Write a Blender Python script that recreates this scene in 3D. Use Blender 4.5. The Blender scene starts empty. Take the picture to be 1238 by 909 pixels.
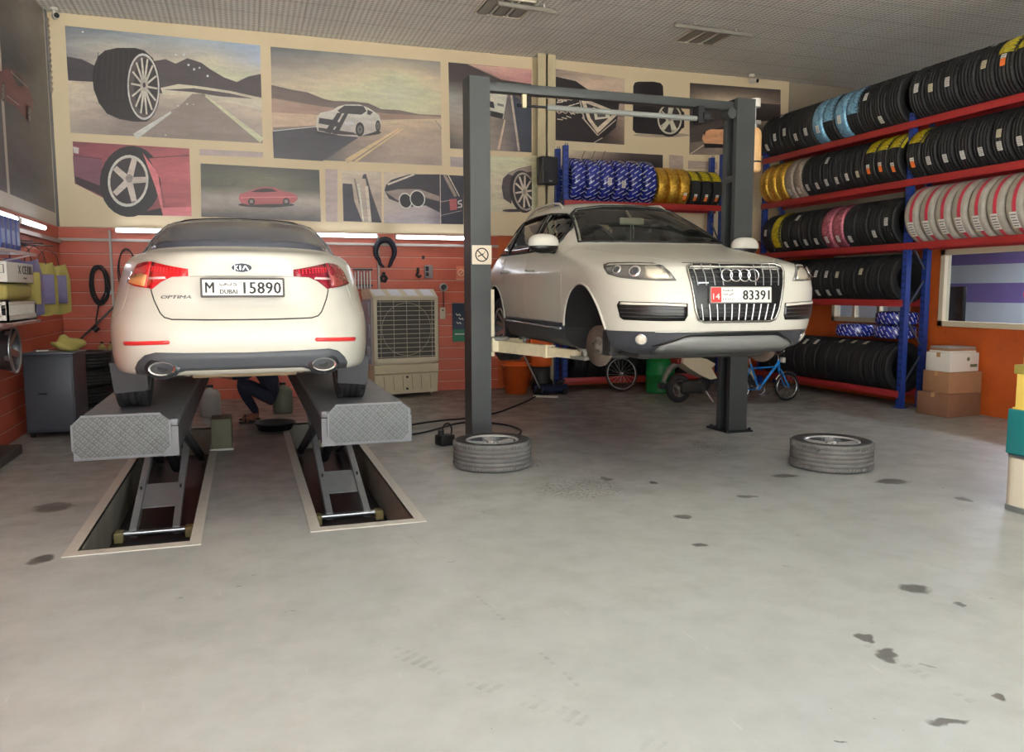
import bpy, bmesh, math, random
from mathutils import Vector, Matrix, Euler
from mathutils.bvhtree import BVHTree
random.seed(7)
PI = math.pi
SC = bpy.context.scene
COL = SC.collection

# ------------------------------------------------------------------ camera model (room axes: X along back wall, Y into the shop, Z up)
FPX, CX, CY, CAMH = 972.27, 619.0, 454.5, 1.7
YAW, PITCH, ROLL = 0.319083, 0.104892, -0.001873
_fw = Vector((math.sin(YAW)*math.cos(PITCH), math.cos(YAW)*math.cos(PITCH), -math.sin(PITCH)))
_r0 = Vector((math.cos(YAW), -math.sin(YAW), 0.0))
_u0 = _r0.cross(_fw)
_rt = _r0*math.cos(ROLL)+_u0*math.sin(ROLL)
_up = -_r0*math.sin(ROLL)+_u0*math.cos(ROLL)
CAMP = Vector((0, 0, CAMH))
def ray(x, y): return _rt*((x-CX)/FPX) + _up*(-(y-CY)/FPX) + _fw
def onY(x, y, Y): d = ray(x, y); return CAMP + d*(Y/d.y)
def onX(x, y, X): d = ray(x, y); return CAMP + d*(X/d.x)
def onZ(x, y, Z=0.0): d = ray(x, y); return CAMP + d*((Z-CAMH)/d.z)

# ------------------------------------------------------------------ colours and materials
def lin(c):
    out = []
    for v in c[:3]:
        v = v/255.0
        out.append(v/12.92 if v <= 0.04045 else ((v+0.055)/1.055)**2.4)
    return (out[0], out[1], out[2], 1.0)
MATS = {}
def mat(name, col, rough=0.5, metal=0.0, coat=0.0, spec=0.5, noise=0.0, nscale=8.0, bump=0.0, bscale=60.0, emit=None, estr=0.0, trans=0.0, ior=1.45, alpha=1.0, nrough=0.0):
    if name in MATS: return MATS[name]
    m = bpy.data.materials.new(name); m.use_nodes = True
    nt = m.node_tree; b = nt.nodes['Principled BSDF']
    c = lin(col)
    b.inputs['Base Color'].default_value = c
    b.inputs['Roughness'].default_value = rough
    b.inputs['Metallic'].default_value = metal
    b.inputs['Coat Weight'].default_value = coat
    b.inputs['Coat Roughness'].default_value = 0.05
    b.inputs['Specular IOR Level'].default_value = spec
    b.inputs['Transmission Weight'].default_value = trans
    b.inputs['IOR'].default_value = ior
    b.inputs['Alpha'].default_value = alpha
    if emit:
        b.inputs['Emission Color'].default_value = lin(emit); b.inputs['Emission Strength'].default_value = estr
    if noise or nrough:
        tc = nt.nodes.new('ShaderNodeTexCoord'); n = nt.nodes.new('ShaderNodeTexNoise')
        n.inputs['Scale'].default_value = nscale; n.inputs['Detail'].default_value = 5
        nt.links.new(tc.outputs['Object'], n.inputs['Vector'])
        if noise:
            mx = nt.nodes.new('ShaderNodeMix'); mx.data_type = 'RGBA'
            mx.inputs['A'].default_value = tuple(max(0, v*(1-noise)) for v in c[:3])+(1,)
            mx.inputs['B'].default_value = tuple(min(1, v*(1+noise)) for v in c[:3])+(1,)
            nt.links.new(n.outputs['Fac'], mx.inputs['Factor']); nt.links.new(mx.outputs['Result'], b.inputs['Base Color'])
        if nrough:
            mr = nt.nodes.new('ShaderNodeMapRange'); mr.inputs['To Min'].default_value = max(0, rough-nrough); mr.inputs['To Max'].default_value = min(1, rough+nrough)
            nt.links.new(n.outputs['Fac'], mr.inputs['Value']); nt.links.new(mr.outputs['Result'], b.inputs['Roughness'])
    if bump:
        tc = nt.nodes.new('ShaderNodeTexCoord'); n = nt.nodes.new('ShaderNodeTexNoise'); bp = nt.nodes.new('ShaderNodeBump')
        n.inputs['Scale'].default_value = bscale; n.inputs['Detail'].default_value = 4
        bp.inputs['Strength'].default_value = bump; bp.inputs['Distance'].default_value = 0.01
        nt.links.new(tc.outputs['Object'], n.inputs['Vector']); nt.links.new(n.outputs['Fac'], bp.inputs['Height']); nt.links.new(bp.outputs['Normal'], b.inputs['Normal'])
    MATS[name] = m
    return m
def glass(name, tint, rough=0.02, mixf=0.5):
    """thin pane: part transparent, part glossy"""
    if name in MATS: return MATS[name]
    m = bpy.data.materials.new(name); m.use_nodes = True; nt = m.node_tree
    nt.nodes.remove(nt.nodes['Principled BSDF']); out = nt.nodes['Material Output']
    tr = nt.nodes.new('ShaderNodeBsdfTransparent'); gl = nt.nodes.new('ShaderNodeBsdfGlossy'); mx = nt.nodes.new('ShaderNodeMixShader'); fr = nt.nodes.new('ShaderNodeFresnel')
    tr.inputs['Color'].default_value = lin(tint); gl.inputs['Roughness'].default_value = rough; fr.inputs['IOR'].default_value = 1.0+mixf
    ge = nt.nodes.new('ShaderNodeNewGeometry'); mu = nt.nodes.new('ShaderNodeMath'); mu.operation = 'MULTIPLY_ADD'; mu.inputs[1].default_value = -1; mu.inputs[2].default_value = 1
    m2 = nt.nodes.new('ShaderNodeMath'); m2.operation = 'MULTIPLY'; nt.links.new(ge.outputs['Backfacing'], mu.inputs[0]); nt.links.new(mu.outputs[0], m2.inputs[0]); nt.links.new(fr.outputs['Fac'], m2.inputs[1])
    nt.links.new(m2.outputs[0], mx.inputs['Fac']); nt.links.new(tr.outputs[0], mx.inputs[1]); nt.links.new(gl.outputs[0], mx.inputs[2]); nt.links.new(mx.outputs[0], out.inputs['Surface'])
    MATS[name] = m
    return m

# ------------------------------------------------------------------ mesh builder
class MB:
    def __init__(s): s.v = []; s.f = []; s.m = []; s.sm = []
    def add(s, vs, fs, m=0, smooth=False, M=None):
        b = len(s.v)
        s.v.extend([(M @ Vector(p)) if M is not None else Vector(p) for p in vs])
        for i, f in enumerate(fs):
            s.f.append([b+k for k in f]); s.m.append(m[i] if isinstance(m, (list, tuple)) else m); s.sm.append(smooth)
        return s
    def box(s, lo, hi, m=0, M=None, bev=0.0):
        x0, y0, z0 = lo; x1, y1, z1 = hi
        if bev > 0:
            bm = bmesh.new()
            vs = [bm.verts.new(p) for p in [(x0,y0,z0),(x1,y0,z0),(x1,y1,z0),(x0,y1,z0),(x0,y0,z1),(x1,y0,z1),(x1,y1,z1),(x0,y1,z1)]]
            for f in [(0,3,2,1),(4,5,6,7),(0,1,5,4),(1,2,6,5),(2,3,7,6),(3,0,4,7)]: bm.faces.new([vs[i] for i in f])
            bmesh.ops.bevel(bm, geom=list(bm.edges), offset=min(bev, 0.45*min(x1-x0, y1-y0, z1-z0)), segments=2, affect='EDGES', profile=0.5)
            bm.verts.index_update()
            s.add([v.co[:] for v in bm.verts], [[v.index for v in f.verts] for f in bm.faces], m, True, M); bm.free()
            return s
        return s.add([(x0,y0,z0),(x1,y0,z0),(x1,y1,z0),(x0,y1,z0),(x0,y0,z1),(x1,y0,z1),(x1,y1,z1),(x0,y1,z1)],
                     [(0,3,2,1),(4,5,6,7),(0,1,5,4),(1,2,6,5),(2,3,7,6),(3,0,4,7)], m, False, M)
    def cbox(s, c, d, m=0, M=None, bev=0.0):
        return s.box(tuple(c[i]-d[i]/2 for i in range(3)), tuple(c[i]+d[i]/2 for i in range(3)), m, M, bev)
    def bar(s, p0, p1, w, h, m=0, up=(0,0,1)):
        p0 = Vector(p0); p1 = Vector(p1); d = (p1-p0); L = d.length; d.normalize()
        u = Vector(up)
        if abs(d.dot(u)) > 0.99: u = Vector((1,0,0))
        x = d.cross(u).normalized(); y = x.cross(d).normalized()
        M = Matrix((( x.x, d.x, y.x, p0.x),(x.y, d.y, y.y, p0.y),(x.z, d.z, y.z, p0.z),(0,0,0,1)))
        return s.box((-w/2,0,-h/2),(w/2,L,h/2), m, M)
    def cyl(s, p0, p1, r, r1=None, n=16, m=0, caps=True, smooth=True):
        if r1 is None: r1 = r
        p0 = Vector(p0); p1 = Vector(p1); d = (p1-p0).normalized()
        u = Vector((0,0,1)) if abs(d.z) < 0.9 else Vector((1,0,0))
        x = d.cross(u).normalized(); y = d.cross(x).normalized()
        vs = []
        for i in range(n):
            a = 2*PI*i/n; e = x*math.cos(a)+y*math.sin(a)
            vs.append(p0+e*r); vs.append(p1+e*r1)
        fs = [(2*i, 2*((i+1)%n), 2*((i+1)%n)+1, 2*i+1) for i in range(n)]
        s.add(vs, fs, m, smooth)
        if caps:
            s.add([vs[2*i] for i in range(n)], [list(range(n))[::-1]], m); s.add([vs[2*i+1] for i in range(n)], [list(range(n))], m)
        return s
    def tube(s, pts, r, n=8, m=0, closed=False, caps=True):
        pts = [Vector(p) for p in pts]; k = len(pts); rs = r if isinstance(r, (list, tuple)) else [r]*k
        vs = []; prev = None
        for i, p in enumerate(pts):
            a = pts[(i-1)%k] if (closed or i > 0) else p; b = pts[(i+1)%k] if (closed or i < k-1) else p
            d = (b-a).normalized() if (b-a).length > 1e-9 else Vector((0,0,1))
            if prev is None:
                u = Vector((0,0,1)) if abs(d.z) < 0.9 else Vector((1,0,0)); x = d.cross(u).normalized()
            else:
                x = (prev - d*prev.dot(d)); x = x.normalized() if x.length > 1e-6 else d.orthogonal().normalized()
            prev = x; y = d.cross(x)
            for j in range(n):
                t = 2*PI*j/n; vs.append(p+(x*math.cos(t)+y*math.sin(t))*rs[i])
        fs = []
        for i in range(k if closed else k-1):
            for j in range(n):
                a = i*n+j; b = i*n+(j+1)%n; c = ((i+1)%k)*n+(j+1)%n; d = ((i+1)%k)*n+j
                fs.append((a, b, c, d))
        s.add(vs, fs, m, True)
        if caps and not closed:
            s.add(vs[:n], [list(range(n))[::-1]], m); s.add(vs[-n:], [list(range(n))], m)
        return s
    def lathe(s, prof, n=32, M=None, m=0, closed=False, smooth=True, mm=None):
        """prof: (radius, height) about local Z; mm: material per profile segment"""
        vs = []; k = len(prof)
        for i in range(n):
            a = 2*PI*i/n; ca, sa = math.cos(a), math.sin(a)
            for r, z in prof: vs.append((r*ca, r*sa, z))
        fs = []; ms = []
        for i in range(n):
            for j in range(k if closed else k-1):
                j2 = (j+1)%k
                fs.append((i*k+j, ((i+1)%n)*k+j, ((i+1)%n)*k+j2, i*k+j2)); ms.append(mm[j] if mm else m)
        return s.add(vs, fs, ms, smooth, M)
    def prism(s, poly, z0, z1, m=0, M=None, mtop=None):
        n = len(poly)
        a = sum(poly[i][0]*poly[(i+1)%n][1]-poly[(i+1)%n][0]*poly[i][1] for i in range(n))
        if a < 0: poly = poly[::-1]
        vs = [(p[0], p[1], z0) for p in poly]+[(p[0], p[1], z1) for p in poly]
        fs = [tuple(range(n))[::-1], tuple(range(n, 2*n))]+[(i, (i+1)%n, n+(i+1)%n, n+i) for i in range(n)]
        return s.add(vs, fs, [m, m if mtop is None else mtop]+[m]*n, False, M)
    def sphere(s, c, r, nu=16, nv=10, m=0, sc=(1,1,1), M=None):
        vs = []
        for j in range(nv+1):
            t = PI*j/nv
            for i in range(nu):
                a = 2*PI*i/nu; vs.append((c[0]+r*sc[0]*math.sin(t)*math.cos(a), c[1]+r*sc[1]*math.sin(t)*math.sin(a), c[2]+r*sc[2]*math.cos(t)))
        fs = [(j*nu+i, (j+1)*nu+i, (j+1)*nu+(i+1)%nu, j*nu+(i+1)%nu) for j in range(nv) for i in range(nu)]
        return s.add(vs, fs, m, True, M)
    def build(s, name, mats, parent=None, loc=None, rot=None):
        me = bpy.data.meshes.new(name); me.from_pydata([v[:] for v in s.v], [], s.f)
        if not isinstance(mats, (list, tuple)): mats = [mats]
        for mm in mats: me.materials.append(mm)
        me.polygons.foreach_set('material_index', s.m); me.polygons.foreach_set('use_smooth', s.sm); me.update()
        return link(name, me, parent, loc, rot)
def link(name, me, parent=None, loc=None, rot=None):
    o = bpy.data.objects.new(name, me); COL.objects.link(o)
    if parent is not None: o.parent = parent
    if loc is not None: o.location = loc
    if rot is not None: o.rotation_euler = rot
    return o
def tag(o, label, cat, group=None):
    o['label'] = label; o['category'] = cat
    if group: o['group'] = group
    return o
def thing(name, label, cat, loc=(0,0,0), rotz=0.0, group=None, rot=None):
    o = bpy.data.objects.new(name, None); COL.objects.link(o); o.empty_display_size = 0.1
    o.location = loc; o.rotation_euler = rot if rot else (0,0,rotz)
    return tag(o, label, cat, group)
def struct(o): o['kind'] = 'structure'; return o
CHILD = {}
def dup(root, loc=None, rot=None, label=None, group=None, swap=None):
    def cp(o, par):
        c = o.copy(); COL.objects.link(c)
        if par is not None: c.parent = par
        for ch in [x for x in bpy.data.objects if x.parent == o] if o not in CHILD else CHILD[o]: cp(ch, c)
        return c
    r = cp(root, None)
    if loc is not None: r.location = loc
    if rot is not None: r.rotation_euler = rot
    if label: r['label'] = label
    if group: r['group'] = group
    return r
def rr(w, h, r, n=5, c=(0,0)):
    """rounded rectangle outline"""
    pts = []
    for sx, sy, a0 in ((1,1,0),(-1,1,90),(-1,-1,180),(1,-1,270)):
        for i in range(n+1):
            a = math.radians(a0+90*i/n); pts.append((c[0]+sx*(w/2-r)+r*math.cos(a), c[1]+sy*(h/2-r)+r*math.sin(a)))
    return pts
def ellipse(cx, cy, rx, ry, n=24, rot=0.0):
    c, s_ = math.cos(rot), math.sin(rot); out = []
    for i in range(n):
        a = 2*PI*i/n; x, y = rx*math.cos(a), ry*math.sin(a); out.append((cx+x*c-y*s_, cy+x*s_+y*c))
    return out
def text_mesh(s, size, font_shear=0.0, ext=0.001, bold=0.0, spacing=1.0):
    cu = bpy.data.curves.new('lettering', 'FONT'); cu.body = s; cu.size = size; cu.extrude = ext; cu.shear = font_shear; cu.offset = bold
    cu.align_x = 'CENTER'; cu.align_y = 'CENTER'; cu.space_character = spacing; cu.resolution_u = 2
    o = bpy.data.objects.new('lettering', cu); COL.objects.link(o)
    dg = bpy.context.evaluated_depsgraph_get(); dg.update()
    me = bpy.data.meshes.new_from_object(o.evaluated_get(dg)); bpy.data.objects.remove(o)
    return me
def text_into(mb, s, size, M, m=0, xs=1.0, w=None, h=None, **k):
    """lettering in the local XY plane of M; w/h: fit to that width/height"""
    me = text_mesh(s, size, **k)
    vs = [v.co.copy() for v in me.vertices]
    if not vs: return
    x0 = min(v.x for v in vs); x1 = max(v.x for v in vs); y0 = min(v.y for v in vs); y1 = max(v.y for v in vs)
    sx = (w/(x1-x0)) if w else xs; sy = (h/(y1-y0)) if h else 1.0
    vs = [((v.x-(x0+x1)/2)*sx, (v.y-(y0+y1)/2)*sy, v.z) for v in vs]
    mb.add(vs, [list(p.vertices) for p in me.polygons], m, False, M)
    bpy.data.meshes.remove(me)
def facing(loc, nrm, up=(0,0,1)):
    """matrix whose local Z is nrm and local Y is up"""
    z = Vector(nrm).normalized(); x = Vector(up).cross(z).normalized(); y = z.cross(x)
    return Matrix(((x.x,y.x,z.x,loc[0]),(x.y,y.y,z.y,loc[1]),(x.z,y.z,z.z,loc[2]),(0,0,0,1)))
# ================================================================== ROOM
LX, RX, BY, CZ, FY = -2.58, 9.56, 13.49, 5.69, -0.9
GX = 13.0                       # upper right wall (behind the racks)
# pits: x0,x1,y0,y1
PITS = [(-1.105,-0.415,5.78,10.7),(0.46,1.15,5.83,10.7)]
def grid_mat(name, build): 
    m = bpy.data.materials.new(name); m.use_nodes = True; build(m.node_tree, m.node_tree.nodes['Principled BSDF']); MATS[name] = m; return m
def N(nt, t, **k):
    n = nt.nodes.new(t)
    for a, b in k.items():
        if a in ('op',): n.operation = b
        else: setattr(n, a, b)
    return n
def MATH(nt, op, a, b=None, c=None):
    n = nt.nodes.new('ShaderNodeMath'); n.operation = op
    for i, v in enumerate((a, b, c)):
        if v is None: continue
        if isinstance(v, (int, float)): n.inputs[i].default_value = v
        else: nt.links.new(v, n.inputs[i])
    return n.outputs[0]
def MIX(nt, f, a, b):
    n = nt.nodes.new('ShaderNodeMix'); n.data_type = 'RGBA'
    for k, v in (('Factor', f), ('A', a), ('B', b)):
        if isinstance(v, (int, float)): n.inputs[k].default_value = v
        elif isinstance(v, tuple): n.inputs[k].default_value = v
        else: nt.links.new(v, n.inputs[k])
    return n.outputs['Result']
def NOISE(nt, vec, scale, detail=4, rough=0.55, dist=0.0):
    n = nt.nodes.new('ShaderNodeTexNoise'); n.inputs['Scale'].default_value = scale; n.inputs['Detail'].default_value = detail
    n.inputs['Roughness'].default_value = rough; n.inputs['Distortion'].default_value = dist
    if vec is not None: nt.links.new(vec, n.inputs['Vector'])
    return n.outputs['Fac']
def RANGE(nt, v, a, b, c=0.0, d=1.0):
    n = nt.nodes.new('ShaderNodeMapRange'); nt.links.new(v, n.inputs['Value'])
    n.inputs['From Min'].default_value = a; n.inputs['From Max'].default_value = b; n.inputs['To Min'].default_value = c; n.inputs['To Max'].default_value = d
    return n.outputs['Result']
# stains with a shape of their own: photo x, y, half widths in px
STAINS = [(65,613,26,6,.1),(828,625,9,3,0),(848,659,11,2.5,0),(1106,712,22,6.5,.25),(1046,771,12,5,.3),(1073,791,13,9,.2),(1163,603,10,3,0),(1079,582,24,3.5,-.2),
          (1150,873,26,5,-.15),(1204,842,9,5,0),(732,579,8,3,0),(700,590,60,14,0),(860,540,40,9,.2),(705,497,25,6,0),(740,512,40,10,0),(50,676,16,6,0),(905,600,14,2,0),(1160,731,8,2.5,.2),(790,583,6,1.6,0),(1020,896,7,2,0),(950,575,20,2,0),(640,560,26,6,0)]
def floor_nodes(nt, b):
    tc = nt.nodes.new('ShaderNodeTexCoord'); P = tc.outputs['Object']
    big = NOISE(nt, P, 0.55, 6, 0.6, 0.4); mid = NOISE(nt, P, 3.2, 8, 0.65); fine = NOISE(nt, P, 34, 4)
    col = MIX(nt, RANGE(nt, big, .3, .7), lin((168,173,171)), lin((181,185,181)))
    col = MIX(nt, RANGE(nt, mid, .42, .8, 0, .7), col, lin((154,156,151)))
    # darker and browner towards the back, broken up by noise
    sep = nt.nodes.new('ShaderNodeSeparateXYZ'); nt.links.new(P, sep.inputs[0])
    far = RANGE(nt, MATH(nt, 'ADD', sep.outputs['Y'], MATH(nt, 'MULTIPLY', mid, 2.5)), 7.0, 13.5)
    g = MATH(nt, 'MULTIPLY', far, RANGE(nt, mid, .3, .6, .55, 1.0))
    col = MIX(nt, g, col, lin((96,88,80)))
    spots = MATH(nt, 'GREATER_THAN', NOISE(nt, P, 6.5, 3, .5, 1.2), .745)
    col = MIX(nt, MATH(nt, 'MULTIPLY', spots, .5), col, lin((78,76,72)))
    # scratches / faint tyre tracks
    mp = nt.nodes.new('ShaderNodeMapping'); mp.inputs['Rotation'].default_value = (0,0,.6); mp.inputs['Scale'].default_value = (14,1.1,1); nt.links.new(P, mp.inputs['Vector'])
    sc = MATH(nt, 'GREATER_THAN', NOISE(nt, mp.outputs[0], 1.6, 6, .7), .66)
    col = MIX(nt, MATH(nt, 'MULTIPLY', sc, .13), col, lin((235,232,222)))
    # faint tyre track
    for (q0, q1, wd) in (((470,785),(800,905),.10),((430,590),(700,830),.02),((1030,770),(1180,850),.05)):
        a = onZ(*q0); e = onZ(*q1); d = e-a; L = d.length
        m2 = nt.nodes.new('ShaderNodeMapping'); m2.vector_type = 'TEXTURE'; m2.inputs['Location'].default_value = (a+e)/2
        m2.inputs['Rotation'].default_value = (0,0,math.atan2(d.y, d.x)); m2.inputs['Scale'].default_value = (L/2, wd/2, 1); nt.links.new(P, m2.inputs['Vector'])
        s2 = nt.nodes.new('ShaderNodeSeparateXYZ'); nt.links.new(m2.outputs[0], s2.inputs[0])
        inside = MATH(nt, 'MULTIPLY', MATH(nt, 'LESS_THAN', MATH(nt, 'ABSOLUTE', s2.outputs['X']), 1.0), MATH(nt, 'LESS_THAN', MATH(nt, 'ABSOLUTE', s2.outputs['Y']), 1.0))
        blk = MATH(nt, 'GREATER_THAN', MATH(nt, 'FRACT', MATH(nt, 'MULTIPLY', s2.outputs['X'], L*9)), .45)
        col = MIX(nt, MATH(nt, 'MULTIPLY', MATH(nt, 'MULTIPLY', inside, blk), MATH(nt, 'MULTIPLY', RANGE(nt, mid, .45, .6), .32)), col, lin((112,110,104)))
    wob = nt.nodes.new('ShaderNodeTexNoise'); wob.inputs['Scale'].default_value = 9; wob.inputs['Detail'].default_value = 4; nt.links.new(P, wob.inputs['Vector'])
    wv = nt.nodes.new('ShaderNodeVectorMath'); wv.operation = 'MULTIPLY_ADD'; wv.inputs[1].default_value = (.14,.14,0); wv.inputs[2].default_value = (-.07,-.07,0)
    nt.links.new(wob.outputs['Color'], wv.inputs[0])
    wa = nt.nodes.new('ShaderNodeVectorMath'); wa.operation = 'ADD'; nt.links.new(P, wa.inputs[0]); nt.links.new(wv.outputs[0], wa.inputs[1])
    tot = None
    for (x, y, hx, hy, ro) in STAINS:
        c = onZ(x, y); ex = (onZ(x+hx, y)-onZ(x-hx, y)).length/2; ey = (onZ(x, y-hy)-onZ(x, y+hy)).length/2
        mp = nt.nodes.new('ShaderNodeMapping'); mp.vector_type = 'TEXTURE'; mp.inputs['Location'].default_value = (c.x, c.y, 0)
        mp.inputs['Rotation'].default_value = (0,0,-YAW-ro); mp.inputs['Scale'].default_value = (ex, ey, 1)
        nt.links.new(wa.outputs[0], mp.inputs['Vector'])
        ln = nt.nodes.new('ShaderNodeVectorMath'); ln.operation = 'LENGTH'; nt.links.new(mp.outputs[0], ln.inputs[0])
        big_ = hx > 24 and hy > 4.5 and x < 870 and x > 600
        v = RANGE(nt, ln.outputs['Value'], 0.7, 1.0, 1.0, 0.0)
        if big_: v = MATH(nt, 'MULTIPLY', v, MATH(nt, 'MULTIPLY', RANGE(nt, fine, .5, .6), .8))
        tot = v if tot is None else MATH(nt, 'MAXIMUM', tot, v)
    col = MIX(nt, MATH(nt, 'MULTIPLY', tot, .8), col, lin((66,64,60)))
    nt.links.new(col, b.inputs['Base Color'])
    nt.links.new(RANGE(nt, mid, .3, .7, .30, .48), b.inputs['Roughness'])
    b.inputs['Specular IOR Level'].default_value = 0.45
    bp = nt.nodes.new('ShaderNodeBump'); bp.inputs['Strength'].default_value = .12; bp.inputs['Distance'].default_value = .01
    nt.links.new(mid, bp.inputs['Height']); nt.links.new(bp.outputs[0], b.inputs['Normal'])
M_floor = grid_mat('grey sealed concrete', floor_nodes)
def ceil_nodes(nt, b):
    tc = nt.nodes.new('ShaderNodeTexCoord'); sep = nt.nodes.new('ShaderNodeSeparateXYZ'); nt.links.new(tc.outputs['Object'], sep.inputs[0])
    X, Y = sep.outputs['X'], sep.outputs['Y']
    def line(v, off):
        f = MATH(nt, 'FRACT', MATH(nt, 'DIVIDE', MATH(nt, 'ADD', v, off), .62))
        return MATH(nt, 'GREATER_THAN', MATH(nt, 'ABSOLUTE', MATH(nt, 'SUBTRACT', f, .5)), .485)
    ln = MATH(nt, 'MAXIMUM', line(X, 100.1), line(Y, 100.25))
    # embossed fish-scale pattern of the vinyl tiles
    k = 2*PI/.155
    a = MATH(nt, 'SINE', MATH(nt, 'MULTIPLY', MATH(nt, 'ADD', X, Y), k)); c = MATH(nt, 'SINE', MATH(nt, 'MULTIPLY', MATH(nt, 'SUBTRACT', X, Y), k))
    h = MATH(nt, 'MULTIPLY', a, c)
    n1 = NOISE(nt, tc.outputs['Object'], 1.2, 4)
    col = MIX(nt, RANGE(nt, h, -.15, .55), lin((238,235,230)), lin((190,185,178)))
    col = MIX(nt, RANGE(nt, n1, .35, .7, 0, .22), col, lin((196,184,168)))
    col = MIX(nt, MATH(nt, 'MULTIPLY', ln, .55), col, lin((168,162,156)))
    nt.links.new(col, b.inputs['Base Color']); b.inputs['Roughness'].default_value = .65
    bp = nt.nodes.new('ShaderNodeBump'); bp.inputs['Strength'].default_value = .5; bp.inputs['Distance'].default_value = .012
    nt.links.new(h, bp.inputs['Height']); nt.links.new(bp.outputs[0], b.inputs['Normal'])
M_ceil = grid_mat('embossed ceiling tiles', ceil_nodes)
def slat_nodes(c0, c1, groove):
    def f(nt, b):
        tc = nt.nodes.new('ShaderNodeTexCoord'); sep = nt.nodes.new('ShaderNodeSeparateXYZ'); nt.links.new(tc.outputs['Object'], sep.inputs[0])
        fr = MATH(nt, 'FRACT', MATH(nt, 'DIVIDE', MATH(nt, 'ADD', sep.outputs['Z'], 0.04), .192))
        g = MATH(nt, 'LESS_THAN', fr, .055); dk = MATH(nt, 'LESS_THAN', MATH(nt, 'ABSOLUTE', MATH(nt, 'SUBTRACT', fr, .075)), .03)
        n = NOISE(nt, tc.outputs['Object'], 1.7, 6, .6); n2 = NOISE(nt, tc.outputs['Object'], 9, 5, .6)
        col = MIX(nt, RANGE(nt, n, .3, .7), lin(c0), lin(c1))
        col = MIX(nt, RANGE(nt, n2, .6, .8, 0, .35), col, lin((96,52,38)))
        col = MIX(nt, MATH(nt, 'MULTIPLY', dk, .55), col, lin((78,36,26)))
        col = MIX(nt, MATH(nt, 'MULTIPLY', g, groove), col, lin((222,176,158)))
        nt.links.new(col, b.inputs['Base Color']); b.inputs['Roughness'].default_value = .42
        bp = nt.nodes.new('ShaderNodeBump'); bp.inputs['Strength'].default_value = .5; bp.inputs['Distance'].default_value = .01
        nt.links.new(MATH(nt, 'SUBTRACT', 1.0, dk), bp.inputs['Height']); nt.links.new(bp.outputs[0], b.inputs['Normal'])
    return f
M_slat = grid_mat('orange slatwall boards', slat_nodes((190,90,64), (176,78,56), .7))
def orange_nodes(nt, b):
    tc = nt.nodes.new('ShaderNodeTexCoord'); n = NOISE(nt, tc.outputs['Object'], 2.2, 7, .65, .5); n2 = NOISE(nt, tc.outputs['Object'], 11, 5, .6)
    col = MIX(nt, RANGE(nt, n, .32, .7), lin((196,92,34)), lin((176,78,30)))
    col = MIX(nt, RANGE(nt, n2, .62, .8, 0, .7), col, lin((98,56,32)))
    nt.links.new(col, b.inputs['Base Color']); b.inputs['Roughness'].default_value = .5
M_orange = grid_mat('scuffed orange wall paint', orange_nodes)
M_cream = mat('cream printed board', (230,211,176), .5, noise=.05, nscale=1.5)
M_beamcol = mat('beige steel beam', (186,172,140), .5, noise=.08)
M_wallgrey = mat('grey brown plaster', (140,128,112), .8, noise=.1)
M_white = mat('white paint', (226,222,212), .5)
M_trimgrey = mat('grey white trim', (196,190,178), .5)
M_pitwall = mat('stained pit concrete', (150,146,132), .8, noise=.35, nscale=5)
M_pitfloor = mat('oily pit floor', (30,30,34), .45, noise=.35, nscale=6)
M_pitframe = mat('pit steel edging', (200,197,186), .55, noise=.12, nscale=12)
M_dark = mat('black plastic', (26,26,28), .45)
M_black = mat('matt black', (16,16,17), .7)
M_alu = mat('brushed aluminium', (196,198,200), .32, metal=1.0)
M_chrome = mat('chrome', (225,225,226), .08, metal=1.0)
M_frame = mat('cream window frame', (214,200,170), .5)
M_lampoff = mat('frosted lamp cover', (206,200,188), .5)
M_led = mat('lit tube', (255,255,255), .4, emit=(236,240,255), estr=14.0)

def floor_obj():
    mb = MB()
    xs = sorted({-2.7, 13.1}|{v for p in PITS for v in p[:2]}); ys = sorted({FY-.1, 13.6}|{v for p in PITS for v in p[2:]})
    for i in range(len(xs)-1):
        for j in range(len(ys)-1):
            cx, cy = (xs[i]+xs[i+1])/2, (ys[j]+ys[j+1])/2
            if any(p[0] < cx < p[1] and p[2] < cy < p[3] for p in PITS): continue
            mb.add([(xs[i],ys[j],0),(xs[i+1],ys[j],0),(xs[i+1],ys[j+1],0),(xs[i],ys[j+1],0)], [(0,1,2,3)])
    return struct(mb.build('floor', M_floor))
floor_obj()
for k, (x0, x1, y0, y1) in enumerate(PITS):
    mb = MB(); d = -.34
    mb.add([(x0,y0,d),(x1,y0,d),(x1,y1,d),(x0,y1,d)], [(0,1,2,3)], 1)
    for a, c in (((x0,y0),(x0,y1)),((x0,y1),(x1,y1)),((x1,y1),(x1,y0)),((x1,y0),(x0,y0))):
        mb.add([(a[0],a[1],d),(c[0],c[1],d),(c[0],c[1],0),(a[0],a[1],0)], [(0,1,2,3)], 0)
    struct(mb.build('lift_pit', [M_pitwall, M_pitfloor]))
    mb = MB(); w = .075
    mb.box((x0-w,y0-w*1.3,-.02),(x0,y1+w,.006)); mb.box((x1,y0-w*1.3,-.02),(x1+w,y1+w,.006)); mb.box((x0,y0-w*1.3,-.02),(x1,y0,.006)); mb.box((x0,y1,-.02),(x1,y1+w,.006))
    struct(mb.build('trim_%d' % (k+1), M_pitframe))
mb = MB(); mb.add([(-40,-60,-.01),(40,-60,-.01),(40,FY-.1,-.01),(-40,FY-.1,-.01)], [(0,1,2,3)]); struct(mb.build('ground_outside', mat('sunlit pavement', (200,200,195), .8, noise=.06, nscale=.8)))
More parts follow.
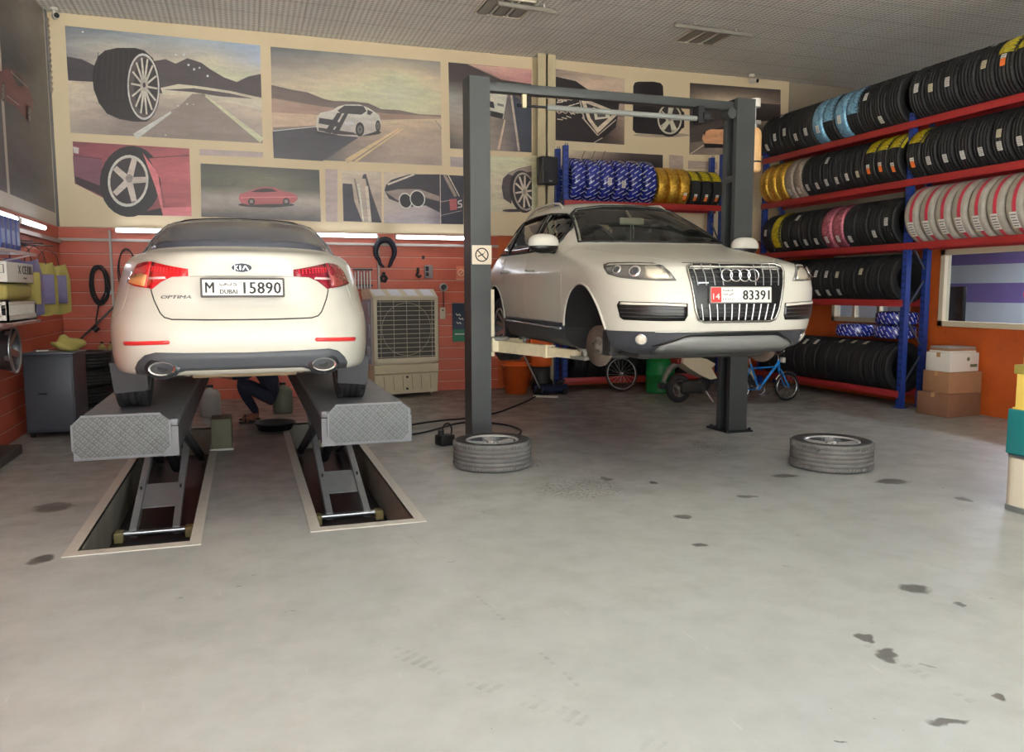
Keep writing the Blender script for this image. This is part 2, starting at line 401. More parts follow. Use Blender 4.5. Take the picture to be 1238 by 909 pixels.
# outside apron in front of the shop shows nothing but carries daylight
mb = MB(); mb.add([(-2.7,FY,CZ),(13.2,FY,CZ),(13.2,13.6,CZ),(-2.7,13.6,CZ)], [(3,2,1,0)]); struct(mb.build('ceiling', M_ceil))
mb = MB(); mb.box((LX-.15,FY,0),(LX,BY+.1,2.66), 0); mb.box((LX-.15,FY,2.66),(LX-.03,BY+.1,CZ), 1); struct(mb.build('wall_left', [M_slat, M_wallgrey]))
mb = MB(); mb.box((LX-.15,BY,0),(4.2,BY+.15,2.66), 0); mb.box((4.2,BY,0),(12.8,BY+.15,2.66), 1); mb.box((LX-.15,BY+.03,2.66),(GX+.1,BY+.15,CZ), 2); struct(mb.build('wall_back', [M_slat, M_orange, M_wallgrey]))
mb = MB(); mb.box((GX,FY,2.62),(GX+.15,BY+.1,CZ)); mb.box((GX,FY,0),(GX+.15,4.52,2.62)); struct(mb.build('wall_right', M_wallgrey))
# unseen front wall, its opening narrowed to darken the right side
OPX1, OPZ1 = 5.4, 4.9
mb = MB(); mb.box((OPX1,FY-.2,0),(GX+.1,FY,CZ)); mb.box((LX-.15,FY-.2,OPZ1),(OPX1,FY,CZ)); struct(mb.build('wall_front', M_wallgrey))
# office partition on the right with two windows
WZ0, WZ1 = 1.19, 2.28
W1 = (6.9, 9.16); W2 = (9.7, 11.4)
mb = MB()
ys = [4.6, W1[0], W1[1], W2[0], W2[1], BY]
for i in range(5):
    if i in (1, 3):
        mb.box((RX,ys[i],0),(RX+.08,ys[i+1],WZ0)); mb.box((RX,ys[i],WZ1),(RX+.08,ys[i+1],2.62))
    else: mb.box((RX,ys[i],0),(RX+.08,ys[i+1],2.62))
mb.box((RX,4.52,0),(12.8,4.6,2.62))
struct(mb.build('wall_partition', M_orange))
mb = MB(); mb.box((RX-.02,4.5,2.62),(12.8,BY,2.70)); struct(mb.build('trim_3', M_wallgrey))
# office behind the partition: striped wall, desk, monitor
OX = 12.6
def stripe_nodes(nt, b):
    tc = nt.nodes.new('ShaderNodeTexCoord'); sep = nt.nodes.new('ShaderNodeSeparateXYZ'); nt.links.new(tc.outputs['Object'], sep.inputs[0])
    zs = [onX(1210, y, OX).z for y in (319, 342, 366, 391)]
    Z = sep.outputs['Z']
    def band(a, c): return MATH(nt, 'MULTIPLY', MATH(nt, 'GREATER_THAN', Z, a), MATH(nt, 'LESS_THAN', Z, c))
    p = MATH(nt, 'ADD', MATH(nt, 'GREATER_THAN', Z, zs[0]), band(zs[2], zs[1]))
    nt.links.new(MIX(nt, p, lin((206,214,216)), lin((128,112,168))), b.inputs['Base Color'])
M_stripe = grid_mat('purple and white striped wall', stripe_nodes)
mb = MB(); mb.box((OX,4.6,0),(OX+.1,BY,2.62)); struct(mb.build('wall_office', M_stripe))
mb = MB(); mb.box((RX+.09,BY-.10,0),(OX,BY-.05,2.62)); mb.box((RX+.09,4.6,0),(OX,4.65,2.62)); struct(mb.build('wall_office_end', mat('pale office paint', (204,206,204), .6)))
def window(n, y0, y1, mull=()):
    mb = MB(); w = .075
    mb.box((RX-.03,y0,WZ0),(RX+.09,y1,WZ0+w)); mb.box((RX-.03,y0,WZ1-w),(RX+.09,y1,WZ1)); mb.box((RX-.03,y0,WZ0),(RX+.09,y0+w,WZ1)); mb.box((RX-.03,y1-w,WZ0),(RX+.09,y1,WZ1))
    for q in mull: mb.box((RX-.01,q-.03,WZ0),(RX+.07,q+.03,WZ1))
    f = struct(mb.build('window_%d' % n, M_frame))
    mb = MB(); mb.box((RX+.03,y0+w,WZ0+w),(RX+.036,y1-w,WZ1-w)); p = mb.build('pane', glass('office glass', (236,240,240), .01, .45), f)
window(1, *W1); window(2, *W2, mull=(10.35, 10.9))
# mirror-dark monitor on the office desk
mon = thing('monitor', 'black flat monitor standing behind the office window', 'monitor', (10.30, 9.62, 0.98), -.42)
mb = MB(); mb.box((-.03,-.37,.24),(.03,.37,.78), bev=.012); mb.build('screen', M_dark, mon)
mb = MB(); mb.box((-.025,-.05,.02),(.045,.05,.34)); mb.box((-.12,-.14,0),(.12,.14,.02)); mb.build('stand', M_dark, mon)
mb = MB(); mb.box((9.75,7.0,.93),(10.75,10.6,.98), bev=.01); dk = mb.build('desk_top', mat('grey desk laminate', (170,178,182), .4), tag(bpy.data.objects.new('office_desk', None), 'grey office desk under the monitor behind the window glass', 'desk'))
COL.objects.link(dk.parent)
mb = MB()
for (x, y) in ((9.8,7.1),(10.7,7.1),(9.8,10.5),(10.7,10.5)): mb.box((x-.03,y-.03,0),(x+.03,y+.03,.93))
mb.build('desk_leg', M_dark, dk.parent)
# ================================================================== LIGHT AND CAMERA
w = bpy.data.worlds.new('daylight'); SC.world = w; w.use_nodes = True
bg = w.node_tree.nodes['Background']; bg.inputs['Color'].default_value = (0.93, 0.98, 1.0, 1); bg.inputs['Strength'].default_value = 4.3
# portal in the open shop front: guides the sky light through the opening
pl = bpy.data.lights.new('shopfront_portal', 'AREA'); pl.shape = 'RECTANGLE'; pl.size = OPX1-LX; pl.size_y = OPZ1; pl.cycles.is_portal = True
po = bpy.data.objects.new('shopfront_portal', pl); COL.objects.link(po); po.location = ((OPX1+LX)/2, FY-.1, OPZ1/2); po.rotation_euler = (math.radians(90), 0, 0); po['kind'] = 'helper'
sn = bpy.data.lights.new('sun', 'SUN'); sn.energy = 60.0; sn.angle = .01; sn.color = (1.0, .97, .92)
so = bpy.data.objects.new('sun', sn); COL.objects.link(so); so.rotation_euler = (math.radians(20), 0, math.radians(-12)); so.location = (0,-8,12)
cam = bpy.data.cameras.new('camera'); cam.sensor_width = 36; cam.sensor_fit = 'HORIZONTAL'; cam.lens = FPX/1238*36; cam.clip_start = .05; cam.clip_end = 100
co = bpy.data.objects.new('camera', cam); COL.objects.link(co)
co.matrix_world = Matrix(((_rt.x,_up.x,-_fw.x,0),(_rt.y,_up.y,-_fw.y,0),(_rt.z,_up.z,-_fw.z,CAMH),(0,0,0,1)))
SC.camera = co
SC.view_settings.view_transform = 'Standard'; SC.view_settings.look = 'None'; SC.view_settings.gamma = 1; SC.view_settings.use_curve_mapping = False
SC.view_settings.exposure = 0.22
SC.cycles.max_bounces = 8; SC.cycles.diffuse_bounces = 5; SC.cycles.glossy_bounces = 4; SC.cycles.transparent_max_bounces = 12
SC.cycles.use_denoising = True
SC.cycles.sample_clamp_indirect = 6.0
# fluorescent battens
def batten(p0, p1, nrm, label, grp):
    p0 = Vector(p0); p1 = Vector(p1); t = thing('tube_light', label, 'light', p0, 0, grp); d = p1-p0; n = Vector(nrm)
    mb = MB(); mb.bar(n*.0, d+n*.0, .06, .07); mb.build('fixture', M_white, t)
    mb = MB(); mb.cyl(n*.05+d*.015, n*.05+d*.985, .019, n=10); mb.build('tube', M_led, t)
    mb = MB(); mb.bar(n*.04-Vector((0,0,0)), n*.04+d*.015, .03, .06); mb.bar(n*.04+d*.985, n*.04+d, .03, .06); mb.build('end_cap', M_white, t)
    return t
zl = 2.60
batten((-1.80,BY-.06,zl+.02),(-.62,BY-.06,zl+.02),(0,-1,-.15),'lit tube light on the back wall left of the white sedan roof','tube lights under the mural')
batten((1.10,BY-.06,zl+.01),(2.10,BY-.06,zl+.01),(0,-1,-.15),'lit tube light on the back wall above the right tail light of the white sedan','tube lights under the mural')
batten((2.40,BY-.06,zl),(3.62,BY-.06,zl),(0,-1,-.15),'lit tube light on the back wall just left of the near lift post','tube lights under the mural')
batten((LX+.06,10.95,2.55),(LX+.06,12.15,2.55),(1,0,-.15),'lit tube light on the left wall above the hanging yellow bags','tube lights under the mural')
batten((LX+.06,9.55,2.55),(LX+.06,10.75,2.55),(1,0,-.15),'lit tube light on the left wall above the blue file boxes','tube lights under the mural')
# two recessed ceiling lights, switched off, each with a conduit pipe across
def louvre(x, y, lab, plab):
    t = thing('ceiling_light', lab, 'light', (x, y, CZ), 0, 'recessed ceiling lights')
    mb = MB(); s = .36
    for a in (-1, 1): mb.box((-s,a*s-.02 if a>0 else -s,-.03),(s,a*s if a>0 else -s+.02,0)); mb.box((a*s-.02 if a>0 else -s,-s,-.03),(a*s if a>0 else -s+.02,s,0))
    mb.build('frame', mat('off white enamel', (206,198,180), .4), t)
    mb = MB()
    for i in range(3): mb.box((-.24+i*.24-.07,-s+.03,-.025),(-.24+i*.24+.07,s-.03,-.012))
    mb.build('louvre', mat('dull reflector metal', (150,146,138), .35, metal=.7), t)
    mb = MB()
    for i in range(2): mb.cyl((-.12+i*.24,-s+.04,-.018),(-.12+i*.24,s-.04,-.018), .016, n=8)
    mb.build('tube', M_lampoff, t)
    mb = MB(); mb.box((-s,-s,-.006),(s,s,-.002)); mb.build('backing', mat('dark lamp recess', (96,92,86), .6), t)
    return t
louvre(3.62, 11.25, 'switched off ceiling light nearer the left, above the near lift post', '')
louvre(7.0, 11.5, 'switched off ceiling light nearer the right, above the far lift post', '')
for (a, c, lab) in (((3.42,10.95),(4.3,11.03),'grey pipe lamp hung under the left ceiling light'),((6.18,11.0),(7.55,11.08),'grey pipe lamp hung under the right ceiling light')):
    t = thing('pipe_lamp', lab, 'light', (a[0], a[1], CZ), 0, 'pipe lamps under the ceiling')
    d = Vector((c[0]-a[0], c[1]-a[1], 0))
    mb = MB(); mb.cyl(Vector((0,0,-.07)), d+Vector((0,0,-.07)), .035, n=12); mb.build('tube', mat('dull grey tube', (128,122,114), .45), t)
    mb = MB()
    for f in (.25, .8): mb.cyl(d*f+Vector((0,0,-.05)), d*f, .012, n=8)
    mb.build('bracket', M_white, t)
# ================================================================== MURALS (flat prints on boards)
def print_mat():
    m = bpy.data.materials.new('printed picture'); m.use_nodes = True; nt = m.node_tree; b = nt.nodes['Principled BSDF']
    a = nt.nodes.new('ShaderNodeAttribute'); a.attribute_name = 'print'; tc = nt.nodes.new('ShaderNodeTexCoord'); mp = nt.nodes.new('ShaderNodeMapping'); mp.inputs['Scale'].default_value = (1.2, 1, 5.5); nt.links.new(tc.outputs['Object'], mp.inputs['Vector'])
    n1 = NOISE(nt, mp.outputs[0], 1.6, 7, .68, .8); n2 = NOISE(nt, tc.outputs['Object'], 22, 5, .7)
    k = MATH(nt, 'MULTIPLY', RANGE(nt, n1, .3, .7, .66, 1.10), RANGE(nt, n2, .3, .7, .90, 1.05))
    hs = nt.nodes.new('ShaderNodeHueSaturation'); hs.inputs['Saturation'].default_value = .78; nt.links.new(a.outputs['Color'], hs.inputs['Color']); nt.links.new(k, hs.inputs['Value'])
    nt.links.new(hs.outputs['Color'], b.inputs['Base Color']); b.inputs['Roughness'].default_value = .42
    return m
M_print = print_mat(); PG = 1.2
def pc(c): l = lin(c); return tuple(min(.84, 1.5*v**1.12) for v in l[:3])+(1,)
class Pic:
    def __init__(s, proj, z=(1/3.247, 0, 0)):
        s.proj = proj; s.v = []; s.f = []; s.c = []; s.k = 0; s.z = z
    def P(s, p): return s.proj(p[0]*s.z[0]+s.z[1], p[1]*s.z[0]+s.z[2], s.k)
    def poly(s, pts, col):
        s.k += 1; b = len(s.v); n = len(pts); s.v += [s.P(p) for p in pts]
        s.c += [pc(c) for c in col] if isinstance(col, list) else [pc(col)]*n
        s.f.append(tuple(range(b, b+n))); return s
    def grid(s, q, rows, sub=3):
        s.k += 1; R = len(rows)-1; C = len(rows[0])-1; nu, nv = C*sub, R*sub; b = len(s.v)
        for j in range(nv+1):
            for i in range(nu+1):
                u, v = i/nu, j/nv
                x = (q[0][0]*(1-u)+q[1][0]*u)*(1-v)+(q[3][0]*(1-u)+q[2][0]*u)*v; y = (q[0][1]*(1-u)+q[1][1]*u)*(1-v)+(q[3][1]*(1-u)+q[2][1]*u)*v
                s.v.append(s.P((x, y)))
                a, d = min(int(u*C), C-1), min(int(v*R), R-1); fu, fv = u*C-a, v*R-d
                col = [ (rows[d][a][k]*(1-fu)+rows[d][a+1][k]*fu)*(1-fv)+(rows[d+1][a][k]*(1-fu)+rows[d+1][a+1][k]*fu)*fv for k in range(3)]
                s.c.append(pc(col))
        for j in range(nv):
            for i in range(nu):
                a = b+j*(nu+1)+i; s.f.append((a, a+1, a+nu+2, a+nu+1))
        return s
    def ell(s, cx, cy, rx, ry, col, rot=0, n=28): return s.poly(ellipse(cx, cy, rx, ry, n, rot), col)
    def ring(s, cx, cy, rx, ry, t, col, rot=0, n=28):
        s.k += 1; b = len(s.v); o = ellipse(cx, cy, rx, ry, n, rot); i_ = ellipse(cx, cy, rx-t*rx/max(rx, ry), ry-t*ry/max(rx, ry), n, rot)
        s.v += [s.P(p) for p in o+i_]; s.c += [pc(col)]*(2*n)
        for k in range(n): s.f.append((b+k, b+(k+1)%n, b+n+(k+1)%n, b+n+k))
        return s
    def line(s, a, b, w, col, w2=None):
        w2 = w if w2 is None else w2; dx, dy = b[0]-a[0], b[1]-a[1]; L = math.hypot(dx, dy); nx, ny = -dy/L, dx/L
        return s.poly([(a[0]+nx*w/2,a[1]+ny*w/2),(b[0]+nx*w2/2,b[1]+ny*w2/2),(b[0]-nx*w2/2,b[1]-ny*w2/2),(a[0]-nx*w/2,a[1]-ny*w/2)], col)
    def spokes(s, cx, cy, rx, ry, n, w, col, rot=0.0, a0=0.0, inner=.15, outer=.95):
        for k in range(n):
            a = a0+2*PI*k/n; x, y = math.cos(a), math.sin(a); c, q = math.cos(rot), math.sin(rot)
            f = lambda t: (cx+(x*rx*t)*c-(y*ry*t)*q, cy+(x*rx*t)*q+(y*ry*t)*c)
            s.line(f(inner), f(outer), w*1.2, col, w)
        return s
    def build(s, name, parent):
        me = bpy.data.meshes.new(name); me.from_pydata([p[:] for p in s.v], [], s.f)
        at = me.color_attributes.new('print', 'FLOAT_COLOR', 'POINT')
        for i, c in enumerate(s.c): at.data[i].color = c
        me.materials.append(M_print)
        bm = bmesh.new(); bm.from_mesh(me)
        bm.to_mesh(me); bm.free(); me.update()
        return link(name, me, parent)
PBY = BY-.045
def back(x, y, k): return onY(x, y, PBY-.0008*k)
ZA = (1/3.247, 0, 0); ZB = (1/3.246, 310, 0); ZC = (1/3.245, 630, 0)
mural = tag(bpy.data.objects.new('mural_board', None), 'wide cream board printed with car and wheel pictures, left part of the back wall', 'mural'); COL.objects.link(mural)
mb = MB(); mb.box((LX+.02,PBY,2.66),(4.82,BY+.03,CZ-.005)); mb.build('board', M_cream, mural)
mural2 = tag(bpy.data.objects.new('mural_board', None), 'cream board printed with a black tyre and orange car, right of the beige beam', 'mural'); COL.objects.link(mural2)
mb = MB(); mb.box((5.16,PBY,2.66),(10.05,BY+.03,CZ-.005)); mb.build('board', M_cream, mural2)
# tyre on a mountain road
p = Pic(back, ZA); q = [(255,101),(1021,178),(1031,562),(277,521)]
p.grid(q, [[(96,102,112),(112,122,134),(138,146,154),(150,164,182),(150,172,200)],[(140,138,140),(176,168,156),(158,152,146),(196,188,170),(168,178,194)],[(118,112,118),(190,178,156),(205,192,162),(226,208,170),(220,206,176)],
           [(196,178,150),(200,184,158),(214,198,172),(214,198,172),(206,190,164)],[(196,180,158),(176,160,144),(160,146,134),(176,162,146),(190,174,154)],[(178,160,144),(140,124,116),(136,120,112),(142,126,118),(164,148,136)],[(160,146,136),(126,112,106),(132,116,110),(140,124,116),(156,142,132)]])
p.poly([(262,222),(320,232),(380,262),(380,322),(268,316)], (70,62,70))
p.poly([(600,240),(650,232),(690,250),(735,228),(790,246),(832,276),(880,304),(930,322),(975,300),(1024,290),(1027,388),(930,378),(760,362),(620,366)], (78,68,72))
p.poly([(630,345),(700,330),(780,338),(900,356),(1027,384),(1029,432),(860,392),(780,372),(640,372)], (208,194,172))
p.poly([(640,352),(760,346),(900,366),(1000,388),(860,378),(760,362)], (86,74,76))
p.poly([(500,533),(700,420),(755,368),(800,368),(1031,548),(1031,562)], (132,116,108))
p.line((530,536),(672,440),26,(226,214,196),8); p.line((806,376),(1029,552),6,(222,204,168),22)
for (x, y, r) in ((740,255,5),(762,272,5),(783,266,4),(815,298,5),(722,215,6),(735,408,4),(700,415,4),(650,530,3),(760,410,3),(905,225,3),(325,125,4),(690,215,4)): p.ell(x, y, r, r, (232,226,214), n=8)
p.poly([(363,305),(368,262),(384,222),(412,198),(460,188),(530,188),(566,198),(600,228),(622,280),(629,345),(622,410),(604,452),(576,478),(530,478),(470,468),(420,446),(388,404),(368,352)], (44,38,42))
for a in range(7): p.line((386+a*20,205-a*2),(372+a*22,330+a*12),2.5,(66,58,62))
p.ell(563,340,63,131,(206,196,182),-.03); p.ell(563,340,57,122,(92,82,80),-.03); p.ell(572,340,46,112,(58,50,52),-.03)
p.spokes(566,338,54,118,14,7,(206,196,182),-.03,.1); p.ell(566,334,15,24,(190,178,166)); p.ell(566,334,6,10,(70,62,62)); p.ring(563,340,63,131,7,(228,220,206),-.03)
p.build('picture', mural)
# red car fender
p = Pic(back, ZA)
p.poly([(285,555),(743,583),(752,848),(540,845),(293,720)], [(120,32,52),(158,34,54),(168,36,56),(120,28,44),(130,50,70)])
p.poly([(287,575),(310,580),(308,604),(290,600)], (190,180,180)); p.line((288,610),(400,624),4,(88,22,36)); p.line((560,622),(742,610),5,(92,20,34))
p.poly([(286,612),(400,626),(404,735),(293,716)], (118,62,84)); p.poly([(293,690),(420,740),(450,790),(300,722)], (58,34,44))
p.ell(512,712,120,140,(36,28,36),.1); p.poly([(520,840),(640,815),(640,846),(540,845)], (34,26,32))
p.poly([(560,600),(620,680),(640,815),(752,812),(752,848),(640,846),(612,740)], (196,70,84)); p.poly([(585,622),(742,612),(750,790),(650,800),(628,700)], (164,34,54))
p.ell(503,710,80,102,(196,182,170),.08); p.ell(503,710,70,90,(52,42,48),.08); p.spokes(506,708,72,92,5,22,(200,186,174),.08,-1.35,.0); p.ell(508,700,14,17,(150,138,130)); p.ring(503,710,80,102,9,(216,204,192),.08)
p.build('picture', mural)
# red sports car on a road
p = Pic(back, (1,0,0)); p.grid([(242.5,197.5),(386,205.5),(388,268),(243.5,262)], [[(72,72,70),(82,80,72),(70,68,66)],[(84,86,74),(112,108,86),(74,74,66)],[(92,90,78),(106,100,84),(86,82,74)],[(150,140,132),(160,148,138),(168,156,146)],[(150,138,130),(140,130,124),(130,120,116)],[(86,80,82),(84,78,80),(80,76,78)]])
p.ell(322,247.5,34,3.2,(60,48,52)); p.poly([(288.5,240),(290,234.5),(300,231.5),(309,228),(320,226),(332,227),(342,231),(353,233),(359,236),(360,241),(356,245),(340,246.5),(300,247.5),(291,245.5)], (160,38,54))
p.poly([(303,232),(311,228.8),(320,227.4),(329,228.2),(336,231.5),(318,232.5)], (60,36,46)); p.line((291,239),(358,238),1,(196,84,92))
for x in (304,346): p.ell(x,243.5,4.2,4.2,(38,28,34)); p.ell(x,243.5,2.4,2.4,(130,120,118))
p.build('picture', mural)
for qd in ([(241,180),(318,184),(318,190.5),(241,187.5)],[(393,204),(408,205),(408,268.5),(394,267.5)]):
    Pic(back, (1,0,0)).poly(qd, (172,154,150)).build('picture', mural)
# white coupe with stripes on a desert road
p = Pic(back, ZB); p.grid([(55,183),(722,242),(728,650),(68,620)], [[(92,94,100),(104,106,110),(122,120,118),(138,132,122),(122,116,112)],[(132,124,118),(160,148,132),(190,174,146),(232,212,166),(190,172,144)],[(190,174,148),(206,190,158),(220,202,164),(242,224,176),(214,194,158)],[(214,196,160),(216,198,162),(222,204,168),(228,208,168),(212,192,158)],[(150,126,108),(160,134,112),(176,150,124),(176,152,126),(160,140,120)],[(84,80,86),(100,92,94),(138,120,110),(160,140,124),(160,140,126)],[(64,62,74),(84,78,84),(132,116,108),(158,138,124),(150,132,122)]])
p.poly([(58,333),(140,352),(200,362),(265,388),(300,396),(380,398),(440,405),(490,428),(560,432),(640,448),(724,452),(725,464),(60,420)], (104,88,84))
p.poly([(60,385),(260,418),(520,446),(725,458),(725,466),(500,470),(60,440)], (150,122,104)); p.poly([(60,440),(470,465),(470,480),(62,500)], (188,160,132))
p.poly([(63,512),(240,493),(330,520),(400,540),(260,632),(68,620)], (70,66,76)); p.line((64,514),(240,496),3,(214,206,196))
p.line((352,634),(560,504),20,(204,176,124),4); p.line((385,636),(575,504),9,(204,176,124),3); p.line((700,470),(727,505),3,(120,104,96))
p.ell(360,520,130,16,(52,48,56))
p.poly([(234,494),(238,456),(252,442),(300,432),(320,418),(350,410),(405,410),(438,422),(462,438),(482,452),(489,480),(486,505),(462,518),(428,528),(405,538),(330,532),(240,514)], [(206,196,186)]*5+[(214,204,192)]*5+[(186,176,168)]*7)
p.poly([(318,434),(345,414),(420,416),(432,436),(412,450),(330,444)], (62,58,62)); p.poly([(436,430),(458,440),(446,452),(434,448)], (70,64,66))
p.poly([(318,442),(336,444),(292,524),(268,518)], (58,54,60)); p.poly([(346,444),(360,446),(318,528),(298,525)], (58,54,60))
p.poly([(246,462),(300,470),(338,486),(330,500),(244,484)], (64,60,66)); p.poly([(344,480),(376,474),(384,488),(350,492)], (222,214,204)); p.poly([(244,500),(380,520),(400,530),(330,528),(244,512)], (66,60,66))
for (x, y, a, c) in ((406,508,17,28),(477,494,10,22)): p.ell(x,y,a,c,(40,36,40)); p.ell(x,y,a*.62,c*.62,(104,98,96)); p.ell(x,y,a*.2,c*.2,(40,36,40))
p.build('picture', mural)
# white car leaning into a bend
p = Pic(back, ZB); p.grid([(753,244),(1080,272),(1080,598),(760,582)], [[(60,46,44),(128,92,88),(186,128,122),(190,128,122)],[(66,58,56),(80,66,62),(160,112,106),(176,118,112)],[(150,148,142),(120,110,104),(96,88,88),(74,74,82)],[(150,142,130),(150,134,120),(116,106,102),(70,78,92)],[(120,106,96),(160,140,124),(120,108,106),(60,64,80)],[(70,62,64),(150,132,120),(132,118,112),(48,48,62)]])
p.poly([(753,244),(820,250),(960,312),(1080,330),(1080,420),(1000,350),(900,330),(760,320)], (66,56,56)); p.poly([(830,252),(1080,274),(1080,318),(960,308)], [(206,160,140),(190,132,124),(176,110,110),(160,104,100)])
p.poly([(1000,360),(1080,440),(1080,598),(1040,595)], (58,64,80)); p.line((1000,372),(1030,592),8,(176,160,146)); p.line((975,470),(950,588),6,(196,172,146),10)
p.poly([(905,342),(925,338),(975,352),(985,372),(975,430),(968,468),(915,452),(905,430)], (212,200,182)); p.poly([(905,395),(930,400),(935,425),(908,420)], (44,42,48)); p.poly([(912,432),(970,446),(966,468),(914,454)], (48,46,50)); p.poly([(945,404),(972,410),(970,420),(946,414)], (120,112,108)); p.line((978,345),(980,372),4,(200,190,178))
p.build('picture', mural)
# strips behind the near post, exhausts, wheel detail
Pic(back, ZB).poly([(760,615),(812,618),(812,656),(762,654)], (160,146,146)).build('picture', mural)
p = Pic(back, ZB); p.grid([(334,668),(490,674),(492,874),(342,868)], [[(206,190,166),(196,180,160)],[(190,170,150),(170,152,140)],[(160,140,126),(176,158,142)]])
p.poly([(338,720),(376,722),(384,790),(400,830),(416,870),(342,868)], (58,54,70)); p.poly([(414,700),(420,684),(430,682),(452,760),(492,874),(452,872),(440,760),(428,702)], (66,60,72)); p.line((400,720),(420,868),10,(222,206,184),4); p.line((432,730),(446,870),12,(206,190,170)); p.line((385,700),(405,800),5,(120,106,100))
p.build('picture', mural)
p = Pic(back, ZB); p.grid([(500,674),(812,690),(812,880),(500,876)], [[(200,182,158),(196,178,158),(120,110,110)],[(196,180,166),(180,166,160),(90,84,90)],[(176,164,166),(170,160,166),(70,68,84)]])
p.poly([(503,748),(508,726),(530,705),(600,684),(720,684),(720,834),(664,806),(600,812),(562,796),(520,780)], (54,48,60)); p.line((515,724),(620,684),7,(206,190,170)); p.poly([(505,752),(560,742),(640,742),(718,770),(718,790),(640,770),(560,790)], (150,132,122))
for (x, y, a, c) in ((585,788,26,32),(632,780,30,35)): p.ell(x,y,a,c,(46,40,50),-.3); p.ring(x,y,a,c,5,(224,210,196),-.3)
p.poly([(722,685),(812,690),(812,880),(722,878)], (48,48,66)); p.line((738,686),(782,770),12,(150,132,120)); p.line((752,686),(796,770),4,(210,190,170)); p.line((722,792),(760,786),2,(190,176,164)); p.line((722,846),(806,826),2,(170,158,150)); p.poly([(757,782),(786,780),(788,822),(760,826)], (178,52,62))
p.line((792,790),(806,786),5,(206,198,194)); p.line((792,790),(793,800),5,(206,198,194)); p.line((793,800),(805,800),5,(206,198,194)); p.line((805,800),(805,812),5,(206,198,194)); p.line((805,812),(790,814),5,(206,198,194))
p.line((721,684),(723,878),3,(196,182,170))
p.build('picture', mural)
p = Pic(back, ZB); p.grid([(918,612),(1080,620),(1080,832),(918,830)], [[(226,206,166),(226,206,166)],[(206,188,160),(196,180,156)],[(216,196,162),(206,186,156)]])
p.poly([(962,735),(968,700),(990,678),(1030,660),(1080,650),(1080,700),(1010,716),(1000,800),(970,780)], (82,72,76)); p.poly([(985,682),(1030,662),(1080,652),(1080,672),(1010,690)], (150,132,118)); p.ell(1045,752,50,84,(42,36,42),-.15)
p.ell(1052,752,44,76,(170,156,144),-.15); p.ell(1052,752,38,68,(50,44,50),-.15); p.spokes(1052,752,38,68,10,7,(206,190,172),-.15); p.ell(1052,752,7,12,(160,146,136)); p.ell(1010,826,45,6,(66,56,58))
p.poly([(1081,610),(1130,610),(1130,840),(1081,840)], (228,208,166))
p.build('picture', mural)
# right board: engine and lamp, tyre, orange car
p = Pic(back, ZC); p.grid([(134,270),(407,308),(405,568),(134,550)], [[(128,112,104),(176,150,128),(200,176,148)],[(190,164,136),(206,176,148),(190,160,136)],[(90,78,74),(130,110,98),(150,126,108)],[(54,44,46),(60,50,50),(120,98,84)],[(44,38,42),(48,40,42),(100,80,70)]])
p.poly([(134,300),(215,318),(260,350),(390,372),(372,500),(300,560),(134,545)], (46,38,42))
for i in range(26): x = 138+(i*37)%92; y = 372+(i*53)%100; p.line((x, y),(x+14+(i*7)%12, y+8-(i*11)%20),4,(206,190,168))
for i in range(8): p.ring(150+(i%4)*24,380+(i//4)*52,11,14,4,(190,174,154))
p.poly([(228,372),(262,392),(360,432),(376,452),(300,524),(262,470)], (206,188,164)); p.poly([(255,405),(345,438),(356,452),(300,500),(272,462)], (60,52,54)); p.poly([(282,420),(346,442),(350,462),(290,470)], (212,198,178)); p.poly([(296,432),(330,444),(332,458),(300,460)], (96,86,82))
p.line((240,460),(300,530),5,(190,172,150)); p.line((300,532),(372,470),4,(190,172,150)); p.line((285,560),(320,540),4,(180,164,148)); p.line((226,372),(248,470),6,(180,164,148))
p.build('picture', mural2)
p = Pic(back, ZC); p.ell(550,530,110,9,(170,150,124)); p.poly([(440,338),(446,324),(460,320),(520,320),(548,326),(557,338),(560,420),(572,530),(450,522),(438,510)], (36,30,34)); p.ell(582,467,57,70,(36,30,34)); p.poly([(624,430),(640,440),(640,500),(626,508)], (36,30,34))
p.ell(583,467,48,60,(214,198,174)); p.ell(583,467,42,53,(56,46,46)); p.spokes(583,467,44,55,5,15,(214,198,174),0,-1.5,.0); p.spokes(583,467,44,55,5,4,(214,198,174),0,-1.2,.3); p.ell(583,467,7,9,(160,144,128))
p.build('picture', mural2)
p = Pic(back, ZC); p.grid([(662,325),(1018,352),(1018,612),(660,606)], [[(56,46,42),(60,50,48),(70,58,54),(60,50,46)],[(110,94,82),(176,152,124),(150,130,110),(120,102,88)],[(160,140,118),(196,172,144),(190,166,136),(160,140,118)],[(80,66,60),(70,58,54),(84,70,62),(78,66,60)],[(110,94,82),(130,112,96),(90,78,72),(70,60,58)],[(120,102,88),(150,130,112),(120,104,92),(80,70,64)]])
p.poly([(662,425),(720,402),(790,396),(1018,410),(1018,470),(662,500)], (58,48,46)); p.poly([(662,500),(790,470),(790,540),(664,560)], (76,64,58)); p.line((664,604),(715,570),3,(206,186,160))
p.poly([(710,545),(716,520),(740,508),(800,504),(900,505),(900,560),(800,572),(722,566)], (206,136,60)); p.poly([(718,562),(800,566),(900,556),(900,580),(720,580)], (36,28,28)); p.poly([(712,520),(726,512),(720,532)], (40,30,30)); p.poly([(760,508),(800,490),(880,492),(900,506)], (50,40,38))
p.build('picture', mural2)
p = Pic(back, ZC); p.grid([(190,588),(556,608),(556,700),(190,700)], [[(206,184,150),(150,130,112),(70,58,56),(60,50,50)],[(206,186,152),(90,76,72),(58,48,50),(50,42,44)],[(190,170,140),(80,68,66),(56,46,48),(50,42,44)]])
for i in range(3): p.line((215+i*40,680),(250+i*40,592),3,(90,76,70))
p.build('picture', mural2)
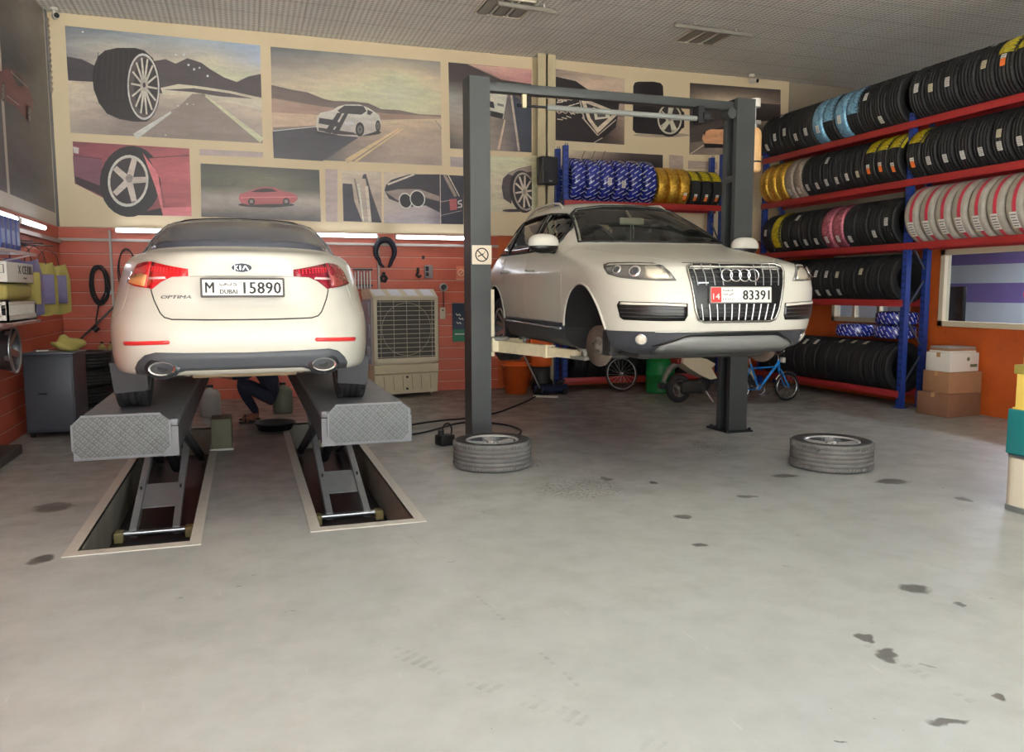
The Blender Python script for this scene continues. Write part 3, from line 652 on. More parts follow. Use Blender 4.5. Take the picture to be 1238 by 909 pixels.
for qd in ([(580,607),(636,612),(636,670),(580,668)],[(655,630),(770,636),(770,664),(655,662)]): Pic(back, ZC).poly(qd, (168,146,130)).build('picture', mural2)
# left wall mural
PLX = LX+.015
def left(x, y, k): return onX(x, y, PLX+.0008*k)
mural3 = tag(bpy.data.objects.new('mural_board', None), 'dark mural with a red car on the left wall', 'mural'); COL.objects.link(mural3)
mb = MB(); mb.box((LX-.03,4.0,2.66),(PLX,BY-.05,CZ-.01)); mb.build('board', M_trimgrey, mural3)
p = Pic(left, (80/242, 0, 0))
Y0, Y1, Z0, Z1 = 10.93, 13.3, 2.84, 5.66
def wpt(y, z): return (y, z)
class WPic(Pic):
    def P(s, p): return Vector((PLX+.0008*s.k, p[0], p[1]))
w_ = WPic(left)
w_.grid([(Y0,Z1),(Y1,Z1),(Y1,Z0),(Y0,Z0)], [[(74,66,62),(120,108,98),(96,88,84)],[(66,62,64),(108,100,94),(88,82,82)],[(62,60,64),(74,70,72),(80,76,78)],[(66,64,70),(86,82,84),(88,84,88)],[(72,72,80),(80,80,86),(86,86,92)],[(76,78,88),(78,80,90),(82,84,94)]])
w_.build('picture', mural3)
p.k = 4
p.poly([(-20,290),(-4,262),(20,252),(45,256),(70,268),(95,300),(112,340),(122,366),(118,420),(108,450),(60,392),(20,365),(-18,350)], (112,34,46)); p.poly([(42,262),(68,270),(96,312),(70,318),(50,288)], (58,50,56)); p.line((40,262),(100,318),3,(150,140,140)); p.line((25,350),(70,384),3,(160,150,146))
for (x, y, a, c) in ((12,335,9,36),(108,420,8,34)): p.ell(x,y,a,c,(44,40,44)); p.ring(x,y,a*.8,c*.8,5,(130,122,120)); p.spokes(x,y,a*.8,c*.8,7,2.5,(130,122,120))
p.build('picture', mural3)
w_ = WPic(left); w_.grid([(4.2,Z1),(10.82,Z1),(10.82,Z0),(4.2,Z0)], [[(80,74,72),(84,78,76)],[(70,70,76),(72,72,78)],[(74,76,86),(76,78,88)]]); w_.build('picture', mural3)
mb = MB()
for i in range(26): mb.box((LX+.0+.012*(i%2),BY-.12,4.55+i*.04),(LX+.05+.012*(i%2),BY-.06,4.585+i*.04))
mb.build('foil_strip', mat('crumpled foil', (150,142,134), .3, metal=.8), mural3)
mb = MB(); mb.box((LX-.02,BY-.13,2.66),(LX+.035,BY-.046,CZ)); mb.build('edge_trim', mat('dark grey edging', (96,94,98), .5), mural3)
# steel beam column in the back wall, rails and conduits
mb = MB(); mb.box((4.83,BY-.30,0),(5.15,BY-.28,CZ)); mb.box((4.83,BY-.02,0),(5.15,BY,CZ)); mb.box((4.975,BY-.3,0),(5.005,BY,CZ)); struct(mb.build('trim_4', M_beamcol))
mb = MB(); mb.bar((LX,BY-.03,2.475),(4.2,BY-.03,2.475),.05,.04); struct(mb.build('trim_5', mat('grey conduit', (168,160,152), .45)))
mb = MB(); mb.bar((LX+.03,9.0,2.44),(LX+.03,BY-.06,2.44),.04,.05); struct(mb.build('trim_6', MATS['grey conduit']))
for x, k in ((-1.885,7),(2.12,8)):
    mb = MB(); mb.bar((x,BY-.03,.4),(x,BY-.03,2.62),.07,.03); struct(mb.build('trim_%d' % k, MATS['grey conduit']))
# ================================================================== CAR BODY TOOLKIT
def pchip(xs, ys):
    n = len(xs); h = [xs[i+1]-xs[i] for i in range(n-1)]; d = [(ys[i+1]-ys[i])/h[i] for i in range(n-1)]; m = [0.0]*n
    m[0] = d[0]; m[-1] = d[-1]
    for i in range(1, n-1):
        if d[i-1]*d[i] <= 0: m[i] = 0.0
        else:
            w1 = 2*h[i]+h[i-1]; w2 = h[i]+2*h[i-1]; m[i] = (w1+w2)/(w1/d[i-1]+w2/d[i])
    def f(x):
        if x <= xs[0]: return ys[0]
        if x >= xs[-1]: return ys[-1]
        lo = 0
        while xs[lo+1] < x: lo += 1
        t = (x-xs[lo])/h[lo]; t2, t3 = t*t, t*t*t
        return ys[lo]*(2*t3-3*t2+1)+h[lo]*m[lo]*(t3-2*t2+t)+ys[lo+1]*(-2*t3+3*t2)+h[lo]*m[lo+1]*(t3-t2)
    return f
class Body:
    """body shell from stacked horizontal outlines; keys: z, ya, yb, w, La, na, ma, bowa, tapa, Lb, nb, mb, bowb, tapb"""
    def __init__(s, keys, NA=20, NS=26, NB=14):
        s.keys = keys; zs = [k[0] for k in keys]; s.fn = [pchip(zs, [k[i] for k in keys]) for i in range(1, len(keys[0]))]; s.zs = zs; s.NA, s.NS, s.NB = NA, NS, NB
    def half(s, z, NA=None, NS=None, NB=None):
        ya, yb, w, La, na, ma, ba, ta, Lb, nb, mb, bb, tb = [f(z) for f in s.fn]
        NA, NS, NB = NA or s.NA, NS or s.NS, NB or s.NB
        L = yb-ya
        if La+Lb > .96*L: k = .96*L/(La+Lb); La *= k; Lb *= k
        pts = []
        def tp(y):
            f = 1.0
            ua = (y-ya)/max(La*1.5, .01); ub = (yb-y)/max(Lb*1.5, .01)
            if ua < 1: f *= 1-ta*(1-ua)**1.3
            if ub < 1: f *= 1-tb*(1-ub)**1.3
            return f
        for i in range(NA+1):
            p = (PI/2)*i/NA; c, s_ = math.cos(p), math.sin(p)
            x = s_**(2/ma) if i else 0.0; t = 1-(c**(2/na) if i < NA else 0.0)
            y = ya+La*t; pts.append((w*x*tp(y), y+ba*x*x*(1-t)))
        for i in range(1, NS):
            y = ya+La+(L-La-Lb)*i/NS; pts.append((w*tp(y), y))
        for i in range(NB+1):
            p = (PI/2)*(1-i/NB); c, s_ = math.cos(p), math.sin(p)
            x = s_**(2/mb) if i < NB else 0.0; t = 1-(c**(2/nb) if i else 0.0)
            y = yb-Lb*t; pts.append((w*x*tp(y), y-bb*x*x*(1-t)))
        return pts
    def rows(s, sub):
        out = []
        for i in range(len(s.zs)-1):
            n = sub if isinstance(sub, int) else sub[i]
            for j in range(n): out.append(s.zs[i]+(s.zs[i+1]-s.zs[i])*j/n)
        return out+[s.zs[-1]]
    def mesh(s, sub=3):
        vs = []; fs = []; zr = s.rows(sub); k = None
        for z in zr:
            h = s.half(z); ring = [(x, y, z) for x, y in h]+[(-x, y, z) for x, y in h[-2:0:-1]]
            k = len(ring); vs += ring
        for j in range(len(zr)-1):
            for i in range(k): fs.append((j*k+i, j*k+(i+1)%k, (j+1)*k+(i+1)%k, (j+1)*k+i))
        fs.append(tuple(range(k))[::-1]); fs.append(tuple((len(zr)-1)*k+i for i in range(k)))
        return vs, fs
    def bvh(s, sub=3):
        vs, fs = s.mesh(sub); return BVHTree.FromPolygons([Vector(v) for v in vs], fs)
    def P(s, sd, z, end='a', off=0.0):
        """point at outline distance |sd| from the car's centre line at height z"""
        def at(d, zz):
            h = s.half(zz, 60, 60, 60)
            if end == 'b': h = h[::-1]
            acc = 0.0
            for i in range(len(h)-1):
                l = math.hypot(h[i+1][0]-h[i][0], h[i+1][1]-h[i][1])
                if acc+l >= d:
                    t = (d-acc)/max(l, 1e-9); return Vector((h[i][0]+(h[i+1][0]-h[i][0])*t, h[i][1]+(h[i+1][1]-h[i][1])*t, zz))
                acc += l
            return Vector((h[-1][0], h[-1][1], zz))
        d = abs(sd); e = .004
        p = at(d, z)
        if off:
            tu = at(d+e, z)-at(max(d-e, 0), z); tv = at(d, min(z+e, s.zs[-1]))-at(d, max(z-e, s.zs[0]))
            n = tu.cross(tv) if end == 'a' else tv.cross(tu)
            n.normalize(); p = p+n*off
        if sd < 0: p.x = -p.x
        return p
def gridded(poly, d):
    bm = bmesh.new(); vs = [bm.verts.new((p[0], p[1], 0)) for p in poly]; bm.faces.new(vs)
    x0 = min(p[0] for p in poly); x1 = max(p[0] for p in poly); y0 = min(p[1] for p in poly); y1 = max(p[1] for p in poly)
    for ax, a, b in ((0, x0, x1), (1, y0, y1)):
        n = max(1, int((b-a)/d))
        for i in range(1, n):
            c = a+(b-a)*i/n+1e-5
            bmesh.ops.bisect_plane(bm, geom=bm.verts[:]+bm.edges[:]+bm.faces[:], plane_co=(c,0,0) if ax == 0 else (0,c,0), plane_no=(1,0,0) if ax == 0 else (0,1,0))
    bmesh.ops.triangulate(bm, faces=[f for f in bm.faces if len(f.verts) > 4]); bm.verts.index_update()
    V = [(v.co.x, v.co.y) for v in bm.verts]; F = [[v.index for v in f.verts] for f in bm.faces]
    E = [(e.verts[0].index, e.verts[1].index) for e in bm.edges if len(e.link_faces) == 1]
    bm.free(); return V, F, E
def skin_patch(mb, outer, inner, F, m=0, smooth=True):
    """two matching vertex sheets joined along their rim"""
    n = len(outer); cnt = {}
    for f in F:
        for i in range(len(f)): cnt[(f[i], f[(i+1)%len(f)])] = 1
    rim = [e for e in cnt if (e[1], e[0]) not in cnt]
    mb.add(outer+inner, [tuple(f) for f in F]+[tuple(n+i for i in f)[::-1] for f in F]+[(b, a, n+a, n+b) for a, b in rim], m, smooth)
def patch_sz(body, mb, poly, end='a', off=.004, depth=.012, d=.05, m=0, mirror=False):
    """panel lying on the shell, outline in (distance from centre line, height)"""
    for sg in ((1, -1) if mirror else (1,)):
        V, F, E = gridded([(p[0]*sg, p[1]) for p in poly], d)
        o = [body.P(a, z, end, off) for a, z in V]; i_ = [body.P(a, z, end, off-depth) for a, z in V]
        if len(F):
            f = F[0]; nn = (o[f[1]]-o[f[0]]).cross(o[f[2]]-o[f[1]]); c = o[f[0]]-i_[f[0]]
            if nn.dot(c) < 0: F = [g[::-1] for g in F]
        skin_patch(mb, o, i_, F, m)
    return mb
def patch_ray(bvh, mb, poly, axis, off=.004, depth=.012, d=.07, m=0, mirror=False, smooth=True):
    """panel projected on the shell along an axis: 'f' +y from the near end, 'r' -y from the far end, 'l' from -x, 'R' from +x, 't' from above"""
    O = {'f': (lambda a, b: (Vector((a, -3, b)), Vector((0,1,0)))), 'r': (lambda a, b: (Vector((a, 9, b)), Vector((0,-1,0)))), 'l': (lambda a, b: (Vector((-3, a, b)), Vector((1,0,0)))),
         'R': (lambda a, b: (Vector((3, a, b)), Vector((-1,0,0)))), 't': (lambda a, b: (Vector((a, b, 4)), Vector((0,0,-1))))}[axis]
    V, F, E = gridded(poly, d); o = []; i_ = []
    for a, b in V:
        src, dr = O(a, b); h = bvh.ray_cast(src, dr)
        if h[0] is None: q = bvh.find_nearest(src+dr*3); p, n = q[0], q[1]
        else: p, n = h[0], h[1]
        if n.dot(dr) > 0: n = -n
        o.append(p+n*off); i_.append(p+n*(off-depth))
    f = F[0]; nn = (o[f[1]]-o[f[0]]).cross(o[f[2]]-o[f[1]]); c = o[f[0]]-i_[f[0]]
    if nn.dot(c) < 0: F = [g[::-1] for g in F]
    skin_patch(mb, o, i_, F, m, smooth)
    if mirror:
        o2 = [Vector((-p.x, p.y, p.z)) for p in o]; j2 = [Vector((-p.x, p.y, p.z)) for p in i_]
        skin_patch(mb, o2, j2, [g[::-1] for g in F], m, smooth)
    return mb
def seam(body, mb, pts, end='a', r=.0035, m=0, mirror=False, n=8):
    for sg in ((1, -1) if mirror else (1,)):
        P = []
        for i in range(len(pts)-1):
            for j in range(n):
                t = j/n; P.append(body.P(sg*(pts[i][0]*(1-t)+pts[i+1][0]*t), pts[i][1]*(1-t)+pts[i+1][1]*t, end, .0008))
        P.append(body.P(sg*pts[-1][0], pts[-1][1], end, .0008)); mb.tube(P, r, 6, m)
    return mb
def boolean_cut(me, cutters):
    o = bpy.data.objects.new('tmp_body', me); COL.objects.link(o); tmp = []
    for mb, mm in cutters:
        c = mb.build('tmp_cut', mm); tmp.append(c); md = o.modifiers.new('b', 'BOOLEAN'); md.operation = 'DIFFERENCE'; md.object = c; md.solver = 'EXACT'; md.material_mode = 'TRANSFER'
    bpy.context.view_layer.update(); dg = bpy.context.evaluated_depsgraph_get(); dg.update()
    out = bpy.data.meshes.new_from_object(o.evaluated_get(dg), preserve_all_data_layers=True, depsgraph=dg)
    bpy.data.objects.remove(o)
    for c in tmp: bpy.data.objects.remove(c)
    return out
def split_mesh(me, pick, name, parent):
    """faces for which pick(face) is true become an object of their own"""
    bm = bmesh.new(); bm.from_mesh(me); bmesh.ops.delete(bm, geom=[f for f in bm.faces if not pick(f)], context='FACES')
    m2 = bpy.data.meshes.new(name); bm.to_mesh(m2); bm.free()
    for mm in me.materials: m2.materials.append(mm)
    return link(name, m2, parent)
def oring(mb, c, R, r, nrm, m=0, n=24, k=8, sq=1.0):
    c = Vector(c); z = Vector(nrm).normalized(); x = z.orthogonal().normalized(); y = z.cross(x)
    mb.tube([c+(x*math.cos(2*PI*i/n)+y*math.sin(2*PI*i/n)*sq)*R for i in range(n)], r, k, m, closed=True)
# ------------------------------------------------------------------ wheels
M_rubber = mat('tyre rubber', (34,34,36), .72, bump=.15, bscale=90)
M_rubberd = mat('dusty tyre rubber', (92,92,92), .85, noise=.35, nscale=14, bump=.2, bscale=70)
M_rim = mat('silver alloy', (176,178,182), .28, metal=.9)
M_rimdark = mat('grey alloy barrel', (92,94,98), .4, metal=.8)
def tyre_profile(R, W, r0, groove=.007, ng=4, sh=.022):
    """closed section (radius, axial) of a tyre with circumferential grooves"""
    h = W/2; p = [(r0, -h*.80), (r0+.012, -h*.93), (r0+(R-r0)*.45, -h*1.0), (R-.045, -h*.985), (R-sh*.7, -h*.93), (R-.006, -h*.83)]
    e = []
    for i in range(ng):
        x = -h*.62+1.24*h*i/(ng-1); g = .0052
        e += [(R-.002, x-g-.001), (R-groove, x-g), (R-groove, x+g), (R-.002, x+g+.001)]
    return p+e+[(a, -b) for a, b in p[::-1]]
def make_tyre_mb(R, W, r0, n=56, M=None, ng=4, m=0, blocks=True):
    mb = MB(); prof = tyre_profile(R, W, r0, ng=ng); mb.lathe(prof, n, M, m, closed=True)
    if blocks:      # shoulder sipes
        for s in (-1, 1):
            for i in range(n):
                a = 2*PI*(i+.5)/n; T = Matrix.Rotation(a, 4, 'Z')
                q = Matrix.Identity(4) if M is None else M
                mb.box((R-.010,-.0045,s*W*.36-.018),(R+.0012,.0045,s*W*.36+.018), m, q @ T)
    return mb
def rim_mb(Rr, W, spokes, M=None, face=.3, m0=0, m1=1, tw=.045, hub=.07, dish=.04, pair=False):
    """alloy: barrel (m1), lip, spokes (m0); axis local Z, face towards +Z"""
    mb = MB(); h = W/2
    mb.lathe([(Rr, h*.88), (Rr-.006, h*.92), (Rr-.02, h*.84), (Rr-.03, h*.3), (Rr-.055, -h*.5), (Rr-.03, -h*.85), (Rr, -h*.9)], 40, M, m1)
    mb.lathe([(Rr+.004, h*.86), (Rr+.002, h*.95), (Rr-.012, h*.93), (Rr-.02, h*.84)], 40, M, m0)
    zf = h*face
    mb.lathe([(0, zf+.012), (hub*.5, zf+.012), (hub*.55, zf), (hub, zf-.004), (hub*1.1, zf-.04), (hub*.9, zf-.06)], 24, M, m0)
    for k in range(spokes):
        for off in ((-.055, .055) if pair else (0,)):
            a = 2*PI*k/spokes+off*1.6; T = (M if M is not None else Matrix.Identity(4)) @ Matrix.Rotation(a, 4, 'Z'); w0, w1 = tw*(.8 if pair else 1.25), tw*(.7 if pair else 1)
            r0, r1 = hub*.7, Rr-.012
            vs = [(r0,-w0/2,zf),(r0,w0/2,zf),(r1,w1/2,h*.8),(r1,-w1/2,h*.8),(r0,-w0/2*.7,zf-.035),(r0,w0/2*.7,zf-.035),(r1,w1/2*.7,h*.8-.04),(r1,-w1/2*.7,h*.8-.04)]
            mb.add(vs, [(0,3,2,1)[::-1],(4,5,6,7)[::-1],(0,1,5,4),(1,2,6,5),(2,3,7,6),(3,0,4,7)], m0, False, T)
    for k in range(5):
        a = 2*PI*(k+.5)/5; T = (M if M is not None else Matrix.Identity(4)); c = Vector((hub*.68*math.cos(a), hub*.68*math.sin(a), zf))
        mb.cyl(T @ (c+Vector((0,0,-.01))), T @ (c+Vector((0,0,.004))), .009, n=8, m=m1)
    return mb
def car_wheel(parent, x, y, z, R, W, Rr, side, spokes=10, pair=False, n=64):
    M = Matrix.Translation((x, y, z)) @ Matrix.Rotation(PI/2*side, 4, 'Y')
    t = make_tyre_mb(R, W, Rr, n, M).build('wheel', M_rubber, parent)
    rim_mb(Rr, W, spokes, M, pair=pair).build('rim', [M_rim, M_rimdark], t)
    return t
# ================================================================== WHITE SEDAN ON THE RAMPS
M_paint = mat('white car paint', (182,179,168), .22, coat=.12, spec=.28)
M_tint = mat('dark tinted glass', (74,77,88), .22, spec=.5)
M_seam = mat('panel gap', (40,38,36), .8)
M_clad = mat('grey bumper plastic', (62,65,70), .5)
M_tailred = mat('red lamp lens', (176,14,24), .12, coat=.7)
M_tailshade = mat('red lamp lens in shade', (118,16,34), .12, coat=.7)  # right lamp: same red lens with shade put into its colour
M_tailamber = mat('clear amber lens', (212,150,96), .12, coat=.7)
M_refl = mat('red reflector', (190,40,42), .3, coat=.4)
M_plate = mat('number plate white', (214,211,202), .4)
M_ink = mat('black lettering', (20,20,22), .5)
M_platefr = mat('dark plate frame', (52,46,42), .5)
M_under = mat('grimy underbody', (46,44,42), .75, noise=.3)
M_muffler = mat('tan heat shield', (168,148,120), .5, metal=.4, noise=.2)
KX, KY, KZ = -.013, 5.46, .85
kia = thing('sedan_car', 'white sedan seen from behind, raised on the diamond plate ramp lift', 'car', (KX, KY, KZ))
#      z,   ya,   yb,   w,    La,  na,  ma, bowa, tapa, Lb, nb, mb, bowb, tapb
KK = [(.235, .95, 4.55, .70, .8, 2.3, 4.5, .05, .04, .8, 2.2, 3, .10, .05),
      (.275, .55, 4.70, .84, .95, 2.4, 5.0, .05, .04, .9, 2.2, 3, .12, .05),
      (.318, .10, 4.79, .885, 1.0, 2.5, 5.5, .05, .045, .95, 2.2, 3, .12, .05),
      (.40, .035, 4.83, .902, 1.0, 2.5, 5.8, .05, .05, 1.0, 2.2, 3, .12, .05),
      (.50, .006, 4.845, .912, 1.05, 2.5, 6.0, .05, .055, 1.0, 2.2, 3, .12, .05),
      (.60, .000, 4.845, .915, 1.05, 2.5, 6.0, .05, .06, 1.0, 2.2, 3, .12, .05),
      (.66, .012, 4.83, .915, 1.05, 2.5, 6.0, .05, .07, 1.0, 2.2, 3, .12, .06),
      (.72, .040, 4.81, .914, 1.05, 2.5, 5.8, .05, .085, 1.0, 2.2, 3, .12, .06),
      (.80, .060, 4.75, .911, 1.1, 2.5, 5.5, .05, .115, 1.0, 2.2, 3, .12, .07),
      (.90, .058, 4.58, .904, 1.1, 2.45, 5.0, .05, .16, 1.1, 2.2, 3, .10, .08),
      (.98, .052, 4.28, .890, 1.1, 2.4, 4.6, .055, .20, 1.2, 2.2, 3, .10, .1),
      (1.04, .040, 3.88, .868, 1.1, 2.4, 4.2, .06, .215, 1.1, 2.2, 3, .12, .1),
      (1.08, .034, 3.64, .840, 1.1, 2.3, 3.8, .07, .215, 1.0, 2.1, 3, .14, .1),
      (1.100, .050, 3.53, .815, 1.1, 2.2, 3.5, .08, .20, .9, 2.1, 3, .15, .1),
      (1.112, .095, 3.49, .795, 1.1, 2.1, 3.3, .10, .17, .9, 2, 3, .15, .08),
      (1.122, .20, 3.45, .78, 1.1, 2.0, 3.2, .12, .12, .9, 2, 3, .15, .06),
      (1.135, .38, 3.41, .762, 1.1, 2.0, 3.2, .14, .08, .9, 2, 3, .15, .05),
      (1.150, .50, 3.36, .748, 1.1, 2.0, 3.4, .14, .05, .9, 2, 3, .15, .04),
      (1.20, .66, 3.23, .722, 1.0, 2.0, 3.6, .14, .03, .8, 2, 3, .14, .03),
      (1.30, .98, 2.97, .668, .8, 2.0, 3.6, .12, .02, .7, 2, 3, .12, .02),
      (1.38, 1.28, 2.72, .610, .65, 2.0, 3.4, .10, .0, .6, 2, 3, .1, .0),
      (1.42, 1.47, 2.56, .560, .55, 2.0, 3.2, .08, .0, .5, 2, 3, .08, .0),
      (1.446, 1.66, 2.42, .480, .45, 2.0, 3, .06, .0, .4, 2, 3, .05, .0),
      (1.458, 1.84, 2.28, .36, .3, 2, 2.6, .03, .0, .3, 2, 2.6, .03, .0),
      (1.464, 2.0, 2.14, .2, .2, 2, 2.2, .0, .0, .2, 2, 2.2, .0, .0)]
kb = Body(KK); kvh = kb.bvh(4)
vs, fs = kb.mesh(3); bmesh_ = MB(); bmesh_.add(vs, fs, 0, True)
me = bpy.data.meshes.new('body_shell'); me.from_pydata(vs, [], fs); me.materials.append(M_paint); me.polygons.foreach_set('use_smooth', [True]*len(fs)); me.update()
KW = (1.09, 3.885); KR = .327
cut = MB()
for y in KW:
    for s in (-1, 1): cut.cyl((s*.60, y, KR-.01), (s*1.1, y, KR-.01), .372, n=40)
me = boolean_cut(me, [(cut, M_under)]); me.name = 'body_shell'
link('body_shell', me, kia)
for s in (-1, 1):
    for y in KW: car_wheel(kia, s*.79, y, KR+.002, KR, .222, .215, s, 10)
# glass
mb = MB(); patch_ray(kvh, mb, [(-.625,1.158),(-.3,1.166),(0,1.168),(.3,1.166),(.625,1.158),(.635,1.20),(.60,1.275),(.55,1.345),(.49,1.375),(.25,1.398),(0,1.404),(-.25,1.398),(-.49,1.375),(-.55,1.345),(-.60,1.275),(-.635,1.20)], 'f', .004, .014, .06); mb.build('rear_window', M_tint, kia)
mb = MB(); patch_ray(kvh, mb, [(.55,1.392),(.30,1.410),(0,1.416),(-.30,1.410),(-.55,1.392),(-.49,1.412),(-.28,1.428),(0,1.434),(.28,1.428),(.49,1.412)], 'f', .004, .012, .06); mb.build('roof_spoiler', mat('grey roof strip', (92,88,84), .4), kia)
mb = MB(); patch_ray(kvh, mb, [(-.45,1.56),(.45,1.56),(.43,1.69),(-.43,1.69)], 't', .008, .02, .06); mb.build('sunroof', mat('black roof glass', (14,14,18), .1), kia)
for ax, s in (('l', -1), ('R', 1)):
    mb = MB(); patch_ray(kvh, mb, [(1.02,1.10),(2.15,1.06),(3.25,1.06),(2.95,1.22),(2.55,1.385),(2.1,1.415),(1.75,1.40),(1.45,1.32)], ax, .004, .014, .08); mb.build('side_window', M_tint, kia)
mb = MB(); patch_ray(kvh, mb, [(-.68,1.10),(.68,1.10),(.58,1.30),(.50,1.40),(-.50,1.40),(-.58,1.30)], 'r', .004, .014, .08); mb.build('windscreen', M_tint, kia)
# tail lamps: inner lens on the lid, outer lens on the wing
for s, lab in ((-1, 'left'), (1, 'right')):
    def q(pts): return [(s*a, b) for a, b in pts]
    mb = MB(); patch_sz(kb, mb, q([(.325,.995),(.60,1.040),(.60,.874),(.565,.868),(.50,.915),(.43,.945),(.325,.950)]), off=.012, depth=.03, d=.04)
    lamp = mb.build('tail_lamp', M_tailred if s < 0 else M_tailshade, kia)
    mb = MB(); patch_sz(kb, mb, q([(.607,1.041),(.70,1.040),(.79,1.030),(.86,.99),(.89,.93),(.88,.905),(.75,.888),(.607,.874)]), off=.012, depth=.03, d=.04); mb.build('wing_lens', M_tailred if s < 0 else M_tailshade, lamp)
    mb = MB(); patch_sz(kb, mb, q([(.62,.955),(.70,.965),(.86,.945),(.872,.912),(.75,.896),(.62,.882)]), off=.0155, depth=.006, d=.04); mb.build('amber_lens', M_tailamber if s < 0 else mat('amber lens in shade', (132,58,52), .15, coat=.6), lamp)  # right amber lens is a darker copy, shade in its colour
    mb = MB()
    for r_ in range(3):
        for c_ in range(10): p = kb.P(s*(.36+.024*c_), .968+.012*r_+.0016*c_, 'a', .014); mb.sphere(p, .0042, 6, 4)
    mb.build('led_dots', mat('bright red lamp dots', (236,52,58), .2), lamp)
    mb = MB(); patch_sz(kb, mb, q([(.46,.930),(.60,.925),(.60,.938),(.47,.944)]), off=.0155, depth=.006, d=.05); mb.build('reversing_strip', mat('pink white lens', (232,190,190), .2), lamp)
    mb = MB(); patch_sz(kb, mb, q([(.455,.546),(.79,.536),(.80,.522),(.78,.510),(.455,.522),(.445,.534)]), off=.006, depth=.014, d=.04); mb.build('reflector', M_refl, kia)
# boot lid seams
mb = MB(); seam(kb, mb, [(.572,.866),(.545,.80),(.50,.715),(.475,.69),(.43,.677),(.2,.672),(0,.671)], mirror=True, r=.0042); mb.build('boot_seam', M_seam, kia)
mb = MB(); seam(kb, mb, [(.325,.948),(.2,.950),(0,.951)], mirror=True, r=.0025); mb.build('lid_crease', mat('faint seam', (150,144,132), .6), kia)
mb = MB(); seam(kb, mb, [(.84,.905),(.86,.74),(.93,.70),(1.05,.69),(1.2,.70)], mirror=True, r=.0022); mb.build('bumper_seam', mat('faint seam', (150,144,132), .6), kia)
# lower valance with twin tips
mb = MB(); patch_sz(kb, mb, [(-.70,.325),(-.70,.365),(-.665,.41),(-.61,.452),(-.54,.470),(-.3,.463),(0,.459),(.3,.463),(.54,.470),(.61,.452),(.665,.41),(.70,.365),(.70,.325),(.44,.328),(.36,.352),(-.36,.352),(-.44,.328)], off=.008, depth=.02, d=.04); mb.build('rear_valance', M_clad, kia)
for s in (-1, 1):
    c = kb.P(s*.50, .372, 'a', .012); p = MB(); M = facing(c+Vector((0,-.012,0)), (s*.10,-1,0))
    def oval(rx, ry, z, n=32): return [M @ Vector((rx*math.cos(2*PI*i/n), ry*math.sin(2*PI*i/n), z)) for i in range(n)]
    def loft(mb, a, b, m=0):
        n = len(a); mb.add(a+b, [(i, (i+1)%n, n+(i+1)%n, n+i) for i in range(n)], m, True)
    r = [(.078,.042,.0),(.084,.047,.012),(.080,.044,.02),(.070,.036,.014),(.066,.033,-.03)]
    for i in range(len(r)-1): loft(p, oval(*r[i]), oval(*r[i+1]))
    t = p.build('exhaust_tip', M_chrome, kia)
    p = MB(); o = oval(.067,.034,-.02); p.add(o, [tuple(range(len(o)))], 0); i_ = oval(.034,.026,-.017); p.add(i_, [tuple(range(len(i_)))], 1); p.build('tip_bore', [mat('sooty shaded bore', (40,37,35), .6), M_black], t)  # flat discs close the pipe; shade of its hollow is in their colour
    p = MB(); o = oval(.105,.072,-.006); o2 = oval(.082,.046,.004); loft(p, o, o2); p.build('tip_surround', mat('black gloss trim', (26,27,30), .25), t)
# badge
mb = MB(); M = facing(kb.P(0, 1.005, 'a', .008), (0,-1,.15))
mb.prism(ellipse(0,0,.064,.031,32), -.006, .004, 0, M); oring(mb, M.translation+Vector((0,-.004,0)), .064, .004, (0,-1,.15), 1, 32, 6, 1.0) if False else None
bd = mb.build('badge', mat('dark badge', (38,38,42), .25), kia)
mb = MB(); n = 32; mb.tube([M @ Vector((.064*math.cos(2*PI*i/n), .031*math.sin(2*PI*i/n), .004)) for i in range(n)], .0036, 6, 0, closed=True)
text_into(mb, 'K', .03, M @ Matrix.Translation((-.032,0,.0045)), w=.024, h=.030)
for a, b in (((-.009,-.014),(-.009,.014)),((.006,-.014),(.022,.013)),((.022,.013),(.040,-.014))): mb.bar(M @ Vector((a[0],a[1],.0055)), M @ Vector((b[0],b[1],.0055)), .0062, .003, up=M.to_3x3() @ Vector((0,0,1)))
mb.build('badge_letters', M_chrome, bd)
# model script
mb = MB(); M = facing(kb.P(-.402, .818, 'a', .006), (-.06,-1,.05))
for q_ in (-.0008, .0008): text_into(mb, 'OPTIMA', .03, M @ Matrix.Translation((q_,0,abs(q_+.0008)*.1)), w=.178, h=.021, font_shear=.25, ext=.0015)
mb.build('script_letters', mat('dark chrome', (70,68,66), .25, metal=.8), kia)
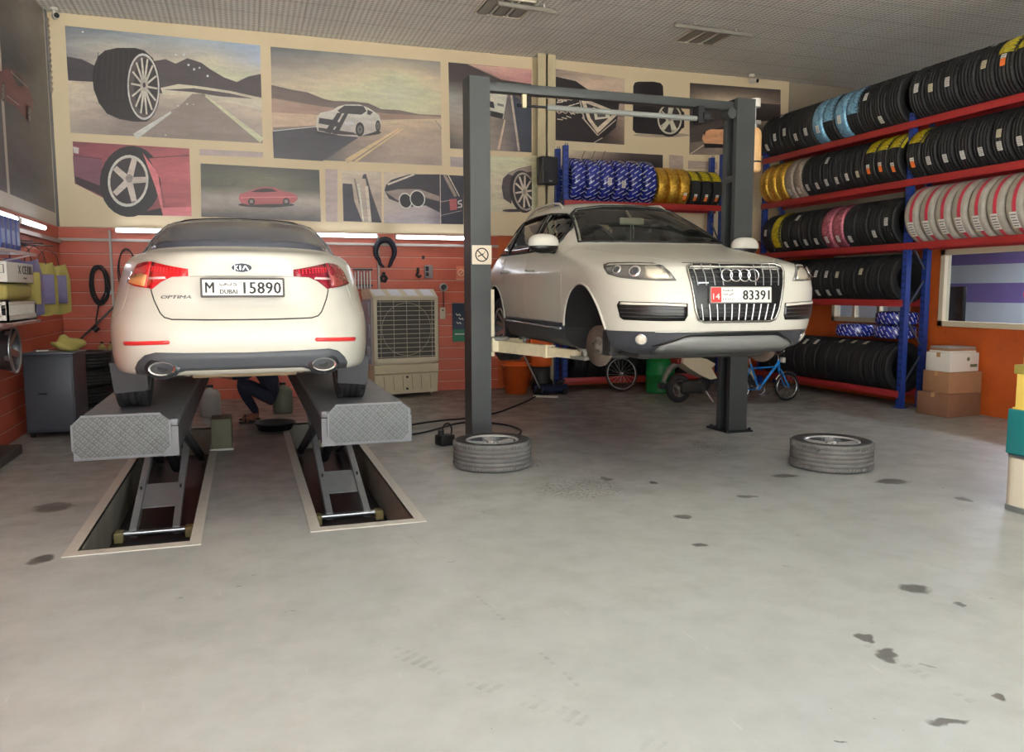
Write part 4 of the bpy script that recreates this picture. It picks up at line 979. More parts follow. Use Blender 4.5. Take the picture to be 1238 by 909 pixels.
# number plate
pl = MB(); M = facing(Vector((.004, -.014, .877)), (0,-1,.08))
pl.prism(rr(.512,.124,.008), -.02, .002, 0, M); npl = pl.build('number_plate', M_platefr, kia)
mb = MB(); mb.prism(rr(.486,.098,.005), .0, .0035, 0, M); mb.build('plate_field', M_plate, npl)
mb = MB()
for q_ in (-.0022, 0, .0022): text_into(mb, 'M', .08, M @ Matrix.Translation((-.20+q_,0,.004+abs(q_)*.05)), w=.050, h=.066)
for q_ in (-.0012, 0, .0012): text_into(mb, 'DUBAI', .03, M @ Matrix.Translation((-.088+q_,-.026,.004+abs(q_)*.05)), w=.102, h=.027)
mb.build('plate_letters', M_ink, npl)
mb = MB()
for (x0, y0, x1, y1) in ((-.138,.028,-.138,.014),(-.138,.014,-.112,.014),(-.112,.014,-.112,.028),(-.105,.014,-.105,.028),(-.105,.028,-.09,.014),(-.088,.014,-.072,.014),(-.072,.014,-.072,.026),(-.072,.026,-.066,.028),(-.058,.028,-.04,.024),(-.04,.024,-.04,.014),(-.06,.014,-.04,.014),(-.132,.006,-.128,.006),(-.11,.034,-.106,.034)):
    mb.bar(M @ Vector((x0,y0,.004)), M @ Vector((x1+1e-5,y1,.004)), .0045, .001, up=M.to_3x3() @ Vector((0,0,1)))
mb.build('script_print', M_ink, npl)
mb = MB()
text_into(mb, '15', .016, M @ Matrix.Translation((-.014,.03,.004)), w=.016, h=.016)
for q_ in (-.0022, 0, .0022): text_into(mb, '15890', .09, M @ Matrix.Translation((.118+q_,-.002,.004+abs(q_)*.05)), w=.228, h=.074, spacing=1.05)
mb.build('plate_digits', M_ink, npl)
# door mirrors
for s in (-1, 1):
    mb = MB(); mb.sphere((s*.965, 3.02, 1.06), .1, 16, 10, 0, (1.0,.62,.68)); mb.bar((s*.86,3.05,1.02),(s*.93,3.03,1.03),.05,.03); mh = mb.build('door_mirror', M_paint, kia)
    mb = MB(); mb.sphere((s*.965, 2.985, 1.06), .088, 16, 10, 0, (1.0,.5,.68)); mb.build('mirror_glass', M_dark, mh)
# underside
mb = MB(); mb.box((-.55,.62,.25),(.55,4.3,.33), bev=.03); mb.build('underbody', M_under, kia)
mb = MB(); mb.cyl((-.34,.40,.335),(.34,.40,.335),.07, n=20); mb.build('silencer', M_muffler, kia)
mb = MB(); mb.tube([(-.50,.09,.37),(-.47,.2,.35),(-.36,.34,.315)], .03, 10); mb.tube([(.50,.09,.37),(.47,.2,.35),(.36,.34,.315)], .03, 10); mb.build('tail_pipe', M_muffler, kia)
mb = MB(); mb.cyl((-.75,1.09,.36),(.75,1.09,.36),.03, n=12); mb.cyl((-.75,3.885,.34),(.75,3.885,.34),.03, n=12); mb.build('axle', M_under, kia)
for s in (-1, 1):
    mb = MB(); mb.add([(s*.66,.70,.34),(s*.90,.72,.36),(s*.88,.74,.14),(s*.66,.72,.16),(s*.66,.69,.34),(s*.90,.71,.36),(s*.88,.73,.14),(s*.66,.71,.16)], [(0,1,2,3),(7,6,5,4),(0,4,5,1),(2,6,7,3),(1,5,6,2),(3,7,4,0)]); mb.build('mud_flap', mat('dark flap', (44,45,49), .6), kia)
# ================================================================== RAMP LIFT UNDER THE SEDAN
def diamond_nodes(nt, b):
    tc = nt.nodes.new('ShaderNodeTexCoord'); sep = nt.nodes.new('ShaderNodeSeparateXYZ'); nt.links.new(tc.outputs['Object'], sep.inputs[0])
    k = 1/.019
    def cell(ca, sa, ox):
        u = MATH(nt, 'ADD', MATH(nt, 'MULTIPLY', sep.outputs['X'], ca*k), MATH(nt, 'MULTIPLY', sep.outputs['Z'], sa*k)); v = MATH(nt, 'ADD', MATH(nt, 'MULTIPLY', sep.outputs['X'], -sa*k), MATH(nt, 'MULTIPLY', sep.outputs['Z'], ca*k))
        fu = MATH(nt, 'SUBTRACT', MATH(nt, 'FRACT', MATH(nt, 'ADD', MATH(nt, 'MULTIPLY', u, .5), ox+50)), .5); fv = MATH(nt, 'SUBTRACT', MATH(nt, 'FRACT', MATH(nt, 'ADD', v, 50+ox)), .5)
        d = MATH(nt, 'ADD', MATH(nt, 'POWER', MATH(nt, 'DIVIDE', fu, .34), 2), MATH(nt, 'POWER', MATH(nt, 'DIVIDE', fv, .2), 2))
        return MATH(nt, 'LESS_THAN', d, 1.0)
    h = MATH(nt, 'MAXIMUM', cell(.7071,.7071,0), cell(.7071,-.7071,.25))
    n = NOISE(nt, tc.outputs['Object'], 9, 5)
    col = MIX(nt, RANGE(nt, n, .3, .7), lin((54,56,57)), lin((68,70,70)))
    col = MIX(nt, MATH(nt, 'MULTIPLY', h, .45), col, lin((98,100,99)))
    nt.links.new(col, b.inputs['Base Color']); b.inputs['Metallic'].default_value = .45; b.inputs['Roughness'].default_value = .42
    bp = nt.nodes.new('ShaderNodeBump'); bp.inputs['Strength'].default_value = .6; bp.inputs['Distance'].default_value = .004
    nt.links.new(h, bp.inputs['Height']); nt.links.new(bp.outputs[0], b.inputs['Normal'])
M_diamond = grid_mat('diamond tread plate', diamond_nodes)
M_liftgrey = mat('worn grey lift paint', (88,90,93), .5, noise=.25, nscale=10)
M_liftdark = mat('dark lift steel', (64,65,70), .5, noise=.2)
M_arm = mat('pale zinc arm', (176,178,178), .4, metal=.35, noise=.15, nscale=14)
M_brass = mat('brass coloured block', (150,136,92), .5, noise=.2)
PLT = [(-1.098,-.458,'left'),(.487,1.135,'right')]
for (x0, x1, sd) in PLT:
    xc = (x0+x1)/2; w = x1-x0
    t = thing('ramp_lift', 'raised grey ramp with diamond tread end plate under the %s wheels of the white sedan' % sd, 'car lift', (xc, 5.8, -.34), 0, 'ramps of the scissor lift')
    def Zl(z): return z+.34
    h = w/2
    mb = MB(); mb.box((-h,.012,Zl(.80)),(h,4.85,Zl(.85)), bev=.008); mb.build('deck', mat('worn deck plate', (104,105,108), .5, metal=.3, noise=.35, nscale=14), t)
    mb = MB(); mb.box((-h,.02,Zl(.62)),(-h+.03,4.8,Zl(.80))); mb.build('side_skirt', M_liftdark, t)
    mb = MB(); mb.box((h-.03,.02,Zl(.62)),(h,4.8,Zl(.80))); mb.build('side_skirt', M_liftdark, t)
    mb = MB(); mb.box((-h,.0,Zl(.60)),(h,.02,Zl(.80))); mb.build('end_plate', M_liftgrey, t)
    c = .055; a, b_ = (-h,h-.05) if sd == 'left' else (-h+.045,h-.02); z0, z1 = Zl(.615), Zl(.895)
    # tread plate flap
    M = Matrix(((1,0,0,0),(0,0,-1,-.004),(0,1,0,0),(0,0,0,1)))
    mb = MB(); mb.prism([(a+c,z0),(b_-c,z0),(b_,z0+c*1.2),(b_,z1-c*.9),(b_-c,z1),(a+c,z1),(a,z1-c),(a,z0+c)], 0, .012, 0, M); mb.build('tread_plate', M_diamond, t)
    mb = MB()
    for p_, q_ in (((a+c,z1),(b_-c,z1)),((a+c,z0),(b_-c,z0)),((a,z0+c),(a,z1-c)),((b_,z0+c*1.2),(b_,z1-c*.9))): mb.bar((p_[0],-.012,p_[1]),(q_[0],-.012,q_[1]),.012,.012)
    mb.build('plate_edge', M_liftgrey, t)
    # scissor arms standing in the pit
    def arms(y0, z0, y1, z1, wd, m, name):
        for s in (-1, 1):
            mb = MB(); mb.bar((s*wd,y0,z0),(s*wd,y1,z1),.055,.075); ar = mb.build(name, m, t)
            mb = MB(); L = Vector((s*wd, y0+(y1-y0)*.22, z0+(z1-z0)*.22)); mb.bar(L+Vector((0,-.046,-.0)), L+Vector((0,-.04,.05)), .03, .012); mb.build('slot', M_black, ar)
    arms(1.32, .06, 4.4, Zl(.60), .165, M_arm, 'scissor_arm')
    arms(4.4, .06, 1.32, Zl(.60), .225, M_liftdark, 'scissor_arm')  # second pair coloured dark to pass for shade between the legs
    mb = MB(); mb.cyl((-.26,1.32,.06),(.26,1.32,.06),.026, n=14); mb.build('axle_bar', M_alu, t)
    for s in (-1, 1):
        mb = MB(); mb.box((s*.27-.035,1.26,0),(s*.27+.035,1.38,.085), bev=.008); mb.build('slide_block', M_brass, t)
    p0, p1 = [Vector((0,1.32+3.08*q_,.06+.88*q_)) for q_ in (.13,.26)]
    mb = MB(); mb.bar(p0+Vector((0,-.03,0)), p1+Vector((0,-.03,0)), .27, .012); mb.build('cross_plate', M_arm, t)
    mb = MB(); mb.cyl((-.25,2.86,.5),(.25,2.86,.5),.03, n=12); mb.build('axle_bar', M_liftdark, t)
    mb = MB(); mb.cyl((0,3.6,.12),(0,2.5,.62),.05, n=14); mb.build('hydraulic_ram', M_liftdark, t)
    mb = MB(); mb.tube([(-.2,1.0,Zl(.66)),(-.22,1.02,Zl(.56)),(-.16,1.08,Zl(.50)),(-.1,1.2,Zl(.52))], .012, 8); mb.build('hydraulic_hose', M_arm, t)
# grey concrete plinth beside the left ramp
# ================================================================== WHITE SUV ON THE TWO POST LIFT
M_cab = mat('dark cabin lining', (84,84,80), .8)
M_grille = mat('black grille', (14,14,15), .35)
M_well = mat('wheel arch liner', (13,13,15), .85)
M_lampglass = mat('lamp housing', (98,96,92), .2, metal=.3)
M_cladd = mat('dark sill cladding', (52,54,60), .5)
SX, SY, SZ, SYAW = 3.675, 5.45, .93, math.radians(3.0)
def suvw(x, y): return (SX+x*math.cos(SYAW)+y*math.sin(SYAW), SY-x*math.sin(SYAW)+y*math.cos(SYAW))
suv = thing('suv_car', 'white suv lifted high between the two dark grey posts, front wheels off', 'car', (SX, SY, SZ), -SYAW)
#      z,   ya,   yb,   w,    La,  na,  ma, bowa, tapa, Lb, nb, mb, bowb, tapb
SK = [(.24, .42, 4.75, .80, .8, 2.2, 3.2, .10, .02, .6, 2.3, 4, .04, .03),
      (.275, .17, 4.90, .90, .85, 2.2, 3.2, .10, .02, .7, 2.3, 4, .05, .03),
      (.33, .09, 5.00, .945, .78, 2.4, 4.0, .10, .02, .7, 2.3, 4, .05, .03),
      (.455, .035, 5.06, .975, .76, 2.4, 4.2, .09, .02, .7, 2.3, 4.5, .05, .03),
      (.49, .025, 5.07, .980, .76, 2.4, 4.2, .09, .02, .7, 2.3, 4.5, .05, .03),
      (.60, .005, 5.086, .985, .76, 2.4, 4.2, .08, .02, .7, 2.3, 4.5, .05, .03),
      (.75, .000, 5.086, .990, .76, 2.4, 4.2, .08, .02, .7, 2.3, 4.5, .05, .04),
      (.88, .018, 5.06, .990, .78, 2.4, 4.2, .09, .02, .7, 2.3, 4.5, .05, .05),
      (.95, .045, 5.03, .985, .82, 2.35, 4.0, .10, .02, .8, 2.3, 4.5, .05, .06),
      (.985, .085, 5.00, .978, .88, 2.3, 3.7, .12, .02, .8, 2.3, 4.5, .05, .07),
      (1.02, .20, 4.97, .970, .92, 2.2, 3.4, .14, .02, .8, 2.3, 4.5, .05, .08),
      (1.06, .40, 4.93, .960, .92, 2.2, 3.3, .14, .02, .8, 2.3, 4.5, .05, .09),
      (1.10, .64, 4.89, .950, .9, 2.2, 3.2, .14, .02, .8, 2.3, 4.4, .05, .10),
      (1.14, .88, 4.85, .938, .82, 2.1, 3.2, .14, .02, .8, 2.3, 4.2, .06, .11),
      (1.18, 1.12, 4.81, .922, .75, 2.1, 3.2, .12, .02, .8, 2.2, 4.0, .06, .12),
      (1.205, 1.25, 4.78, .908, .7, 2.0, 3.6, .12, .02, .8, 2.2, 3.8, .07, .12),
      (1.25, 1.34, 4.74, .886, .7, 2.0, 3.8, .12, .02, .8, 2.2, 3.6, .08, .12),
      (1.35, 1.53, 4.64, .836, .7, 2.0, 3.8, .12, .02, .8, 2.1, 3.4, .10, .10),
      (1.45, 1.74, 4.52, .784, .7, 2.0, 3.8, .11, .02, .8, 2.1, 3.2, .10, .08),
      (1.55, 1.99, 4.36, .728, .65, 2.0, 3.6, .10, .02, .8, 2.0, 3.0, .10, .05),
      (1.62, 2.17, 4.22, .688, .6, 2.0, 3.4, .09, .02, .8, 2.0, 3.0, .10, .04),
      (1.672, 2.38, 4.05, .630, .55, 2.0, 3.2, .08, .0, .7, 2.0, 2.8, .08, .02),
      (1.712, 2.62, 3.80, .52, .5, 2.0, 3, .06, .0, .6, 2.0, 2.6, .06, .0),
      (1.730, 2.86, 3.50, .36, .3, 2, 2.6, .03, .0, .4, 2, 2.6, .03, .0),
      (1.738, 3.05, 3.28, .2, .2, 2, 2.2, .0, .0, .2, 2, 2.2, .0, .0)]
sb = Body(SK, 24, 30, 14); svh = sb.bvh(4)
vs, fs = sb.mesh(3)
me = bpy.data.meshes.new('body_shell'); me.from_pydata(vs, [], fs); me.materials.append(M_paint); me.polygons.foreach_set('use_smooth', [True]*len(fs)); me.update()
SW = (.92, 3.92); SR = .386; SZW = .385
arch = MB()
for y in SW:
    for s in (-1, 1): arch.cyl((s*.52, y, SZW), (s*1.2, y, SZW), .445, n=48)
WS = [(-.755,1.232),(-.5,1.222),(-.2,1.217),(.2,1.217),(.5,1.222),(.755,1.232),(.70,1.35),(.655,1.45),(.605,1.55),(.53,1.608),(.27,1.642),(0,1.650),(-.27,1.642),(-.53,1.608),(-.605,1.55),(-.655,1.45),(-.70,1.35)]
WIN = [[(1.84,1.178),(2.58,1.182),(2.58,1.58),(2.30,1.555),(2.09,1.49),(1.92,1.39),(1.85,1.27)], [(2.68,1.182),(3.56,1.190),(3.56,1.572),(3.1,1.59),(2.68,1.582)], [(3.63,1.190),(4.28,1.212),(4.16,1.36),(3.98,1.46),(3.78,1.535),(3.63,1.566)]]
def prism_axis(poly, a, b, axis):
    mb = MB()
    if axis == 'y': M = Matrix(((1,0,0,0),(0,0,-1,0),(0,1,0,0),(0,0,0,1))); mb.prism(poly, -b, -a, 0, M)
    else: M = Matrix(((0,0,1,0),(1,0,0,0),(0,1,0,0),(0,0,0,1))); mb.prism(poly, a, b, 0, M)
    return mb
def shrink(poly, f):
    cx = sum(p[0] for p in poly)/len(poly); cy = sum(p[1] for p in poly)/len(poly); return [(cx+(p[0]-cx)*f, cy+(p[1]-cy)*f) for p in poly]
GR = [(-.415,.955),(-.36,.978),(.36,.978),(.415,.955),(.42,.92),(.365,.62),(.335,.548),(.29,.532),(-.29,.532),(-.335,.548),(-.365,.62),(-.42,.92)]
cuts = [(arch, M_well), (prism_axis(shrink(WS, .97), .6, 4.1, 'y'), M_cab)]+[(prism_axis(shrink(w_, .96), -1.3, 1.3, 'x'), M_cab) for w_ in WIN]
me = boolean_cut(me, cuts)
ci = [i for i, mm in enumerate(me.materials) if mm and mm.name == M_paint.name]
shell = split_mesh(me, lambda f: not (f.material_index in ci and f.calc_center_median().z < .455), 'body_shell', suv)
sill = split_mesh(me, lambda f: f.material_index in ci and f.calc_center_median().z < .455, 'lower_cladding', suv)
for i in ci: sill.data.materials[i] = M_cladd
# glass
M_wsg = glass('windscreen glass', (222,226,222), .02, .6); M_swg = glass('tinted side glass', (120,122,128), .03, .8)
mb = MB(); patch_ray(svh, mb, WS, 'f', .003, .006, .07); mb.build('windscreen', M_wsg, suv)
mb = MB()
for a in (0,): 
    n = len(WS)
    pts = []
    for i in range(n):
        p, q = WS[i], WS[(i+1)%n]
        for t in (0, .5):
            x, z = p[0]+(q[0]-p[0])*t, p[1]+(q[1]-p[1])*t; h = svh.ray_cast(Vector((x,-3,z)), Vector((0,1,0))); pts.append(h[0]+h[1]*.003 if h[0] else Vector((x,1.5,z)))
    mb.tube(pts, .011, 6, closed=True)
mb.build('windscreen_seal', M_black, suv)
for ax, s in (('l', -1), ('R', 1)):
    for w_ in WIN: mb = MB(); patch_ray(svh, mb, w_, ax, .002, .006, .1); mb.build('side_window', M_swg, suv)
    for (a, b) in ((2.585,2.675),(3.565,3.625)):
        mb = MB(); patch_ray(svh, mb, [(a,1.182),(b,1.182),(b,1.578),(a,1.573)], ax, .006, .03, .08); mb.build('door_pillar', M_grille, suv)
    # chrome line round the side glass
    loop = [WIN[0][0], WIN[0][6], WIN[0][5], WIN[0][4], WIN[0][3], WIN[0][2], WIN[1][4], WIN[1][3], WIN[1][2], WIN[2][5], WIN[2][4], WIN[2][3], WIN[2][2], WIN[2][1], WIN[2][0], WIN[1][1], WIN[1][0], WIN[0][1]]
    pts = []
    for i in range(len(loop)):
        p, q = loop[i], loop[(i+1)%len(loop)]
        for t in (0, .33, .66):
            h = svh.ray_cast(Vector((s*3, p[0]+(q[0]-p[0])*t, p[1]+(q[1]-p[1])*t)), Vector((-s,0,0)))
            if h[0]: pts.append(h[0]+h[1]*.004)
    mb = MB(); mb.tube(pts, .009, 6, closed=True); mb.build('window_trim', M_black, suv)
def ray_line(bvh, pts, ax, off=.001, n=8):
    out = []
    for i in range(len(pts)-1):
        for j in range(n+(i == len(pts)-2)):
            t = j/n; a = pts[i][0]+(pts[i+1][0]-pts[i][0])*t; b = pts[i][1]+(pts[i+1][1]-pts[i][1])*t
            src, dr = {'l': (Vector((-3,a,b)), Vector((1,0,0))), 'R': (Vector((3,a,b)), Vector((-1,0,0))), 'f': (Vector((a,-3,b)), Vector((0,1,0))), 't': (Vector((a,b,4)), Vector((0,0,-1)))}[ax]
            h = bvh.ray_cast(src, dr)
            if h[0]: out.append(h[0]+h[1]*off)
    return out
for ax, s in (('l', -1), ('R', 1)):
    for ln in ([(1.42,.50),(1.42,.95),(1.50,1.17)], [(2.64,.47),(2.62,.8),(2.62,1.18)], [(3.60,1.19),(3.62,1.0),(3.50,.86)], [(1.45,.47),(3.45,.47)]):
        mb = MB(); mb.tube(ray_line(svh, ln, ax, .0005), .0035, 6); mb.build('door_seam', mat('faint seam', (150,144,132), .6), suv)
    for y, z in ((2.42,.985),(3.45,.985)):
        h = svh.ray_cast(Vector((s*3,y,z)), Vector((-s,0,0)))[0]
        mb = MB(); mb.tube([h+Vector((-s*.005,-.12,.0)), h+Vector((s*.03,-.085,.004)), h+Vector((s*.034,0,.006)), h+Vector((s*.03,.085,.006)), h+Vector((-s*.005,.12,.004))], .015, 8); mb.build('door_handle', M_paint, suv)
    # wheel arch lip
    for y in SW:
        pts = []
        for i in range(25):
            a = .17+(PI-.34)*i/24; yy, zz = y+.452*math.cos(a), SZW+.452*math.sin(a)
            h = svh.ray_cast(Vector((s*3,yy,zz)), Vector((-s,0,0)))
            if h[0]: pts.append(h[0]+Vector((s*.002,0,0)))
        mb = MB(); mb.tube(pts, .011, 8); mb.build('arch_lip', M_paint, suv)
    # lower door strake
    mb = MB(); patch_ray(svh, mb, [(1.40,.455),(3.42,.455),(3.42,.49),(1.40,.48)], ax, .006, .012, .1); mb.build('door_strake', M_cladd, suv)
    mb = MB(); mb.tube(ray_line(svh, [(1.45,.43),(2.4,.435),(3.4,.44)], ax, .012), .012, 6); mb.build('sill_strip', mat('grey sill strip', (120,124,132), .25, metal=.5), suv)
    # roof rail
    rp = []
    for i in range(16):
        y = 2.55+1.7*i/15; h = svh.ray_cast(Vector((s*.585, y, 4)), Vector((0,0,-1)))[0]; rp.append(h+Vector((0,0,.004 if i in (0,15) else .032)))
    mb = MB(); mb.tube(rp, .014, 8); mb.build('roof_rail', M_paint, suv)
    # mirrors: white cap over a black base
    mt = MB(); mt.sphere((s*1.07, 1.70, 1.225), .155, 24, 16, 0, (1.0,.55,.78)); mt.v = [Vector((s*1.07+.150*math.copysign(abs((v.x-s*1.07)/.155)**.72, v.x-s*1.07), v.y, max(1.205+.105*math.copysign(abs((v.z-1.225)/.121)**.8, v.z-1.225), 1.195))) for v in mt.v]
    mh = mt.build('door_mirror', M_paint, suv)
    mb = MB(); mb.sphere((s*1.065, 1.705, 1.190), .146, 20, 10, 0, (1.0,.54,.44)); mb.tube([(s*.90,1.78,1.15),(s*1.0,1.76,1.16),(s*1.08,1.75,1.17)], .03, 8); mb.build('mirror_base', M_grille, mh)
    # headlamps
    HL = [(.515,.848),(.55,.905),(.60,.962),(.66,.985),(.85,.995),(1.05,.995),(1.115,.982),(1.125,.95),(1.09,.905),(.97,.876),(.80,.857),(.65,.848)]
    mb = MB(); patch_sz(sb, mb, [(s*a, b) for a, b in HL], off=.008, depth=.02, d=.04); hl = mb.build('headlamp', M_lampglass, suv)
    mb = MB(); patch_sz(sb, mb, [(s*a, b) for a, b in [(.62,.970),(.70,.980),(.85,.984),(1.05,.984),(1.09,.970),(1.04,.974),(.85,.974),(.70,.970)]], off=.0105, depth=.006, d=.03); mb.build('led_strip', mat('grey lamp strip', (150,146,138), .3), hl)
    mb = MB(); patch_sz(sb, mb, [(s*a, b) for a, b in [(.555,.862),(.60,.93),(.66,.955),(.74,.957),(.76,.872),(.68,.860)]], off=.0105, depth=.006, d=.03); mb.build('lamp_reflector', mat('bright lamp reflector', (196,188,170), .2, metal=.4), hl)
    for (a, b, r) in ((.83,.920,.050),(.985,.935,.038)):
        p = sb.P(s*a, b, 'a', .010); n_ = (sb.P(s*a, b, 'a', .05)-sb.P(s*a, b, 'a', .0)).normalized(); M = facing(p, n_)
        mb = MB(); mb.lathe([(0,.004),(r*.45,.010),(r*.72,.004),(r*.8,.0),(r,.008),(r*1.06,.0)], 20, M, 0, mm=[1,1,0,0,0]); mb.build('projector', [M_chrome, mat('lamp lens dark', (52,52,56), .08)], hl)
    # lower intakes with daylight strip
    IN = [(.43,.674),(.60,.682),(.98,.690),(1.0,.66),(.965,.565),(.93,.545),(.60,.538),(.445,.540),(.425,.58)]
    mb = MB(); patch_sz(sb, mb, [(s*a, b) for a, b in IN], off=.006, depth=.02, d=.04); it = mb.build('bumper_intake', M_grille, suv)
    mb = MB(); patch_sz(sb, mb, [(s*a, b) for a, b in [(.44,.650),(.60,.658),(.97,.666),(.965,.684),(.60,.677),(.44,.670)]], off=.009, depth=.006, d=.04)
    mb.build('daylight_strip', mat('pale lamp strip', (214,208,196), .25), it)
    for k in range(3):
        mb = MB(); patch_sz(sb, mb, [(s*a, b) for a, b in [(.45,.625-.03*k),(.97,.632-.03*k),(.97,.637-.03*k),(.45,.630-.03*k)]], off=.010, depth=.006, d=.05); mb.build('intake_bar', mat('dark grey trim', (58,58,60), .4), it)
    # fog lamps
    p = sb.P(s*.76, .392, 'a', .004); n_ = (sb.P(s*.76, .392, 'a', .05)-sb.P(s*.76, .392, 'a', .0)).normalized(); M = facing(p, n_)
    mb = MB(); mb.lathe([(0,.012),(.034,.010),(.040,.004),(.046,.010),(.05,0)], 24, M, 0, mm=[0,0,1,1]); mb.build('fog_lamp', [mat('fog lamp glass', (206,200,186), .12), M_chrome], suv)
# grille
mb = MB(); patch_sz(sb, mb, GR, off=.004, depth=.03, d=.05); gr = mb.build('grille', M_grille, suv)
pts = []
for i in range(len(GR)):
    p, q = GR[i], GR[(i+1)%len(GR)]
    for t in (0, .34, .67): pts.append(sb.P(p[0]+(q[0]-p[0])*t, p[1]+(q[1]-p[1])*t, 'a', .010))
mb = MB(); mb.tube(pts, .0105, 8, closed=True); mb.build('grille_surround', mat('grey chrome', (150,148,142), .22, metal=.9), gr)
def xlim(z): return .335+(.42-.335)*min(1, max(0, (z-.548)/(.92-.548)))
for k in range(-5, 6):
    for (z0, z1) in ((.545,.668),(.812,.968)):
        x1 = xlim(z1)*k/5.6; x0 = xlim(z0)*k/5.6
        if z0 > .8 and abs(k) <= 1: continue
        mb = MB()
        P_ = [sb.P(x0+(x1-x0)*t, z0+(z1-z0)*t, 'a', .012) for t in (0,.5,1)]
        mb.tube(P_, .0062 if z0 < .8 else .0042, 6); mb.build('grille_bar', M_alu, gr)
for z in (.575,.605,.635,.84,.875,.91,.945):
    mb = MB(); mb.tube([sb.P(xlim(z)*.98*t, z, 'a', .008) for t in (-1,-.66,-.33,0,.33,.66,1)], .0035, 6); mb.build('grille_slat', mat('dark grey trim', (58,58,60), .4), gr)
for k in range(4):
    mb = MB(); oring(mb, Vector((-.1155+.077*k, sb.P(-.1155+.077*k, .892, 'a', .03).y, .892)), .0475, .0062, (0,-1,.12), 0, 28, 8); mb.build('badge_ring', M_chrome, gr)
mb = MB(); text_into(mb, 'quattro', .02, facing(Vector((-.31, sb.P(-.31,.835,'a',.016).y, .832)), (-.1,-1,0)), w=.085, h=.014, ext=.002); mb.build('script_letters', M_chrome, gr)
# plate
M = facing(Vector((0, -.034, .740)), (0,-1,.06)); mb = MB(); mb.prism(rr(.535,.126,.008), -.03, -.001, 0, M); npl = mb.build('number_plate', mat('chrome plate frame', (170,168,162), .3, metal=.6), suv)
mb = MB(); mb.prism(rr(.520,.112,.005), -.002, .003, 0, M); mb.build('plate_field', M_plate, npl)
mb = MB(); mb.prism(rr(.085,.112,.004,c=(-.22,0)), .003, .0042, 0, M); mb.build('red_block', mat('plate red', (206,48,44), .4), npl)
mb = MB(); text_into(mb, '14', .05, M @ Matrix.Translation((-.22,-.012,.0045)), w=.058, h=.045); mb.build('block_number', M_plate, npl)
mb = MB()
for q_ in (-.0022, 0, .0022): text_into(mb, '83391', .09, M @ Matrix.Translation((.128+q_,-.002,.004+abs(q_)*.05)), w=.232, h=.074, spacing=1.05)
mb.build('plate_digits', M_ink, npl)
mb = MB()
for (x0, y0, x1, y1) in ((-.165,.032,-.158,.038),(-.158,.038,-.15,.030),(-.145,.03,-.125,.03),(-.12,.044,-.12,.03),(-.12,.03,-.105,.03),(-.098,.03,-.084,.036),(-.08,.044,-.08,.03),(-.16,.008,-.145,.002),(-.145,.002,-.125,.002),(-.125,.002,-.12,.012),(-.112,.0,-.09,.0),(-.09,.0,-.085,.012),(-.078,.016,-.078,.0)):
    mb.bar(M @ Vector((x0,y0,.004)), M @ Vector((x1+1e-5,y1,.004)), .0042, .001, up=M.to_3x3() @ Vector((0,0,1)))
for i in range(5): mb.bar(M @ Vector((-.16+.02*i,-.04,.004)), M @ Vector((-.16+.02*i,-.027,.004)), .004, .001, up=M.to_3x3() @ Vector((0,0,1)))
mb.build('script_print', M_ink, npl)
# lower bumper: dark slot and grey skid plate
mb = MB(); patch_sz(sb, mb, [(-.66,.335),(-.46,.415),(-.40,.446),(.40,.446),(.46,.415),(.66,.335),(.60,.345),(.40,.418),(-.40,.418),(-.60,.345)], off=.006, depth=.02, d=.05); mb.build('bumper_slot', M_grille, suv)
mb = MB(); patch_sz(sb, mb, [(-.64,.285),(-.60,.335),(-.42,.405),(-.36,.415),(.36,.415),(.42,.405),(.60,.335),(.64,.285)], off=.014, depth=.03, d=.05); mb.build('skid_plate', mat('grey skid plate', (104,104,102), .45, noise=.15), suv)
mb = MB(); mb.tube([sb.P(-.66+.066*i, .452, 'a', .004) for i in range(21)], .006, 6); mb.build('bumper_lip', mat('grey chrome', (150,148,142), .22, metal=.9), suv)
# bonnet shut line
for s in (-1, 1):
    pts = ray_line(svh, [(s*.43,.20),(s*.60,.45),(s*.72,.9),(s*.78,1.35)], 't', .0005)
    mb = MB(); mb.tube(pts, .0035, 6); mb.build('bonnet_seam', mat('faint seam', (150,144,132), .6), suv)
mb = MB(); mb.tube([sb.P(-.43+.043*i, .990, 'a', .0005) for i in range(21)], .004, 6); mb.build('bonnet_edge', M_seam, suv)
# cabin: mirror with hanging cord, dash, seats
mb = MB(); mb.box((-.20,1.92,1.43),(.06,1.945,1.50), bev=.01); mb.bar((-.07,1.945,1.49),(-.07,2.08,1.58),.02,.02); im = mb.build('interior_mirror', mat('beige mirror back', (176,168,150), .4), suv)
mb = MB(); mb.tube([(-.085,1.92,1.43),(-.09,1.915,1.34),(-.085,1.915,1.27)], .004, 6); mb.tube([(-.06,1.92,1.43),(-.053,1.915,1.35),(-.06,1.915,1.29)], .004, 6); mb.build('hanging_cord', mat('pale cord', (196,190,176), .7), im)
for s in (-.38, .38):
    mb = MB(); mb.box((s-.22,2.65,1.15),(s+.22,2.78,1.42), bev=.05); mb.box((s-.12,2.68,1.43),(s+.12,2.76,1.56), bev=.04); mb.build('seat', mat('dark seat leather', (30,30,32), .5), suv)
mb = MB(); mb.tube([(-.38+.17*math.cos(2*PI*i/20),2.1+.05*math.sin(2*PI*i/20),1.26+.15*math.sin(2*PI*i/20)) for i in range(20)], .014, 6, closed=True); mb.build('steering_wheel', M_black, suv)
